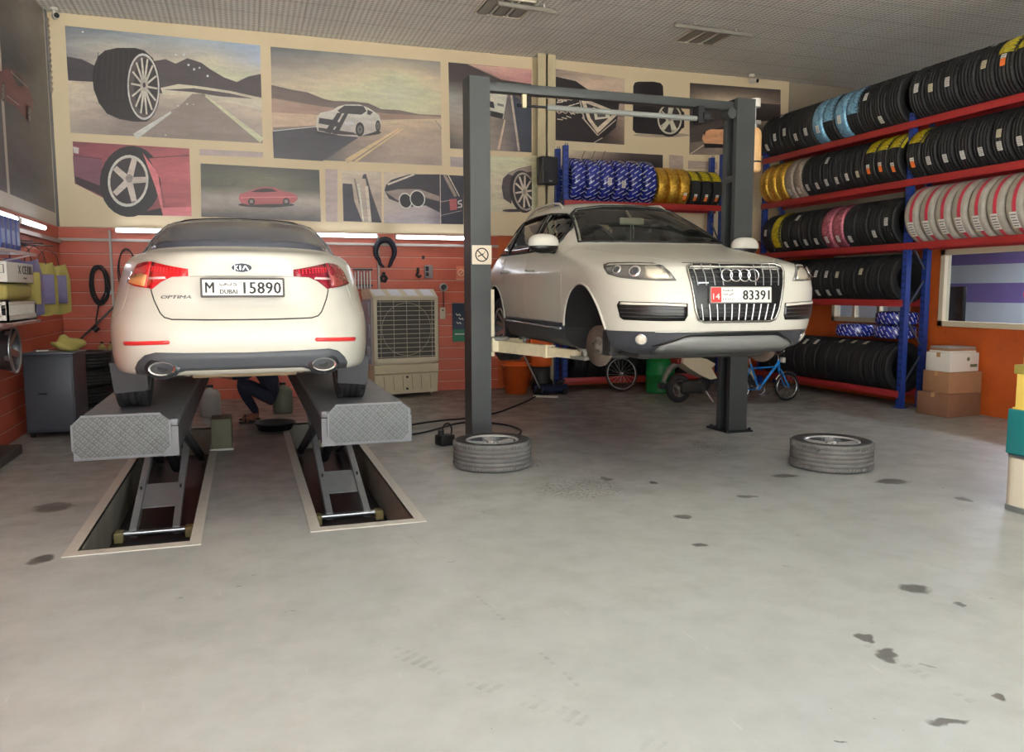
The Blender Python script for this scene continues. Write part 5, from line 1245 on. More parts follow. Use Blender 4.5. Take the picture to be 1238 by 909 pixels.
# brakes where the front wheels are off
for s in (-1, 1):
    c = Vector((s*.80, .925, .295)); ST = Matrix.Rotation(math.radians(16), 4, 'Z'); M = Matrix.Translation(c) @ ST @ Matrix.Rotation(PI/2*s, 4, 'Y'); MC = Matrix.Translation(c) @ ST @ Matrix.Translation(-c)
    mb = MB(); mb.lathe([(.045,.012),(.178,.012),(.180,.0),(.178,-.014),(.10,-.014)], 40, M, 0); dsc = mb.build('brake_disc', mat('rusty brake disc', (112,98,88), .5, metal=.5, noise=.2, nscale=20), suv)
    mb = MB(); mb.lathe([(0,.05),(.030,.05),(.034,.035),(.07,.03),(.078,.012)], 24, M, 0)
    for k in range(5): a = 2*PI*k/5; mb.cyl(M @ Vector((.056*math.cos(a),.056*math.sin(a),.028)), M @ Vector((.056*math.cos(a),.056*math.sin(a),.042)), .008, n=8)
    mb.build('hub', mat('hub steel', (104,98,92), .5, metal=.5), dsc)
    mb = MB(); mb.box((c.x-.05 if s > 0 else c.x-.045, .925-.205, .22), (c.x+.045 if s > 0 else c.x+.05, .925-.09, .44), 0, MC, .015); mb.box((c.x-.06,.925-.23,.26),(c.x+.06,.925-.19,.40), 0, MC, .01); mb.build('brake_caliper', mat('dark caliper', (40,38,38), .6), dsc)
    mb = MB(); mb.tube([(s*.35,.95,.25),(s*.6,.93,.2),(s*.78,.925,.22)], .03, 8); mb.tube([(s*.55,.95,.6),(s*.62,.93,.45),(s*.76,.925,.34)], .05, 8); mb.build('suspension_arm', M_under, suv)
    car_wheel(suv, s*.81, 3.92, .31, SR, .265, .254, s, 10)
mb = MB(); mb.box((-.60,.55,.20),(.60,4.6,.30), bev=.04); mb.build('underbody', M_under, suv)
# ================================================================== TWO POST LIFT
M_post = mat('dark grey lift paint', (55,58,58), .5, noise=.22, nscale=4)
M_posti = mat('black lift channel', (24,25,27), .6)
M_cream = MATS['cream printed board']
M_armc = mat('cream lift arm paint', (222,210,178), .5, noise=.18, nscale=12)
PH = 3.91
lift = thing('two_post_lift', 'dark grey two post car lift holding up the white suv', 'car lift', (0, 0, 0))
for sd, xw, xo in (('l', 2.28, 2.50), ('r', 5.735, 5.49)):
    y0, y1 = 8.28, 8.56; s = 1 if xo > xw else -1
    a, b = min(xw, xo), max(xw, xo)
    mb = MB()
    mb.box((a,y0,0),(b,y0+.02,PH)); mb.box((a,y1-.02,0),(b,y1,PH)); wx = (xw,xw+.02) if s > 0 else (xw-.02,xw); mb.box((wx[0],y0+.0205,0),(wx[1],y1-.0205,PH))
    lx = (xo-.015,xo) if s > 0 else (xo,xo+.015)
    mb.box((lx[0],y0+.0205,0),(lx[1],y0+.07,PH)); mb.box((lx[0],y1-.07,0),(lx[1],y1-.0205,PH)); mb.box((a-.002,y0-.002,PH+.0005),(b+.002,y1+.002,PH+.012))
    p = mb.build('post', M_post, lift)
    mb = MB(); px = (xw+.03,xw+.06) if s > 0 else (xw-.06,xw-.03); mb.box((px[0],y0+.03,.05),(px[1],y1-.03,PH-.05)); mb.build('channel_shade', M_posti, p)  # black sheet put inside the post for its shaded interior
    mb = MB(); mb.cyl(((xw+xo)/2,8.42,.1),((xw+xo)/2,8.42,2.6), .03, n=10); mb.build('hydraulic_ram', M_posti, p)
    mb = MB(); mb.box((a-.06,y0-.05,0),(b+.06,y1+.12,.02))
    for qx in (a-.03, b+.03):
        for qy in (y0-.02, y1+.06): mb.cyl((qx,qy,.02),(qx,qy,.05),.018,n=6)
    mb.build('base_plate', M_posti, p)
    mb = MB(); mb.box((min(xw-.02*s,xo+.01*s),y0-.012,2.05),(max(xw-.02*s,xo+.01*s),y0,2.09)) if False else mb.box((lx[0]-.001,y0+.021,2.98),(lx[1]+.001,y1-.021,3.05)); mb.build('stiffener', M_post, p)
    # carriage and swing arms
    cx = xo+s*.055
    mb = MB(); mb.box((min(xo-s*.12,cx),8.34,1.0),(max(xo-s*.12,cx),8.50,1.72)); mb.box((min(xo+s*.01,cx+s*.10),8.26,1.05),(max(xo+s*.01,cx+s*.10),8.58,1.20), bev=.01); cr = mb.build('carriage', M_armc, lift)
    for (ty, tx, nm) in ((*suvw(-s*.74,1.45)[::-1], 'f'), (*suvw(-s*.76,3.42)[::-1], 'r')):
        p0 = Vector((xo+s*.11, 8.34 if nm == 'f' else 8.50, 1.105)); p1 = Vector((tx, ty, 1.105)); d = (p1-p0).normalized(); L = (p1-p0).length
        ar = MB(); ar.bar(p0-d*.02, p0+d*L*.62, .11, .115); arm = ar.build('swing_arm', M_armc, lift)
        mb = MB(); mb.bar(p0+d*L*.45, p0+d*(L-.10), .085, .085); mb.bar(p0+d*(L*.62-.02), p0+d*(L*.62+.02), .12, .125); mb.build('arm_extension', M_armc, arm)
        mb = MB(); mb.bar(p1-d*.16-Vector((0,0,.03)), p1+d*.06-Vector((0,0,.03)), .10, .03); mb.cyl(p1+Vector((0,0,-.05)), p1+Vector((0,0,.045)), .028, n=16); mb.cyl(p1+Vector((0,0,.035)), p1+Vector((0,0,.063)), .065, n=20); mb.build('lift_pad', mat('grey pad steel', (120,118,112), .5), arm)
        mb = MB(); mb.lathe([(.03,-.02),(.10,-.02),(.115,0),(.10,.02),(.03,.02)], 24, Matrix.Translation(p0+Vector((0,0,.085))), 0); mb.build('arm_gear', mat('grey pad steel', (120,118,112), .5), arm)
# overhead beam with the shut off bar
mb = MB(); mb.box((2.50,8.36,PH-.11),(5.49,8.48,PH-.015), bev=.006); mb.build('cross_beam', M_post, lift)
mb = MB(); mb.cyl((2.82,8.33,PH-.245),(5.20,8.33,PH-.245),.014,n=8); sb_ = mb.build('shut_off_bar', M_posti, lift)
mb = MB(); mb.cyl((3.15,8.33,PH-.245),(5.0,8.33,PH-.245),.030,n=12); mb.build('bar_foam', mat('grey foam sleeve', (118,120,116), .6), sb_)
mb = MB(); mb.box((2.87,8.31,PH-.265),(2.915,8.35,PH-.13)); mb.build('bar_clip', mat('cream clip', (200,190,156), .5), sb_)
mb = MB(); mb.box((4.98,8.28,PH-.30),(5.06,8.40,PH-.11)); mb.box((5.04,8.26,PH-.26),(5.12,8.36,PH-.19)); mb.build('switch_box', M_posti, sb_)
mb = MB(); mb.cyl((5.44,8.30,PH-.16),(5.44,8.44,PH-.16),.06,n=16); mb.build('pulley', M_post, lift)
# no smoking sign
sg = tag(bpy.data.objects.new('no_smoking_sign', None), 'square white no smoking sign on the near lift post', 'sign'); COL.objects.link(sg); sg.location = (2.40, 8.279, 2.085)
M = Matrix(((1,0,0,0),(0,0,-1,0),(0,1,0,0),(0,0,0,1)))
mb = MB(); mb.prism(rr(.215,.20,.008), 0, .004, 0, M); mb.build('plate', mat('cream sign', (226,212,190), .5), sg)
mb = MB(); oring(mb, (0,-.006,.0), .068, .0065, (0,-1,0), 0, 28, 6); mb.bar((-.046,-.006,.046),(.046,-.006,-.046),.011,.003,up=(0,-1,0)); mb.build('ring', M_ink, sg)
mb = MB(); mb.bar((-.044,-.0055,-.018),(.022,-.0055,.012),.011,.003,up=(0,-1,0)); mb.tube([(.026,-.006,.018),(.034,-.006,.03),(.028,-.006,.04)],.003,6); mb.build('cigarette', M_ink, sg)
# ================================================================== TYRE RACKS
M_rackred = mat('red rack beam', (146,38,37), .45, noise=.12, nscale=6)
M_rackblue = mat('blue rack upright', (34,56,128), .42, noise=.12, nscale=6)
M_brace = mat('steel brace', (96,102,120), .45, metal=.5)
M_tyre = mat('new tyre rubber', (20,20,21), .62, bump=.12, bscale=120)
def rack_post(mb, x, y, h, axis):
    w = .045
    mb.box((x-w,y-w,0),(x+w,y+w,h))
def rack(name, label, along, a0, a1, posts, f, r, beams, cat='rack'):
    """along 'y': front line x=f, rear line x=r; along 'x': front line y=f, rear y=r"""
    t = thing(name, label, cat, (0,0,0))
    def pt(a, d, z): return (d, a, z) if along == 'y' else (a, d, z)
    for a in posts:
        for d in (f, r):
            mb = MB(); x, y, _ = pt(a, d, 0); w = .042; h = POSTH
            mb.box((x-w,y-w,0),(x+w,y+w,h)); mb.box((x-w-.03,y-w-.03,0),(x+w+.03,y+w+.03,.01))
            n = int(h/.1)
            for i in range(n):
                z = .12+i*.1
                for q in (-.018, .018):
                    if along == 'y': mb.box((x-w-.0015,y+q-.006,z),(x-w+.001,y+q+.006,z+.035), 1)
                    else: mb.box((x+q-.006,y-w-.0015,z),(x+q+.006,y-w+.001,z+.035), 1)
            mb.build('upright', [M_rackblue, M_black], t)
        z = .3; k = 0
        while z < POSTH-.7:
            p0, p1 = (pt(a, f, z), pt(a, r, z+.5)) if k % 2 == 0 else (pt(a, r, z), pt(a, f, z+.5))
            mb = MB(); mb.bar(p0, p1, .03, .012); mb.build('brace', M_brace, t); z += .55; k += 1
    for (b0, b1, z) in beams:
        for d, nm in ((f-.045, 'front'), (r+.0, 'rear')):
            mb = MB(); lo = pt(b0, d-.02, z-.10); hi = pt(b1, d+.02, z); mb.box(tuple(min(lo[i],hi[i]) for i in range(3)), tuple(max(lo[i],hi[i]) for i in range(3)), bev=.006); mb.build('beam', M_rackred, t)
    return t
POSTH = 4.18
RF, RR_ = 9.0, 9.36
ZS = [4.06, 3.262, 2.376, 1.57, .25]
rack('tyre_rack', 'tall red and blue steel tyre rack along the right side', 'y', 6.0, 12.7, (9.24, 6.2, 12.62), RF, RR_, [(5.9,12.66,z) for z in ZS[:3]]+[(9.24,12.66,z) for z in ZS[3:]])
POSTH = 4.12
BF, BR = 12.78, 13.14
rack('tyre_rack', 'red and blue steel tyre rack standing against the back wall', 'x', 5.17, 8.4, (5.17, 8.2), BF, BR, [(5.13,8.3,3.22),(5.13,8.3,2.376),(5.13,8.3,1.57),(5.13,8.3,.22)])
# ---------------------------------------------------------------- wrap materials
def film(name, c, dark, rough=.22, metal=.75, sc=26, dark_amt=.55):
    def f(nt, b):
        tc = nt.nodes.new('ShaderNodeTexCoord'); n = NOISE(nt, tc.outputs['Object'], sc, 5, .65, .6)
        nt.links.new(MIX(nt, RANGE(nt, n, .40, .62, dark_amt, 0), lin(c), lin(dark)), b.inputs['Base Color']); b.inputs['Metallic'].default_value = metal; b.inputs['Roughness'].default_value = rough
        bp = nt.nodes.new('ShaderNodeBump'); bp.inputs['Strength'].default_value = .9; bp.inputs['Distance'].default_value = .012; nt.links.new(n, bp.inputs['Height']); nt.links.new(bp.outputs[0], b.inputs['Normal'])
    return grid_mat(name, f)
M_gold = film('gold wrapping film', (240,192,76), (120,80,24))
M_yellow = film('yellow wrapping film', (222,204,46), (92,80,20), metal=.35)
M_bluefilm = film('blue wrapping film', (150,204,232), (36,84,130), metal=.45, rough=.16, sc=17)  # pale tone puts the film's white highlights into its colour
M_pink = film('pink silver wrapping film', (206,120,136), (92,24,44), metal=.5)
M_greyfilm = film('grey brown wrapping', (150,136,122), (92,82,74), metal=.1, rough=.45)
def dash_nodes(nt, b):
    tc = nt.nodes.new('ShaderNodeTexCoord'); sep = nt.nodes.new('ShaderNodeSeparateXYZ'); nt.links.new(tc.outputs['Object'], sep.inputs[0])
    th = MATH(nt, 'ARCTAN2', sep.outputs['Y'], sep.outputs['X']); z = sep.outputs['Z']
    u = MATH(nt, 'ADD', MATH(nt, 'MULTIPLY', th, 28/(2*PI)), MATH(nt, 'MULTIPLY', z, 8.0)); row = MATH(nt, 'FLOOR', u)
    v = MATH(nt, 'ADD', MATH(nt, 'MULTIPLY', z, 8.0), MATH(nt, 'MULTIPLY', row, .37))
    d = MATH(nt, 'MULTIPLY', MATH(nt, 'LESS_THAN', MATH(nt, 'FRACT', MATH(nt, 'ADD', u, 50.0)), .24), MATH(nt, 'LESS_THAN', MATH(nt, 'FRACT', MATH(nt, 'ADD', v, 50.0)), .68))
    n = NOISE(nt, tc.outputs['Object'], 9, 3)
    nt.links.new(MIX(nt, MATH(nt, 'MULTIPLY', d, .8), MIX(nt, RANGE(nt, n, .35, .65), lin((20,27,92)), lin((34,47,146))), lin((214,220,236))), b.inputs['Base Color'])
    b.inputs['Roughness'].default_value = .25; b.inputs['Coat Weight'].default_value = .5
    bp = nt.nodes.new('ShaderNodeBump'); bp.inputs['Strength'].default_value = .5; bp.inputs['Distance'].default_value = .01; nt.links.new(n, bp.inputs['Height']); nt.links.new(bp.outputs[0], b.inputs['Normal'])
M_dash = grid_mat('blue film with white dashes', dash_nodes)
def redband_nodes(nt, b):
    tc = nt.nodes.new('ShaderNodeTexCoord'); sep = nt.nodes.new('ShaderNodeSeparateXYZ'); nt.links.new(tc.outputs['Object'], sep.inputs[0]); z = sep.outputs['Z']
    band = MATH(nt, 'LESS_THAN', MATH(nt, 'ABSOLUTE', MATH(nt, 'SUBTRACT', z, .018)), .024); pale = MATH(nt, 'LESS_THAN', MATH(nt, 'ABSOLUTE', MATH(nt, 'ADD', z, .05)), .028)
    n = NOISE(nt, tc.outputs['Object'], 12, 4)
    c = MIX(nt, RANGE(nt, n, .3, .7), lin((134,128,118)), lin((158,152,142))); c = MIX(nt, MATH(nt, 'MULTIPLY', pale, .5), c, lin((186,182,160)))
    nt.links.new(MIX(nt, band, c, lin((176,44,62))), b.inputs['Base Color']); b.inputs['Roughness'].default_value = .5
M_redband = grid_mat('grey wrapping with red band', redband_nodes)
M_label = mat('white sticker', (226,224,216), .5); M_labelo = mat('orange sticker', (222,112,50), .5); M_labelt = mat('grey sticker print', (120,118,114), .6); M_labelc = mat('cream sticker', (216,204,168), .5); M_labely = mat('yellow sticker edge', (206,196,90), .5)
# ---------------------------------------------------------------- tyre prototypes, axis on local Z; tread angle 180 deg faces the aisle
TR, TW, TB = .37, .232, .225
def smooth_profile(R, W, r0):
    h = W/2; return [(r0,-h*.8),(r0+.012,-h*.95),(r0+(R-r0)*.5,-h*1.02),(R-.04,-h*.98),(R-.012,-h*.86),(R,-h*.6),(R+.002,0),(R,h*.6),(R-.012,h*.86),(R-.04,h*.98),(r0+(R-r0)*.5,h*1.02),(r0+.012,h*.95),(r0,h*.8)]
me_tyre = make_tyre_mb(TR, TW, TB, 48).build('tyre', M_tyre); T_black = me_tyre.data; bpy.data.objects.remove(me_tyre)
def proto(m):
    mb = MB(); mb.lathe(smooth_profile(TR, TW, TB), 48, None, 0, closed=True); o = mb.build('tyre', m); d = o.data; bpy.data.objects.remove(o); return d
T_gold, T_bluef, T_pink, T_grey, T_dash, T_redband = [proto(m) for m in (M_gold, M_bluefilm, M_pink, M_greyfilm, M_dash, M_redband)]
def label_mesh(kind):
    R = TR+.0022; mb = MB(); hw = .046 if kind == 'yellow' else .034; n = 8; L = {'white': .115, 'orange': .14, 'cream': .10, 'yellow': .20, 'double': .15}[kind]; a = L/R
    vs = []; fs = []; ms = []
    for i in range(n+1):
        t = -a/2+a*i/n
        for z in (-hw, hw): vs.append((-R*math.cos(t), -R*math.sin(t), z))
    for i in range(n): fs.append((2*i, 2*i+1, 2*i+3, 2*i+2)); ms.append(1 if (kind == 'orange' and i >= 3) or (kind == 'yellow' and i < 0) else (0))
    # thin sticker: front and back skins
    mb.add(vs, fs, ms)
    R2 = R+.0008
    for k in range(5):
        t0 = -a/2+a*(.12+.17*k); t1 = t0+a*.07; q = hw*(.8-.25*(k % 3 == 1))
        if kind == 'orange' and k >= 2: continue
        mb.add([(-R2*math.cos(t0), -R2*math.sin(t0), -hw*.8), (-R2*math.cos(t0), -R2*math.sin(t0), q), (-R2*math.cos(t1), -R2*math.sin(t1), q), (-R2*math.cos(t1), -R2*math.sin(t1), -hw*.8)], [(0,1,2,3)], 2)
    if kind == 'yellow': mb.add([(-R2*math.cos(-a/2), -R2*math.sin(-a/2), -hw*1.3), (-R2*math.cos(-a/2), -R2*math.sin(-a/2), -hw*.75), (-R2*math.cos(a/2), -R2*math.sin(a/2), -hw*.75), (-R2*math.cos(a/2), -R2*math.sin(a/2), -hw*1.3)], [(0,1,2,3)], 3)
    o = mb.build('sticker', [M_labelc if kind == 'cream' else M_label, M_labelo, M_labelt, M_labely]); d = o.data; bpy.data.objects.remove(o); return d
LM = {k: label_mesh(k) for k in ('white', 'orange', 'cream', 'yellow', 'double')}
def wrap_mesh(m, t0, t1):
    """film over part of the tread, angles in degrees from the aisle side upwards (local)"""
    mb = MB(); pr = [(r+.004, z*1.01) for r, z in smooth_profile(TR, TW, TB)[2:-2]]; n = 18; k = len(pr); vs = []
    for i in range(n+1):
        t = math.radians(180-(t0+(t1-t0)*i/n)); 
        for r, z in pr: vs.append((r*math.cos(t), r*math.sin(t), z))
    mb.add(vs, [(i*k+j, (i+1)*k+j, (i+1)*k+j+1, i*k+j+1) for i in range(n) for j in range(k-1)], 0, True)
    o = mb.build('wrapping_film', m); d = o.data; bpy.data.objects.remove(o); return d
W_yel = wrap_mesh(M_yellow, 22, 150); W_blu = wrap_mesh(M_bluefilm, -8, 160); W_strap = wrap_mesh(M_yellow, -40, 150)
ORD = ['', 'first', 'second', 'third', 'fourth', 'fifth', 'sixth', 'seventh', 'eighth', 'ninth', 'tenth', 'eleventh', 'twelfth', 'thirteenth', 'fourteenth']
KIND = {'b': (T_black, 'black tyre'), 'g': (T_gold, 'gold wrapped tyre'), 'n': (T_grey, 'grey brown wrapped tyre'), 'k': (T_pink, 'pink foil wrapped tyre'), 'd': (T_dash, 'blue wrapped tyre with white dashes'), 'r': (T_redband, 'grey wrapped tyre with red band'),
        'y': (T_black, 'black tyre under yellow film'), 'f': (T_black, 'black tyre under torn blue film'), 'F': (T_bluef, 'blue foil wrapped tyre'), 's': (T_black, 'black tyre with yellow film strip')}
LD = {'w': 'white', 'o': 'orange', 'c': 'cream', 'e': 'yellow'}
def tyre(kind, loc, rot, R, labels, label, group, roll=0.0, wsc=1.0):
    me_, _ = KIND[kind]; o = bpy.data.objects.new('tyre', me_); COL.objects.link(o); o.location = loc; s = R/TR; o.scale = (s, s, wsc*s)
    o.rotation_euler = rot; tag(o, label, 'tyre', group)
    for (lk, deg, zo) in labels:
        c = bpy.data.objects.new('sticker', LM[LD[lk]]); COL.objects.link(c); c.parent = o; c.rotation_euler = (0, 0, math.radians(-deg)); c.location = (0, 0, zo)
    if kind in 'yfs':
        c = bpy.data.objects.new('wrapping_film', {'y': W_yel, 'f': W_blu, 's': W_strap}[kind]); COL.objects.link(c); c.parent = o
    return o
ROTY, ROTX = (PI/2, 0, 0), (PI/2, 0, PI/2)
def zc(R, zb, half=.1835): return zb+math.sqrt(R*R-half*half)+.002
XM = (RF-.025+RR_-.02)/2
def shelf(spec, ys, zb, R, where, group, rev=False):
    """spec: list of (kind, labels); ys: centre positions"""
    n = len(spec)
    for i, ((k, lb), y) in enumerate(zip(spec, ys)):
        base = KIND[k][1]
        if k == 'b' and lb: base = 'black tyre with %s sticker' % {'w': 'a white', 'o': 'an orange', 'c': 'a cream'}[lb[0][0]] if len(lb) == 1 else 'black tyre with two stickers'
        elif k == 'b': base = 'plain black tyre'
        tyre(k, (XM, y, zc(R, zb)), ROTY, R, lb, '%s, %s %s' % (base, ORD[i+1], where), group, wsc=min(1.05, abs(ys[1]-ys[0])*.965/(TW*1.02*R/TR)) if n > 1 else 1)
def lins(a, b, n): return [a+(b-a)*i/(n-1) for i in range(n)]
lw = lambda d=-28, z=0: ('w', d, z)
# order of every list: from the post outwards
shelf([('b',[]),('b',[('w',-38,0)]),('b',[('w',22,0)]),('f',[]),('F',[('w',-12,0)]),('f',[]),('F',[('w',-20,.02)]),('b',[('w',-18,0)]),('b',[('w',-24,0)]),('b',[('w',-4,0)]),('b',[('w',-10,0),('w',55,0)]),('b',[('w',-30,0)])],
      lins(9.44, 12.36, 12), ZS[0], .385, 'left of the blue post on the top shelf', 'tyres on the top shelf')
shelf([('b',[('w',6,.02)]),('b',[('c',-2,0)]),('b',[('w',0,0)]),('b',[]),('b',[('c',12,0),('w',62,0)]),('y',[('o',10,0)]),('y',[]),('y',[]),('b',[]),('b',[])], lins(9.02, 6.6, 10), ZS[0], .385, 'right of the blue post on the top shelf', 'tyres on the top shelf')
shelf([('y',[('o',-22,0)]),('y',[('o',-16,0)]),('y',[('o',-16,0)]),('b',[('c',-22,0)]),('b',[('w',-24,0)]),('b',[('w',-28,0)]),('b',[('w',-28,0),('w',28,0)]),('b',[('w',-32,0)]),('b',[('w',-32,0)]),('n',[('w',-36,0)]),('n',[('w',-36,0)]),('g',[]),('g',[]),('g',[])],
      lins(9.40, 12.43, 14), ZS[1], .365, 'left of the blue post on the second shelf', 'tyres on the second shelf')
shelf([('y',[('o',-20,0)]),('b',[('w',-22,0)]),('b',[('w',-24,0)]),('b',[('w',-24,0)]),('b',[('w',-24,0)]),('b',[('w',-20,0),('c',4,0)]),('b',[('w',-18,0)]),('b',[]),('b',[]),('b',[])], lins(9.04, 6.6, 10), ZS[1], .365, 'right of the blue post on the second shelf', 'tyres on the second shelf')
shelf([('b',[('w',0,0)]),('b',[('w',-26,0)]),('b',[]),('b',[('w',-34,0)]),('k',[('w',-30,0)]),('k',[('w',-30,0)]),('b',[('w',-32,0)]),('b',[('w',-32,0)]),('b',[('w',-32,0),('w',40,0)]),('b',[('w',-34,0)]),('s',[('w',-30,0)]),('b',[('w',5,0)])],
      lins(9.46, 12.30, 12), ZS[2], .36, 'left of the blue post on the third shelf', 'tyres on the third shelf')
shelf([('r',[('e',-30,.0)])]*10, lins(8.98, 6.62, 10), ZS[2], .405, 'right of the blue post on the third shelf', 'red banded tyres on the third shelf')
shelf([('b',[]),('b',[]),('b',[('c',18,0)]),('b',[]),('b',[('c',12,0),('w',-34,0)]),('b',[('w',14,0),('w',-36,0)]),('b',[('w',16,0),('w',-36,0)]),('b',[]),('b',[]),('b',[]),('b',[]),('b',[])], lins(9.44, 12.2, 12), ZS[3], .355, 'left of the blue post on the fourth shelf', 'tyres on the fourth shelf')
shelf([('b',[]),('b',[]),('b',[('c',66,0)]),('b',[('c',66,0)]),('b',[('c',64,0)]),('b',[]),('b',[('w',52,0)]),('b',[('w',50,0)]),('b',[]),('b',[('w',48,0)]),('b',[]),('b',[])], lins(9.45, 12.3, 12), ZS[4], .37, 'left of the blue post on the bottom shelf', 'tyres on the bottom shelf')
# tyre packs lying on the bottom row
for (y, z, x, lb) in ((9.62, 1.0, 9.22, 'blue dashed wrapped tyre lying flat behind the blue post, lower of its stack'), (9.60, 1.205, 9.22, 'blue dashed wrapped tyre lying flat behind the blue post, upper of its stack'), (10.42, .99, 9.2, 'blue dashed wrapped tyre lying flat alone on the bottom row')):
    tyre('d', (x, y, z+.09), (0, 0, .4+y), .30, [('c', 165+math.degrees(.4+y)*0-140, .0)], lb, 'wrapped tyres lying on the bottom row')
# back rack
YM = (BF-.025+BR-.02)/2
for i in range(6):
    x = 5.36+.262*i; R = .385
    tyre('d', (x, YM, zc(R, 3.22)), ROTX, R, [('w', (-4, -10)[i % 2], .0)] if i in (2, 3) else [], 'blue film wrapped tyre with white dashes, %s right of the speaker on the back rack' % ORD[i+1], 'blue wrapped tyres on the back rack')
for i in range(6):
    x = 6.93+.216*i; R = .345 if i < 3 else .33
    k = 'g' if i < 3 else 'y'
    tyre(k, (x, YM, zc(R, 3.22)), ROTX, R, [('o', -30, 0)] if i >= 2 else [], '%s, %s right of the blue tyres on the back rack' % ('gold wrapped tyre' if i < 3 else 'gold topped black tyre', ORD[i+1]), 'gold wrapped tyres on the back rack', wsc=.95)
for i in range(11):
    x = 5.40+.252*i
    tyre('b', (x, YM, zc(.36, .22)), ROTX, .36, [], 'plain black tyre on the lowest shelf of the back rack', 'tyres low on the back rack')
# ---------------------------------------------------------------- the two wheels lying on the floor
M_dust = mat('dusty grey tread', (104,103,100), .85, noise=.3, nscale=16, bump=.2, bscale=60)
def tread_nodes(nt, b):
    tc = nt.nodes.new('ShaderNodeTexCoord'); sep = nt.nodes.new('ShaderNodeSeparateXYZ'); nt.links.new(tc.outputs['Object'], sep.inputs[0])
    n = NOISE(nt, tc.outputs['Object'], 7, 6, .65); th = MATH(nt, 'ARCTAN2', sep.outputs['Y'], sep.outputs['X'])
    wet = MATH(nt, 'GREATER_THAN', NOISE(nt, tc.outputs['Object'], 4.2, 3, .5, .6), .655)
    c = MIX(nt, RANGE(nt, n, .3, .7), lin((92,91,88)), lin((116,114,110))); c = MIX(nt, MATH(nt, 'MULTIPLY', wet, .8), c, lin((52,52,52)))
    r = MATH(nt, 'SQRT', MATH(nt, 'ADD', MATH(nt, 'MULTIPLY', sep.outputs['X'], sep.outputs['X']), MATH(nt, 'MULTIPLY', sep.outputs['Y'], sep.outputs['Y'])))
    c = MIX(nt, RANGE(nt, r, .352, .366), lin((46,45,44)), c)
    nt.links.new(c, b.inputs['Base Color']); b.inputs['Roughness'].default_value = .85
M_tread = grid_mat('dusty worn tread', tread_nodes)
for (px, py, lab, ro) in ((595, 546, 'loose dusty wheel with alloy rim lying flat at the foot of the near lift post', .3), (1005, 547, 'loose dusty wheel with alloy rim lying flat on open floor near the tyre rack', 1.0)):
    c = onZ(px, py, .135); t = thing('wheel', lab, 'wheel', (c.x, c.y, .135), ro)
    make_tyre_mb(.383, .27, .256, 72, ng=5).build('tyre', M_tread, t)
    r = rim_mb(.256, .262, 5, None, pair=True, tw=.05, hub=.08, face=.74); r.build('rim', [mat('bright alloy', (222,222,220), .3, metal=.55), M_rimdark], t)
# ================================================================== LEFT WALL AND BACK WALL CLUTTER
M_cabgrey = mat('blue grey cabinet steel', (58,62,70), .45, noise=.15, nscale=4)
M_wire = mat('zinc wire', (186,184,182), .35, metal=.7)
M_yel = mat('yellow fabric', (158,146,80), .75, noise=.2)
M_purple = mat('clear bag over violet fabric', (112,106,142), .3, noise=.25, coat=.5)
M_kraft = mat('brown cardboard', (156,116,84), .75, noise=.12)
M_kraft2 = mat('dark brown cardboard', (126,90,66), .75, noise=.12)
M_tape = mat('brown tape', (176,134,92), .4)
M_whitebox = mat('white carton', (226,222,212), .6, noise=.04)
M_coolb = mat('cooler cream plastic', (198,188,164), .5, noise=.1, nscale=4)
M_coolg = mat('cooler grey plastic', (150,154,164), .5, noise=.1)
M_hose = mat('black rubber hose', (24,24,26), .5)
M_orangep = mat('orange plastic', (214,92,34), .45, noise=.08)
M_green = mat('green drum paint', (16,120,56), .35, noise=.12)
M_skin = mat('brown skin', (138,92,72), .55)
# tool cabinet
t = thing('tool_cabinet', 'dark grey steel cabinet standing on the floor in the left corner', 'cabinet', (-2.18, 10.80, 0), -.12)
mb = MB(); mb.box((-.27,-.24,.06),(.27,.24,.98), bev=.012); mb.build('body', M_cabgrey, t)
mb = MB(); mb.box((-.255,-.256,.10),(.255,-.24,.95), bev=.006); d = mb.build('door', mat('cabinet door steel', (66,70,78), .42, noise=.12), t)
mb = MB(); mb.cyl((-.10,-.275,.52),(-.02,-.275,.52),.010,n=10); mb.bar((-.10,-.256,.52),(-.10,-.28,.52),.012,.012); mb.bar((-.02,-.256,.52),(-.02,-.28,.52),.012,.012); mb.build('handle', M_dark, d)
mb = MB(); mb.box((-.28,-.26,.98),(.28,.25,1.0), bev=.005); mb.build('top', mat('cabinet top', (104,108,118), .4), t)
for x in (-.22,.22):
    for y in (-.19,.19): mb = MB(); mb.cyl((x,y,.03),(x,y,.062),.03,n=12); mb.cyl((x-.015,y,.03),(x+.015,y,.03),.03,n=14); mb.build('castor', M_black, t)
# crumpled yellow bag on top
mb = MB(); mb.sphere((0,0,.085), .15, 24, 14, 0, (1.15,.8,.62))
for i, v in enumerate(mb.v):
    k = 1+.16*math.sin(v.x*31+v.z*17)*math.cos(v.y*27)+.08*math.sin(v.z*60+v.x*22); mb.v[i] = Vector((v.x*k, v.y*k, max(0, v.z*k)))
o = mb.build('cloth_bag', M_yel, None, (-2.02,10.80,1.0)); tag(o, 'crumpled yellow cloth bag lying on top of the dark grey cabinet', 'bag')
mb = MB(); mb.box((-.07,-.05,0),(.07,.05,.025), bev=.01); o = mb.build('small_tool', M_wire, None, (-2.30,10.72,1.0), (0,0,.5)); tag(o, 'small silver tool on the left edge of the dark cabinet top', 'tool')
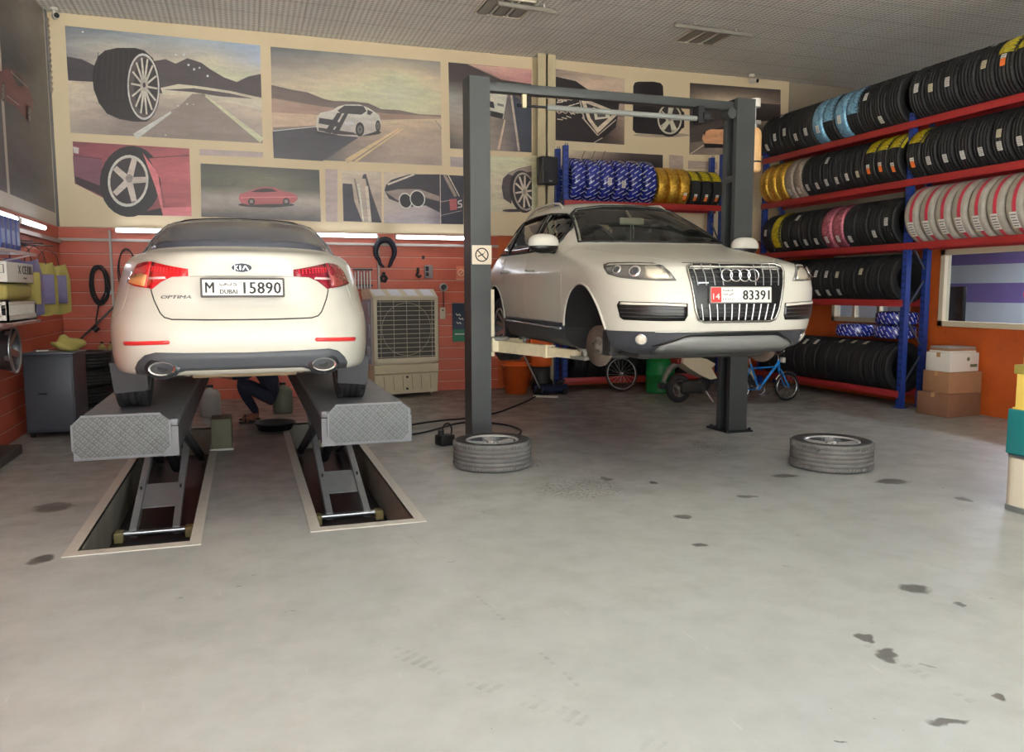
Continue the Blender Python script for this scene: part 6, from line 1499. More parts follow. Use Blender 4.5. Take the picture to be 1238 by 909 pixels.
# shelf of wire on the left wall: two decks
t = thing('wire_shelf', 'white wire shelf on the left wall holding file boxes and cartons', 'shelf', (-2.56, 9.0, 0))
for z in (2.12, 1.40):
    mb = MB()
    for i in range(7): mb.cyl((.02+.06*i,-.9,z),(.02+.06*i,1.15,z),.005,n=6)
    for i in range(9): mb.cyl((.0,-.9+.256*i,z-.008),(.40,-.9+.256*i,z-.008),.006,n=6)
    mb.bar((.39,-.9,z-.015),(.39,1.15,z-.015),.01,.03); mb.build('deck', M_wire, t)
for y in (-.85, -.03, 1.12): mb = MB(); mb.bar((.0,y,1.3),(.0,y,2.2),.02,.02); mb.bar((.0,y,1.30),(.38,y,1.39),.012,.015); mb.bar((.0,y,2.02),(.38,y,2.11),.012,.015); mb.build('bracket', M_wire, t)
for i in range(5):
    y = 9.0+.19*i
    t = thing('file_box', 'blue upright file box on the left wire shelf, %s from the corner end' % ORD[5-i], 'box', (-2.38, y, 2.127), 0, 'file boxes on the wire shelf')
    mb = MB(); mb.box((-.14,-.075,0),(.14,.075,.33), bev=.006); mb.build('case', mat('blue file card', (66,84,150), .45, noise=.1), t)
    mb = MB(); mb.box((.139,-.05,.06),(.142,.05,.20)); mb.build('spine_label', mat('pale blue label', (150,168,206), .5), t)
# carton with CE mark
t = thing('carton', 'white carton printed with a CE mark on the left wire shelf', 'box', (-2.36, 9.55, 1.80))
mb = MB(); mb.box((-.17,-.52,0),(.17,.52,.20), bev=.005); mb.build('box', M_whitebox, t)
for fx, (nx, ny) in ((0, (0,-1)), (1, (1,0))):
    mb = MB(); M = facing(Vector((0,-.522,.12)), (0,-1,0)) if fx == 0 else facing(Vector((.172,.1,.12)), (1,0,0))
    text_into(mb, 'X CE', .1, M @ Matrix.Translation((-.04,0.01,0)), w=.16 if fx == 0 else .34, h=.085)
    for k in range(2): mb.tube([M @ Vector((x+.075+.05*k if fx == 0 else x*1.6+.2+.1*k, y+.01, .001)) for x, y in ((-.018,-.04),(.018,-.04),(.018,.04),(-.018,.04))], .004, 4, closed=True)
    text_into(mb, 'X XE EA', .02, M @ Matrix.Translation((.05,-.075,0)), w=.12, h=.016)
    mb.build('print', M_ink, t)
mb = MB(); mb.box((-.15,-.48,0),(.15,.5,.16), bev=.04); o = mb.build('cloth_pack', M_yel, None, (-2.36,9.55,1.625)); tag(o, 'yellow folded cloth pack under the CE carton on the left wire shelf', 'cloth')
t = thing('plastic_crate', 'white slotted plastic crate on the lower deck of the left wire shelf', 'crate', (-2.36, 9.55, 1.405))
mb = MB(); mb.box((-.17,-.55,0),(.17,.55,.02)); mb.box((-.17,-.55,.0),(-.15,.55,.20)); mb.box((.15,-.55,0),(.17,.55,.07)); mb.box((.15,-.55,.17),(.17,.55,.20)); mb.box((-.17,-.55,0),(.17,-.53,.07)); mb.box((-.17,-.55,.17),(.17,-.53,.20)); mb.box((-.17,.53,0),(.17,.55,.20))
for i in range(19): mb.box((.15,-.55+.06*i,.06),(.17,-.53+.06*i,.18))
for i in range(6): mb.box((-.17+.063*i,-.55,.06),(-.145+.063*i,-.53,.18))
mb.build('crate_body', M_whitebox, t)
mb = MB(); mb.box((-.14,-.5,.02),(.13,.5,.12)); mb.build('filling', M_black, t)
# hanging bags on pegs
def hang_bag(x, y, z, h, w, d, m, lab, rz):
    t = thing('seat_cover_bag', lab, 'bag', (x, y, z), rz, 'bags hung on the left wall')
    mb = MB(); nu, nv = 14, 12; vs = []; fs = []
    for sd in (0, 1):
        for j in range(nv+1):
            for i in range(nu+1):
                u, v = i/nu, j/nv; ww = w*(.80+.2*min(1, v*3))*(1-.06*v*math.sin(u*9)); bulge = d*(math.sin(PI*u)**.6)*(.35+.65*math.sin(PI*min(1, .12+v*.88))**.7)
                vs.append(((u-.5)*ww, (-1 if sd == 0 else 1)*bulge/2*(1+.18*math.sin(u*17+v*13)), -v*h+.02*math.sin(u*7)))
    n = (nu+1)*(nv+1)
    for j in range(nv):
        for i in range(nu):
            a = j*(nu+1)+i; fs.append((a, a+nu+1, a+nu+2, a+1)); fs.append((n+a, n+a+1, n+a+nu+2, n+a+nu+1))
    mb.add(vs, fs, 0, True); b = mb.build('bag', m, t)
    mb = MB(); mb.tube([(-w*.25,0,-.02),(-w*.2,0,.12),(0,0,.2),(w*.2,0,.12),(w*.25,0,-.02)], .006, 6); mb.build('cord', M_dark, t)
    mb = MB(); mb.box((-w*.36,-d*.56,-h*.80),(w*.36,-d*.44,-h*.22), bev=.02); mb.build('window', M_purple if m is M_yel else M_yel, t)
    return t
hang_bag(-2.36, 10.30, 2.06, .62, .44, .20, M_purple, 'violet clear plastic bag hanging nearest on the left wall beside the wire shelf', .5)
hang_bag(-2.32, 10.78, 2.04, .60, .46, .20, M_yel, 'yellow and violet bag hanging in the middle of three on the left wall', .45)
hang_bag(-2.30, 11.35, 2.04, .60, .48, .20, M_yel, 'yellow and violet bag hanging farthest of three on the left wall near the corner', .4)
mb = MB()
mb.bar((LX,10.1,2.285),(LX,11.6,2.285),.03,.03)
for y in (10.30,10.78,11.35): mb.cyl((LX,y,2.28),(-2.22,y,2.265),.008,n=8)
o = mb.build('peg_rail', M_dark, None); tag(o, 'dark peg rail on the left wall carrying the three hanging bags', 'rail')
# alloy rim on the wall
t = thing('alloy_rim', 'bare silver alloy rim hung on the left wall under the wire shelf', 'rim', (-2.42, 9.62, 1.10))
M = Matrix.Rotation(PI/2, 4, 'Y'); rim_mb(.245, .26, 5, M, pair=False, tw=.06, hub=.07, face=.5).build('rim_face', [M_rim, M_rimdark], t)
mb = MB(); mb.cyl((-.16,0,0),(-.02,0,0),.02,n=10); mb.build('wall_peg', M_dark, t)
# kerb at the wall foot
mb = MB(); mb.box((LX,4.0,0),(-2.30,9.62,.10), bev=.01); struct(mb.build('baseboard_left', mat('dark kerb', (66,64,64), .6)))
# tyre stack and bench in the corner
for i in range(4):
    o = tyre('b', (-2.03, 11.95, .118+.232*i), (0,0,i*.7), .33, [], 'dark tyre in the stack behind the dark cabinet, %s from the floor' % ORD[i+1], 'tyre stack behind the cabinet')
t = thing('work_bench', 'dark low bench against the back wall in the left corner', 'bench', (-1.72, 13.05, 0))
mb = MB(); mb.box((-.42,-.32,.68),(.42,.32,.73), bev=.008); mb.build('top', M_cabgrey, t)
mb = MB(); mb.box((-.40,-.30,.1),(.40,.30,.40), bev=.01); mb.build('drawer_unit', M_dark, t)
for x in (-.38,.38):
    for y in (-.28,.28): mb = MB(); mb.box((x-.025,y-.025,0),(x+.025,y+.025,.68)); mb.build('leg', M_dark, t)
for i, x in enumerate((-1.98, -1.86)):
    t = thing('oil_bottle', 'dull yellow oil bottle on the corner bench, %s of two' % ('left' if i == 0 else 'right'), 'bottle', (x, 12.84, .73), 0, 'oil bottles on the corner bench')
    mb = MB(); mb.prism(rr(.10,.07,.02), 0, .19); mb.lathe([(.045,.19),(.018,.225),(.018,.235)], 14); mb.build('body', mat('dull yellow plastic', (150,142,74), .45), t)
    mb = MB(); mb.cyl((0,0,.235),(0,0,.26),.02,n=14); mb.build('cap', M_dark, t)
# coiled hoses
def coil(name, lab, c, rx, rz, n, drop=None, m=None, r=.011):
    mb = MB(); pts = []
    for i in range(n*20+1):
        a = 2*PI*i/20; k = 1+.10*math.sin(i*.37); pts.append((c[0]+rx*k*math.cos(a)+.02*math.sin(i*.11), c[1]-.02-.05*(i/(n*20))+.01*math.sin(i*.9), c[2]+rz*k*math.sin(a)))
    if drop: pts += drop
    mb.tube(pts, r, 7); o = mb.build(name, m or M_hose); tag(o, lab, 'hose', 'hoses coiled on the back wall'); return o
coil('air_hose', 'black air hose coiled on the back wall above the corner bench', (-2.05,13.42,1.80), .11, .27, 6, [(-2.08,13.38,1.5),(-2.12,13.38,1.3),(-2.13,13.38,1.12)])
coil('air_hose', 'thin black hose loop on the back wall just left of the sedan', (-1.68,13.42,2.02), .12, .30, 2, None, None, .009)
mb = MB(); mb.bar((-2.36,13.31,.98),(-1.72,13.33,1.62),.03,.03); mb.cyl((-2.15,13.29,1.13),(-2.09,13.30,1.19),.045,n=10); o = mb.build('wheel_wrench', M_dark, None); tag(o, 'dark long handled wrench leaning on the back wall left of the sedan', 'tool')
mb = MB(); mb.box((LX,BY-.3,1.92),(LX+.02,BY-.2,2.02)) if False else mb.cyl((-1.95,13.43,1.70),(-1.95,13.40,1.70),.05,n=14); o = mb.build('hose_reel_hub', M_wire, None); tag(o, 'small silver valve inside the coiled black hose', 'valve')
# tools and fittings on the slat wall
for i in range(6):
    x = 1.73+.048*i; mb = MB(); mb.cyl((x,13.41,1.74),(x,13.41,2.02+.02*(i%2)),.013,n=8); mb.cyl((x,13.41,1.74),(x,13.41,1.80),.017,n=8); o = mb.build('socket_bar', M_wire); tag(o, 'silver rod tool, %s from the left in the row above the air cooler' % ORD[i+1], 'tool', 'rod tools above the air cooler')
mb = MB(); mb.bar((1.70,13.44,2.06),(2.02,13.44,2.06),.02,.03); mb.bar((1.70,13.44,1.80),(2.02,13.44,1.80),.02,.03); o = mb.build('tool_rail', M_dark); tag(o, 'dark rail holding the row of silver rods on the back wall', 'rail')
# thick black arch hung on the wall
pts = [];
for i in range(25):
    a = math.radians(-58+296*i/24); pts.append((2.225+.155*math.cos(a)*(1 if a < PI else 1), 13.39, 2.36+.19*math.sin(a)-(.05 if i in (0,24) else 0)))
mb = MB(); mb.tube([(2.27,13.38,2.10)]+pts+[(2.20,13.38,2.10)], [.018]+[.03+.02*math.sin(PI*i/24) for i in range(25)]+[.018], 10); o = mb.build('arch_liner', mat('navy black rubber', (26,28,44), .6)); tag(o, 'thick dark horseshoe shaped liner hung on the back wall', 'liner')
def wallbit(name, lab, cat, pts, r, m=M_dark):
    mb = MB(); mb.tube([(p[0], 13.43, p[1]) for p in pts], r, 8); o = mb.build(name, m); return tag(o, lab, cat)
wallbit('hanging_tool', 'dark round pulley tool hung below the black horseshoe liner', 'tool', [(2.20,2.02),(2.20,1.97),(2.16,1.93),(2.17,1.88),(2.22,1.87),(2.245,1.92),(2.22,1.96)], .028)
wallbit('hanging_tool', 'small dark hook hung beside the grey switch box', 'tool', [(2.78,2.10),(2.78,2.02),(2.75,1.97),(2.79,1.94),(2.83,1.97)], .022)
wallbit('hanging_tool', 'tiny dark peg high on the back wall above the grey switch box', 'tool', [(2.87,2.30),(2.87,2.24)], .022)
t = thing('switch_box', 'grey double switch box on the back wall above the air cooler', 'switch', (2.96, 13.47, 2.03))
mb = MB(); mb.box((-.07,-.06,-.11),(.07,0,.11), bev=.008); mb.build('case', mat('grey switch plastic', (140,130,132), .5), t)
mb = MB(); mb.box((-.055,-.072,.01),(-.005,-.06,.09), bev=.004); mb.box((-.055,-.072,-.07),(-.005,-.06,-.01), bev=.004); mb.build('rocker', M_dark, t)
t = thing('gauge', 'round dark gauge with pale rim on the back wall right of the air cooler', 'gauge', (3.22, 13.46, 1.77))
mb = MB(); mb.lathe([(0,.03),(.05,.03),(.062,.035),(.07,.02),(.07,-.03)], 20, Matrix.Rotation(PI/2, 4, 'X'), 0, mm=[0,1,1,1]); mb.build('dial', [M_dark, M_wire], t)
mb = MB(); mb.tube([(.0,.02,-.05),(.0,.01,-.3),(-.02,.02,-.42)], .008, 6); mb.build('lead', M_dark, t)
t = thing('wall_socket', 'small cream wall socket right of the air cooler', 'socket', (3.20, 13.47, 1.33)); mb = MB(); mb.box((-.05,-.025,-.10),(.05,0,.10), bev=.006); mb.build('plate', M_coolb, t)
mb = MB(); mb.cyl((0,-.026,.05),(0,-.03,.05),.014,n=12); mb.build('button', M_dark, t)
t = thing('notice', 'small orange notice with pale outline on the back wall beside the near post', 'sign', (3.53, 13.47, 2.02)); mb = MB(); mb.box((-.085,-.008,-.11),(.085,0,.11)); mb.build('sheet', mat('salmon sheet', (206,118,88), .5), t)
mb = MB(); oring(mb, (0,-.010,0), .055, .006, (0,1,0), 0, 20, 6); mb.bar((-.035,-.010,-.035),(.035,-.010,.035),.01,.003,up=(0,1,0)); mb.bar((-.085,-.009,-.112),(.085,-.009,-.112),.008,.004,up=(0,1,0)); mb.build('symbol', mat('pale print', (232,196,176), .5), t)
t = thing('safety_board', 'dark green and navy board with white hand marks beside the near post', 'sign', (3.50, 13.46, 1.17)); mb = MB(); mb.box((-.13,-.012,-.33),(.13,0,.33)); mb.build('panel', mat('navy board', (22,40,62), .4), t)
mb = MB(); mb.box((-.13,-.0135,-.33),(.13,-.012,-.12)); mb.build('green_band', mat('board green', (22,104,72), .4), t)
mb = MB()
for dx, dz in ((-.04,.12),(.01,.05),(-.03,-.02)): mb.tube([(dx-.03,-.016,dz+.03),(dx,-.016,dz),(dx+.03,-.016,dz+.02),(dx+.05,-.016,dz-.01)], .010, 6)
mb.bar((-.09,-.014,-.2),(.09,-.014,-.2),.02,.003,up=(0,1,0)); mb.build('marks', M_white, t)
# CCTV cameras
for (x, y, z, lab) in ((-2.42,13.25,5.60,'small white dome camera under the ceiling at the left corner'),(9.08,13.25,5.62,'small white dome camera under the ceiling above the right mural')):
    t = thing('security_camera', lab, 'camera', (x, y, CZ)); mb = MB(); mb.cyl((0,0,-.04),(0,0,0),.05,n=16); mb.cyl((0,0,-.07),(0,0,-.03),.018,n=10); mb.build('mount', M_white, t)
    mb = MB(); mb.cyl((.0,.05,-.10),(.05,-.10,-.13),.045,n=16); mb.build('housing', M_white, t); mb = MB(); mb.cyl((.05,-.10,-.13),(.053,-.108,-.132),.036,n=16); mb.build('lens', M_black, t)
# loudspeaker on the beam
t = thing('loudspeaker', 'black loudspeaker on the beige beam left of the blue wrapped tyres', 'speaker', (4.82, 12.70, 3.675), .15); mb = MB(); mb.box((-.155,-.10,-.225),(.155,.10,.225), bev=.02); mb.build('cabinet', M_dark, t)
mb = MB(); mb.box((-.135,-.108,-.205),(.135,-.10,.205), bev=.01); mb.build('grille', mat('speaker mesh', (34,34,38), .8), t); mb = MB(); mb.box((-.03,-.111,-.18),(.03,-.108,-.165)); mb.build('badge', M_wire, t)
mb = MB(); mb.bar((0,.1,0),(.0,.17,0),.06,.12); mb.build('bracket', M_dark, t)
# air cooler
t = thing('air_cooler', 'cream portable air cooler with a wide grille standing by the back wall', 'air cooler', (2.44, 12.80, .06), .20)
W2 = .555; D = .52
mb = MB(); mb.box((-W2,.0,.47),(W2,D,1.56), bev=.02); mb.build('cabinet', M_coolb, t)
mb = MB(); mb.box((-W2-.012,.06,.50),(-W2+.002,D-.05,1.52)); 
for z in (.55,.90,1.25): mb.box((-W2-.03,.12,z),(-W2-.01,D-.12,z+.22), bev=.01)
mb.build('side_panel', M_coolg, t)
# sloped louvre head
mb = MB(); M = Matrix(((0,0,1,0),(1,0,0,0),(0,1,0,0),(0,0,0,1)))
mb.prism([(.0,1.56),(D,1.56),(D,1.68),(.16,1.68)], -W2, W2, 0, M); hd = mb.build('louvre_head', M_coolb, t)
for k in range(4):
    x = -W2+.14+.275*k; mb = MB(); mb.add([(x-.09,.018,1.575),(x+.09,.018,1.575),(x+.05,.145,1.67),(x-.12,.145,1.67)], [(0,1,2,3)]); mb.add([(x-.09,.010,1.575),(x+.09,.010,1.575),(x+.05,.137,1.676),(x-.12,.137,1.676)], [(0,1,2,3)], 0); mb.build('vent_flap', mat('pale flap', (216,216,222), .35), hd)
mb = MB(); mb.box((-W2+.06,-.012,.58),(W2-.06,.0,1.50)); mb.build('mesh_panel', mat('dark cooling pad', (70,66,64), .8, noise=.5, nscale=60), t)
mb = MB()
for k in range(13): mb.bar((-W2+.05,-.022,.60+.0733*k),(W2-.05,-.022,.60+.0733*k),.008,.009)
for k in range(5): mb.bar((-W2+.12+.22*k,-.020,.58),(-W2+.12+.22*k,-.020,1.50),.006,.006,up=(0,1,0))
oring(mb, (0,-.026,1.04), .42, .003, (0,1,0), 0, 36, 6); mb.build('front_grille', mat('cream wire', (190,182,160), .5), t)
mb = MB(); mb.box((-W2,-.03,.50),(W2,.0,.58), bev=.006); mb.box((-W2,-.03,1.50),(W2,.0,1.56), bev=.006); mb.box((-W2,-.03,.50),(-W2+.06,.0,1.56), bev=.006); mb.box((W2-.06,-.03,.50),(W2,.0,1.56), bev=.006); mb.build('front_frame', M_coolb, t)
mb = MB(); mb.prism([(-W2,.0),(W2,.0),(W2,D),(-W2,D)], .12, .47) if False else mb.add([(-W2,-.02,.47),(W2,-.02,.47),(W2,D,.47),(-W2,D,.47),(-W2+.02,.0,.0),(W2-.02,.0,.0),(W2-.02,D-.02,.0),(-W2+.02,D-.02,.0)], [(0,1,2,3),(7,6,5,4),(0,4,5,1),(1,5,6,2),(2,6,7,3),(3,7,4,0)])
tk = mb.build('water_tank', mat('cooler tank cream', (190,178,150), .5, noise=.1), t)
mb = MB()
for k in range(6): x = -.4+.16*k; mb.bar((x,-.022,.30),(x+.02,-.006,.06),.008,.006,up=(0,1,0))
mb.box((-W2,-.03,.32),(W2,-.012,.345), bev=.004); mb.build('tank_rib', mat('tank rib', (150,138,112), .5), tk)
mb = MB(); mb.cyl((0,-.03,.27),(0,-.012,.27),.018,n=10); mb.cyl((0,-.025,.08),(0,-.005,.08),.018,n=10); mb.build('drain_plug', M_dark, tk)
for x in (-W2+.1, W2-.1):
    for y in (.08, D-.1): mb = MB(); mb.cyl((x-.015,y,-.03),(x+.015,y,-.03),.03,n=12); mb.bar((x,y,-.03),(x,y,.02),.03,.03); mb.build('castor', M_wire, t)
# ================================================================== BEHIND THE SUV
t = thing('bucket', 'orange plastic bucket on the floor behind the near lift post', 'bucket', (4.27, 12.7, 0))
mb = MB(); mb.lathe([(.0,.0),(.175,.0),(.245,.47),(.26,.47),(.26,.50),(.235,.50),(.165,.03),(0,.03)], 28); mb.build('pail', M_orangep, t)
mb = MB(); mb.tube([(.25*math.cos(PI*i/12),-.02-.12*math.sin(PI*i/12),.48-.10*math.sin(PI*i/12)) for i in range(13)], .006, 6); mb.build('handle', M_wire, t)
t = thing('oil_drainer', 'orange waste oil drainer drum standing right of the orange bucket', 'drum', (4.80, 12.92, 0))
mb = MB(); mb.lathe([(0,.42),(.17,.42),(.185,.45),(.185,.92),(.17,.96),(0,.97)], 28); mb.build('drum', M_orangep, t)
mb = MB(); mb.cyl((0,0,.97),(0,0,1.25),.03,n=12); mb.lathe([(.03,1.25),(.2,1.34),(.205,1.35),(.19,1.35)], 24); mb.build('funnel', M_dark, t)
mb = MB(); mb.lathe([(0,.10),(.2,.10),(.2,.16),(.16,.20),(.16,.42),(0,.42)], 24)
for k in range(4): a = PI/4+k*PI/2; mb.cyl((.17*math.cos(a)-.015,.17*math.sin(a),.05),(.17*math.cos(a)+.015,.17*math.sin(a),.05),.05,n=12)
mb.build('trolley_base', M_dark, t)
t = thing('trolley_jack', 'dark low trolley jack on the floor in front of the orange drainer', 'jack', (4.75, 12.35, 0), .3)
mb = MB(); mb.box((-.26,-.12,.05),(.26,-.08,.16), bev=.01); mb.box((-.26,.08,.05),(.26,.12,.16), bev=.01); mb.box((-.2,-.08,.06),(.05,.08,.12)); mb.build('chassis', mat('navy jack paint', (30,36,64), .45), t)
mb = MB(); mb.cyl((.1,0,.12),(.24,0,.20),.05,n=14); mb.cyl((.24,0,.2),(.24,0,.225),.06,n=16); mb.build('saddle', M_dark, t)
for x in (-.2,.2): mb = MB(); mb.cyl((x,-.15,.05),(x,.15,.05),.05,n=14); mb.build('wheel_pair', M_black, t)
mb = MB(); mb.cyl((-.22,0,.12),(-.55,.05,.75),.014,n=8); mb.build('handle', M_wire, t)
mb = MB(); mb.box((-.2,-.04,0),(.2,.04,.03), bev=.005); o = mb.build('plank', mat('pale board', (176,166,156), .7), None, (4.55,12.05,0), (0,0,-.5)); tag(o, 'small pale board lying on the floor by the orange bucket', 'board')
t = thing('spoked_wheel', 'loose dark bicycle wheel leaning on the back rack under the suv bumper', 'wheel', (6.05, 12.36, .30), 0, None, (math.radians(-10),0,0))
mb = MB(); oring(mb, (0,0,0), .285, .016, (0,1,0), 0, 40, 8); mb.build('tyre', M_hose, t); mb = MB(); oring(mb, (0,0,0), .262, .009, (0,1,0), 0, 40, 6); r_ = mb.build('rim', M_wire, t)
mb = MB(); mb.cyl((0,-.04,0),(0,.04,0),.018,n=10)
for k in range(18): a = 2*PI*k/18; mb.cyl((.015*math.cos(a+1.2),(.03 if k%2 else -.03),.015*math.sin(a+1.2)),(.26*math.cos(a),0,.26*math.sin(a)),.0022,n=4,caps=False)
mb.build('spokes', M_wire, r_)
t = thing('drum', 'green steel drum standing behind the suv beside the scooter', 'drum', (6.62, 12.05, 0)); mb = MB(); mb.lathe([(0,0),(.235,0),(.245,.02),(.24,.04),(.24,.30),(.25,.315),(.24,.33),(.24,.58),(.25,.595),(.24,.61),(.24,.86),(.25,.88),(.235,.89),(.225,.87),(0,.87)], 36); mb.build('shell', M_green, t)
mb = MB(); mb.cyl((.12,0,.87),(.12,0,.895),.03,n=14); mb.build('bung', M_wire, t)
# scooter
t = thing('motor_scooter', 'old scooter with cream tail panel parked behind the far lift post', 'scooter', (6.25, 10.80, 0), .12)
M_scb = mat('cream scooter panel', (206,194,166), .35, noise=.08); M_scd = mat('scooter dark plastic', (46,44,42), .6)
def swheel(x):
    M = Matrix.Translation((x,0,.218)) @ Matrix.Rotation(PI/2, 4, 'X'); mb = MB(); mb.lathe([(.125,-.035),(.15,-.05),(.19,-.052),(.213,-.03),(.218,0),(.213,.03),(.19,.052),(.15,.05),(.125,.035)], 36, M, 0, closed=True); w_ = mb.build('wheel', M_rubber, t)
    mb = MB(); mb.lathe([(.128,.04),(.118,.045),(.11,.02),(.11,-.02),(.118,-.045),(.128,-.04)], 28, M); mb.lathe([(0,.05),(.035,.05),(.04,.03),(.04,-.03),(.035,-.05),(0,-.05)], 16, M)
    for k in range(3): T = M @ Matrix.Rotation(2*PI*k/3+.4, 4, 'Z'); mb.box((.03,-.022,.0),(.118,.022,.03), 0, T)
    mb.build('rim', mat('dull scooter alloy', (150,146,138), .4, metal=.6), w_)
swheel(0); swheel(1.24)
mb = MB(); mb.box((-.03,-.16,.14),(.42,-.05,.34), bev=.05); mb.cyl((.30,-.12,.24),(.46,-.02,.26),.11,n=16); mb.build('engine', M_scd, t)
mb = MB(); M = Matrix(((1,0,0,0),(0,0,-1,0),(0,1,0,0),(0,0,0,1)))
mb.prism([(-.02,.70),(.10,.735),(.42,.66),(.58,.58),(.50,.52),(.62,.36),(.50,.345),(.30,.42),(.08,.54),(-.04,.62)], -.15, .15, 0, M); tl = mb.build('tail_panel', M_scb, t)
mb = MB(); mb.box((-.10,-.10,.60),(-.02,.10,.70), bev=.02); mb.build('tail_lamp', mat('dull red lens', (120,30,28), .3), tl)
mb = MB(); mb.tube([(-.02,0,.60),(-.16,0,.54),(-.25,0,.42),(-.28,0,.33)], [.05,.045,.04,.035], 8); mb.build('mudguard', mat('dusty grey plastic', (104,98,92), .7), t)
mb = MB(); mb.box((-.06,-.14,.70),(.62,.14,.80), bev=.045); mb.build('seat', M_black, t)
mb = MB(); mb.box((.55,-.16,.26),(1.0,.16,.33), bev=.02); mb.build('floorboard', M_scd, t)
mb = MB(); mb.prism([(.95,.28),(1.06,.32),(1.16,.92),(1.06,.98),(1.02,.9)], -.19, .19, 0, M); mb.build('leg_shield', M_scb, t)
mb = MB(); mb.tube([(1.24,-.08,.22),(1.17,-.08,.5),(1.10,0,.95),(1.06,0,1.05)], .025, 8); mb.tube([(1.24,.08,.22),(1.17,.08,.5),(1.10,0,.9)], .025, 8); mb.build('fork', M_scd, t)
mb = MB(); mb.tube([(.98,-.33,1.08),(1.04,-.18,1.07),(1.06,0,1.05),(1.04,.18,1.07),(.98,.33,1.08)], .014, 8); mb.build('handlebar', M_wire, t)
mb = MB(); mb.tube([(1.02+.26*math.cos(a),0,.218+.26*math.sin(a)) if False else (1.24+.25*math.cos(a),0,.218+.25*math.sin(a)) for a in [math.radians(20+140*i/10) for i in range(11)]], .045, 8); mb.build('front_mudguard', M_scb, t)
mb = MB(); mb.cyl((.05,.13,.22),(-.25,.15,.26),.05,n=14); mb.build('silencer', M_rimdark, t)
mb = MB(); mb.cyl((.40,-.12,.2),(.46,-.26,.015),.012,n=8); mb.build('stand', M_wire, t)
# kid's bicycle
t = thing('bicycle', 'small blue bicycle parked right of the far lift post', 'bicycle', (7.06, 10.42, 0), 0)
M_bike = mat('bright blue bike paint', (30,120,196), .3, metal=.3)
for x in (.0,.87):
    M = Matrix.Translation((x,0,.222)); mb = MB(); oring(mb, (x,0,.222), .203, .018, (0,1,0), 0, 40, 8); w_ = mb.build('wheel', M_hose, t); mb = MB(); oring(mb, (x,0,.222), .180, .010, (0,1,0), 0, 40, 6); rm = mb.build('rim', M_chrome, w_)
    mb = MB(); mb.cyl((x,-.04,.222),(x,.04,.222),.016,n=10)
    for k in range(14): a = 2*PI*k/14; mb.cyl((x,(.025 if k%2 else -.025),.222),(x+.18*math.cos(a),0,.222+.18*math.sin(a)),.002,n=4,caps=False)
    mb.build('spokes', M_wire, rm)
mb = MB()
for a, b, r_ in (((.70,0,.60),(.36,0,.20),.022),((.36,0,.20),(.20,0,.60),.016),((.68,0,.54),(.22,0,.53),.014),((.70,0,.64),(.72,0,.48),.022)): mb.cyl(a, b, r_, n=10)
for y in (-.045,.045): mb.cyl((.36,y*.5,.20),(0,y,.222),.010,n=8); mb.cyl((.21,y*.5,.54),(0,y,.222),.009,n=8)
mb.build('frame', M_bike, t)
mb = MB()
for y in (-.05,.05): mb.tube([(.72,y*.6,.50),(.78,y,.38),(.87,y,.222)], .014, 8)
mb.build('fork', M_bike, t)
mb = MB(); mb.cyl((.70,0,.60),(.69,0,.72),.012,n=8); mb.tube([(.62,-.24,.80),(.66,-.15,.78),(.69,0,.72),(.66,.15,.78),(.62,.24,.80)], .011, 8); mb.build('handlebar', M_chrome, t)
mb = MB(); mb.cyl((.20,0,.58),(.18,0,.70),.012,n=8); mb.build('seat_post', M_chrome, t); mb = MB(); mb.sphere((.15,0,.72), .1, 16, 10, 0, (1.3,.75,.4)); mb.build('saddle', mat('brown saddle', (92,58,44), .6), t)
mb = MB(); oring(mb, (.36,-.05,.20), .07, .006, (0,1,0), 0, 24, 6); mb.bar((.36,-.06,.20),(.46,-.07,.13),.016,.012); mb.bar((.36,.06,.20),(.26,.07,.27),.016,.012); mb.box((.42,-.14,.12),(.50,-.07,.14)); mb.box((.22,.07,.26),(.30,.14,.28)); mb.build('crank', M_chrome, t)
mb = MB(); mb.tube([(.87+.235*math.cos(a),0,.222+.235*math.sin(a)) for a in [math.radians(50+100*i/8) for i in range(9)]], .016, 6); mb.build('mudguard', M_chrome, t)
mb = MB(); mb.box((.76,-.05,.60),(.80,.05,.68), bev=.01); mb.build('number_board', M_whitebox, t)
# boxes by the rack
def carton(lo, hi, m, lab, rz, extra=None):
    c = ((lo[0]+hi[0])/2, (lo[1]+hi[1])/2, lo[2]); t = thing('carton', lab, 'box', c, rz, 'cartons beside the tyre rack'); dx, dy, h = (hi[0]-lo[0])/2, (hi[1]-lo[1])/2, hi[2]-lo[2]
    mb = MB(); mb.box((-dx,-dy,0),(dx,dy,h), bev=.006); mb.build('box', m, t)
    mb = MB(); mb.box((-dx-.001,-.03,h-.06),(dx+.001,.03,h+.0012)); mb.build('tape', M_tape, t); return t, dx, dy, h
carton((8.86,8.30,0),(9.47,8.80,.315), M_kraft2, 'brown carton on the floor by the tyre rack, lowest of its stack', .06)
carton((8.94,8.33,.316),(9.49,8.79,.605), M_kraft, 'brown carton by the tyre rack, middle of its stack', -.04)
t, dx, dy, h = carton((8.94,8.36,.606),(9.46,8.76,.86), M_whitebox, 'white carton by the tyre rack, topmost box of its stack', .05)
mb = MB(); mb.cyl((.06,-dy-.0015,.17),(.06,-dy,.17),.028,n=16); mb.box((.10,-dy-.0015,.06),(.23,-dy,.10)); mb.build('print', mat('dull green print', (92,104,72), .6), t)
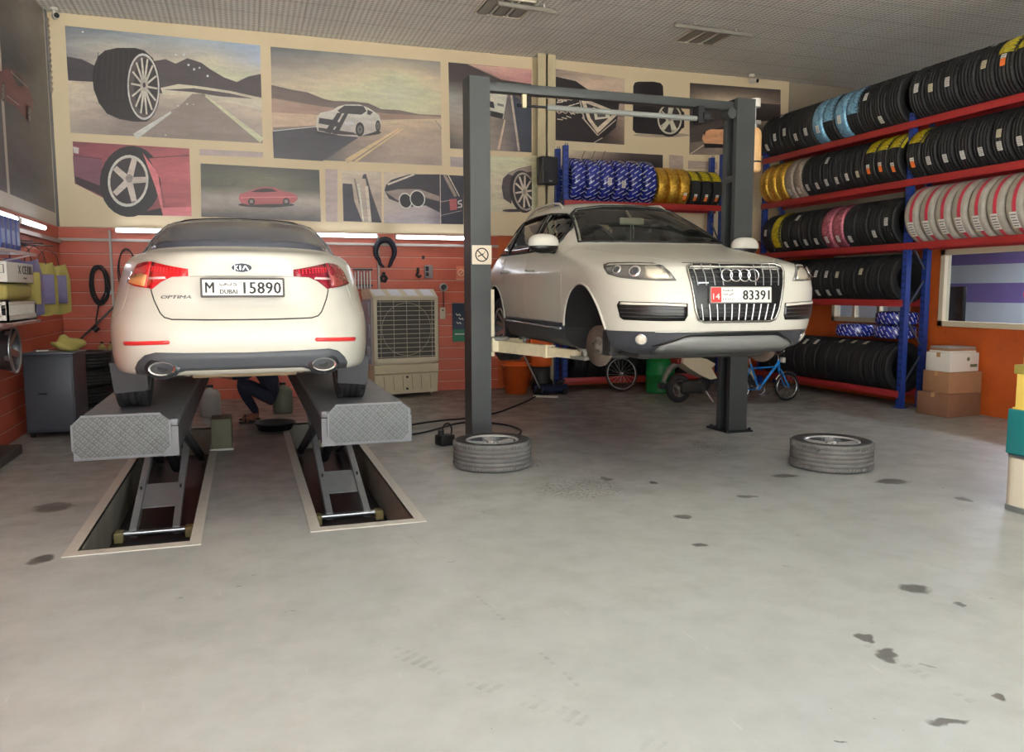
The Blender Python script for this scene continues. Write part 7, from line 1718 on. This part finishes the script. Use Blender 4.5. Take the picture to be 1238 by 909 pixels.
for i in range(3):
    mb = MB(); mb.box((-.24+.01*i,-.17,0),(.24-.01*i,.17,.026), bev=.004); o = mb.build('flat_box', (M_whitebox, M_kraft, mat('grey card', (150,142,138), .7))[i], None, (9.20,8.56,.861+.027*i), (0,0,.05-.06*i)); tag(o, ['pale flat box lying on the white carton, lowest of three','brown flat box lying on the white carton, middle of three','grey flat box lying on the white carton, top of three'][i], 'box', 'flat boxes on the white carton')
# ================================================================== FLOOR CLUTTER
def fl(pts, z=.012): return [onZ(x, y, z) for x, y in pts]
def smooth(pts, n=6):
    out = []
    P = [pts[0]]+list(pts)+[pts[-1]]
    for i in range(1, len(P)-2):
        for j in range(n):
            t = j/n; p0, p1, p2, p3 = P[i-1], P[i], P[i+1], P[i+2]
            out.append(.5*((2*p1)+(p2-p0)*t+(2*p0-5*p1+4*p2-p3)*t*t+(3*p1-p0-3*p2+p3)*t**3))
    return out+[P[-2]]
for lab, pts in (('black hose running across the floor behind the near lift post', [(468,521),(500,513),(535,508),(560,506),(596,500),(622,491),(646,480),(657,470)]),('black hose curling on the floor around the foot of the near post', [(472,528),(505,524),(530,518),(552,512),(575,510),(600,512),(618,515),(630,521),(622,530)])):
    mb = MB(); mb.tube(smooth(fl(pts)), .012, 8); o = mb.build('floor_hose', M_hose); tag(o, lab, 'hose', 'hoses on the floor')
t = thing('pump_motor', 'small black motor block on the floor left of the near lift post', 'motor', (2.06, 8.62, 0), .3)
mb = MB(); mb.box((-.09,-.08,0),(.09,.08,.12), bev=.02); mb.cyl((-.05,0,.12),(-.05,0,.17),.035,n=14); mb.build('block', M_dark, t); mb = MB(); mb.tube([Vector((.03+.06*math.cos(a),0,.16+.08*math.sin(a))) for a in [2*PI*i/16 for i in range(17)]], .010, 7); mb.build('hose_loop', M_hose, t)
t = thing('pit_block', 'grey green block standing on the floor right of the left ramp', 'block', (-.29, 9.25, 0)); mb = MB(); mb.box((-.105,-.16,0),(.105,.16,.34), bev=.01); mb.build('block_body', mat('olive grey steel', (104,104,84), .6, noise=.15), t)
mb = MB(); mb.box((-.12,-.17,.0),(.12,.17,.02)); mb.build('foot_plate', M_pitframe, t)
for (x, y, lab, c) in ((-.50,11.7,'grey white canister on the floor beyond the left ramp',(150,148,144)),(.46,11.7,'dull green canister on the floor beyond the right ramp',(96,100,84))):
    t = thing('canister', lab, 'canister', (x, y, 0)); mb = MB(); mb.lathe([(0,0),(.13,0),(.135,.02),(.135,.30),(.10,.36),(.04,.38),(.04,.40),(0,.40)], 24); mb.build('body', mat(lab[:10], c, .55, noise=.1), t); mb = MB(); mb.cyl((0,0,.40),(0,0,.43),.045,n=14); mb.build('cap', M_dark, t)
t = thing('drain_pan', 'black oil drain pan on the floor between the two ramps', 'pan', (.30, 10.25, 0)); mb = MB(); mb.lathe([(0,.012),(.20,.012),(.235,.09),(.25,.09),(.245,.105),(.225,.10),(.19,.02),(0,.02)], 28); mb.build('pan', M_dark, t)
mb = MB(); mb.tube([(-.24,0,.1),(-.30,0,.13),(-.30,.06,.13),(-.24,.06,.1)], .01, 6); mb.build('handle', M_dark, t)
# hanging extinguisher on the far post
t = thing('fire_extinguisher', 'cream fire extinguisher hung high beside the far lift post', 'extinguisher', (5.955, 8.60, 3.14))
mb = MB(); mb.lathe([(0,0),(.06,0),(.082,.025),(.085,.05),(.085,.44),(.075,.49),(.045,.525),(.03,.53)], 28); mb.build('cylinder', mat('cream tank paint', (222,176,122), .35, noise=.08), t)
mb = MB(); mb.cyl((0,0,.52),(0,0,.60),.028,n=14); mb.box((-.05,-.03,.57),(.07,.03,.62), bev=.01); mb.sphere((-.06,-.03,.60), .028, 12, 8); mb.build('valve', M_wire, t)
mb = MB(); mb.cyl((0,0,.60),(0,0,.78),.012,n=10); mb.build('pipe', M_wire, t); mb = MB(); mb.cyl((0,0,.77),(0,0,.87),.06,n=18); mb.build('head', M_white, t)
mb = MB(); mb.bar((-.23,-.1,.45),(-.05,-.05,.45),.03,.012); mb.bar((-.23,-.1,.12),(-.05,-.05,.12),.03,.012); mb.lathe([(.087,.11),(.09,.11),(.09,.13),(.087,.13)], 24, None, 0, closed=True); mb.build('bracket', M_dark, t)
# ================================================================== OIL DISPLAY AT THE RIGHT EDGE
DX, DY = 5.80, 4.50
t = thing('oil_tin', 'white oil tin printed with a red bottle, lowest item of the right edge stack', 'tin', (DX, DY, 0))
M_tin = mat('cream tin print', (224,216,196), .35, noise=.04); M_redp = mat('red print', (206,36,34), .4)
mb = MB(); mb.prism(rr(.46,.36,.12,8), .0, .045); mb.build('base_rim', M_alu, t); mb = MB(); mb.prism(rr(.45,.35,.115,8), .045, .42); mb.build('can', M_tin, t)
def bottle_print(t, M, s):
    mb = MB(); mb.prism([(-.065*s,-.14*s),(.065*s,-.14*s),(.065*s,.03*s),(.03*s,.08*s),(.03*s,.10*s),(-.03*s,.10*s),(-.045*s,.06*s),(-.065*s,.02*s)], 0, .0015, 0, M); b = mb.build('bottle_print', M_whitebox, t)
    mb = MB(); mb.prism([(-.055*s,-.12*s),(.055*s,-.12*s),(.055*s,.0),(.0,.02*s),(-.055*s,.01*s)], .0015, .0025, 0, M); mb.prism([(-.03*s,.10*s),(.03*s,.10*s),(.03*s,.13*s),(-.03*s,.13*s)], .0015, .0025, 0, M); mb.build('print_red', M_redp, b)
    mb = MB(); mb.bar(M @ Vector((-.035*s,-.03*s,.003)), M @ Vector((.04*s,-.015*s,.003)), .012*s, .001, up=M.to_3x3() @ Vector((0,0,1))); mb.bar(M @ Vector((-.03*s,-.06*s,.003)), M @ Vector((.04*s,-.05*s,.003)), .010*s, .001, up=M.to_3x3() @ Vector((0,0,1))); mb.bar(M @ Vector((-.03*s,-.09*s,.003)), M @ Vector((.02*s,-.085*s,.003)), .008*s, .001, up=M.to_3x3() @ Vector((0,0,1))); mb.build('print_white', M_whitebox, b)
for k in range(2): bottle_print(t, facing(Vector((-.055+.17*k,-.1765,.225)), (0,-1,0)), 1.05)
mb = MB(); mb.prism(rr(.46,.36,.12,8), .42, .44); mb.build('top_rim', M_alu, t)
t = thing('oil_carton', 'teal carton with a yellow emblem standing on the white oil tin', 'box', (DX, DY, .441)); mb = MB(); mb.box((-.195,-.17,0),(.215,.17,.345), bev=.006); mb.build('box', mat('teal card', (30,118,122), .45), t)
mb = MB(); mb.box((-.15,-.1715,.02),(.2,-.17,.30)); mb.build('panel_print', mat('brown print', (150,134,104), .5), t); mb = MB(); M = facing(Vector((-.01,-.1725,.12)), (0,-1,0)); mb.prism([(-.11,-.09),(.11,-.09),(.12,0),(.08,.09),(0,.13),(-.08,.09),(-.12,0)], 0, .001, 0, M); em = mb.build('emblem', mat('yellow print', (228,184,40), .45), t)
mb = MB(); oring(mb, M @ Vector((0,.01,.002)), .06, .006, (0,1,0), 0, 24, 6); mb.bar(M @ Vector((-.05,-.05,.002)), M @ Vector((.06,-.06,.002)), .02, .001, up=M.to_3x3() @ Vector((0,0,1))); mb.build('emblem_ring', mat('brown ink', (110,70,30), .5), em)
t = thing('display_rack', 'yellow display rack holding oil bottles on the teal carton at the right edge', 'display', (DX, DY, .787)); M_yd = mat('yellow display card', (226,194,96), .5)
mb = MB(); mb.box((-.09,.13,0),(.21,.15,.86)); mb.build('back_panel', M_yd, t)
mb = MB(); mb.box((.19,-.15,0),(.205,.15,.86)); mb.build('side_panel', M_yd, t)
mb = MB(); mb.box((-.17,-.15,0),(-.155,.13,.28)); mb.build('side_panel', M_yd, t)
mb = MB(); mb.box((-.185,-.155,.275),(.21,.15,.345), bev=.006); mb.build('shelf', mat('olive shelf edge', (150,138,70), .5), t); mb = MB(); mb.box((-.175,-.15,0),(.21,.15,.012)); mb.build('bottom', M_yd, t)
t = thing('oil_jug', 'black oil jug lying on the lower tray of the yellow display rack', 'bottle', (DX-.02, DY-.05, .80)); mb = MB(); mb.box((-.12,-.06,0),(.12,.06,.07), bev=.03); mb.build('body', M_dark, t); mb = MB(); mb.cyl((.12,0,.035),(.15,0,.035),.02,n=12); mb.build('cap', M_redp, t)
for i in range(3):
    t = thing('oil_bottle', 'white oil bottle with red cap on the yellow display rack, %s from the left' % ORD[i+1], 'bottle', (DX-.105+.118*i, DY-.05, 1.133), 0, 'oil bottles on the display rack')
    mb = MB(); mb.prism(rr(.105,.16,.025), 0, .27); mb.lathe([(.05,.27),(.028,.32),(.024,.335)], 16); mb.build('body', mat('white bottle plastic', (226,214,186), .35), t); mb = MB(); mb.cyl((0,0,.335),(0,0,.37),.028,n=16); mb.build('cap', M_redp, t)
    mb = MB(); mb.box((-.04,-.0815,.05),(.04,-.08,.20)); mb.build('label', mat('pink label', (224,120,84), .45), t)
for i in range(2):
    mb = MB(); mb.box((-.10,-.06,0),(.10,.06,.045), bev=.006); o = mb.build('small_box', (M_redp, mat('pale pink box', (214,150,130), .5))[i], None, (DX+.02, DY+.14, 1.648+.046*i), (0,0,.1*i)); tag(o, ('red small box lying on top of the yellow display rack','pale pink small box lying on top of the red one')[i], 'box')
# ================================================================== PERSON CROUCHING BEYOND THE SEDAN
M_over = mat('navy work clothes', (30,34,52), .85, noise=.15, nscale=12); M_hair = mat('black hair', (18,16,16), .6); M_sandal = mat('dark sandal', (40,34,30), .6)
def skinned(name, pts, edges, rad, root, lvl=2):
    me = bpy.data.meshes.new(name); me.from_pydata(pts, edges, []); o = bpy.data.objects.new(name, me); COL.objects.link(o)
    md = o.modifiers.new('s', 'SKIN'); md.use_smooth_shade = True
    for i, v in enumerate(me.skin_vertices[0].data): v.radius = (rad[i], rad[i]) if not isinstance(rad[i], tuple) else rad[i]; v.use_root = (i == root)
    o.modifiers.new('u', 'SUBSURF').levels = lvl; o.modifiers['u'].render_levels = lvl
    bpy.context.view_layer.update(); dg = bpy.context.evaluated_depsgraph_get(); out = bpy.data.meshes.new_from_object(o.evaluated_get(dg)); bpy.data.objects.remove(o); return out
pe = thing('person', 'person in dark navy work clothes and sandals crouching on the floor beyond the white sedan', 'person', (.08, 11.05, 0), 0)
J = [(.26,.05,.34),(.22,.04,.50),(.12,.02,.68),(.05,.0,.80),(.0,.0,.88),(-.03,.0,.97),(-.05,.0,1.05)]   # pelvis .. head
R_ = [.145,.135,.145,.12,.055,.09,.085]; E_ = [(0,1),(1,2),(2,3),(3,4),(4,5),(5,6)]
def limb(base, pts, rs):
    k = base
    for p, r in zip(pts, rs): J.append(p); R_.append(r); E_.append((k, len(J)-1)); k = len(J)-1
    return k
hands = []
for s in (-1, 1):
    f = limb(0, [(.20,s*.11,.30),(-.02,s*.17,.44),(-.20,s*.16,.52),(-.10,s*.15,.32),(.02,s*.14,.11),(-.04,s*.14,.05),(-.17,s*.15,.035)], [.095,.085,.066,.058,.042,.042,.034])
    tgt = (-.42,-.10,.62) if s < 0 else (-.38,.16,.66)
    h = limb(3, [(.03,s*.18,.78),(-.08,s*.25,.62),(-.24,tgt[1],.60),(tgt[0]+.05,tgt[1],tgt[2]),(tgt[0],tgt[1],tgt[2]+.005)], [.065,.046,.040,.030,.034]); hands.append(h)
    b = Vector(J[h])
    for k in range(4):
        dy = (k-1.5)*.020; ln = (.060,.070,.066,.052)[k]; q1 = limb(h, [tuple(b+Vector((-.045,dy,.01))), tuple(b+Vector((-.045-ln*.5,dy*1.1,.004))), tuple(b+Vector((-.045-ln*.85,dy*1.1,-.018)))], [.0095,.0088,.0078])
    limb(h, [tuple(b+Vector((-.012,-s*.030,.014))), tuple(b+Vector((-.045,-s*.044,.012)))], [.011,.009])
limb(5, [(-.125,0,.985)], [.018])       # nose
me = skinned('body', J, E_, R_, 0)
me.materials.append(M_over); me.materials.append(M_skin); me.materials.append(M_sandal)
for p in me.polygons:
    c = p.center; p.use_smooth = True
    p.material_index = 1 if (c.z > .86 or (c.x < -.26 and c.z > .5 and abs(c.y) < .4 and not (abs(abs(c.y)-.16) < .03 and c.x > -.27))) else 0
    if c.z < .13 and c.x < .07: p.material_index = 1
link('body', me, pe)
mb = MB(); mb.sphere((-.025,0,1.03), .115, 20, 14, 0, (1.0,.86,1.0)); mb.v = [v if not (v.x < -.08 and v.z < 1.07) else Vector((v.x+.06, v.y*.8, v.z)) for v in mb.v]; mb.build('hair', M_hair, pe)
for s in (-1, 1):
    mb = MB(); mb.sphere((-.115,s*.035,1.005), .012, 10, 8); mb.build('eye', M_whitebox, pe); mb = MB(); mb.sphere((-.02,s*.095,.99), .024, 10, 8, 0, (.8,.4,1.2)); mb.build('ear', M_skin, pe)
    mb = MB(); mb.prism(rr(.27,.10,.045,5,(-.075,s*.145)), .0, .018); mb.tube([(-.13,s*.145-.05,.015),(-.13,s*.145-.03,.065),(-.13,s*.145+.03,.065),(-.13,s*.145+.05,.015)], .010, 6); mb.build('sandal', M_sandal, pe)
mb = MB(); oring(mb, (.036,0,.842), .070, .020, (-.5,0,.85), 0, 24, 8, 1.0); mb.build('collar', M_over, pe)
for s in (-1, 1): mb = MB(); mb.sphere((-.1235,s*.036,1.005), .0062, 8, 6); mb.build('pupil', M_black, pe)
mb = MB(); mb.box((-.135,-.022,.938),(-.118,.022,.946), bev=.003); mb.build('mouth', mat('lip', (104,60,54), .6), pe)
# unseen lamp added to brighten the office behind the windows
t = thing('office_fill_lamp', 'unseen lamp strip added on the office ceiling to brighten the room', 'light', (11.2, 8.6, 2.60)); mb = MB(); mb.box((-.1,-.9,-.05),(.1,.9,0)); mb.build('tray', M_white, t); mb = MB(); mb.box((-.08,-.88,-.06),(.08,.88,-.05)); mb.build('diffuser', mat('office fill glow', (255,255,255), .5, emit=(235,236,255), estr=130.0), t)
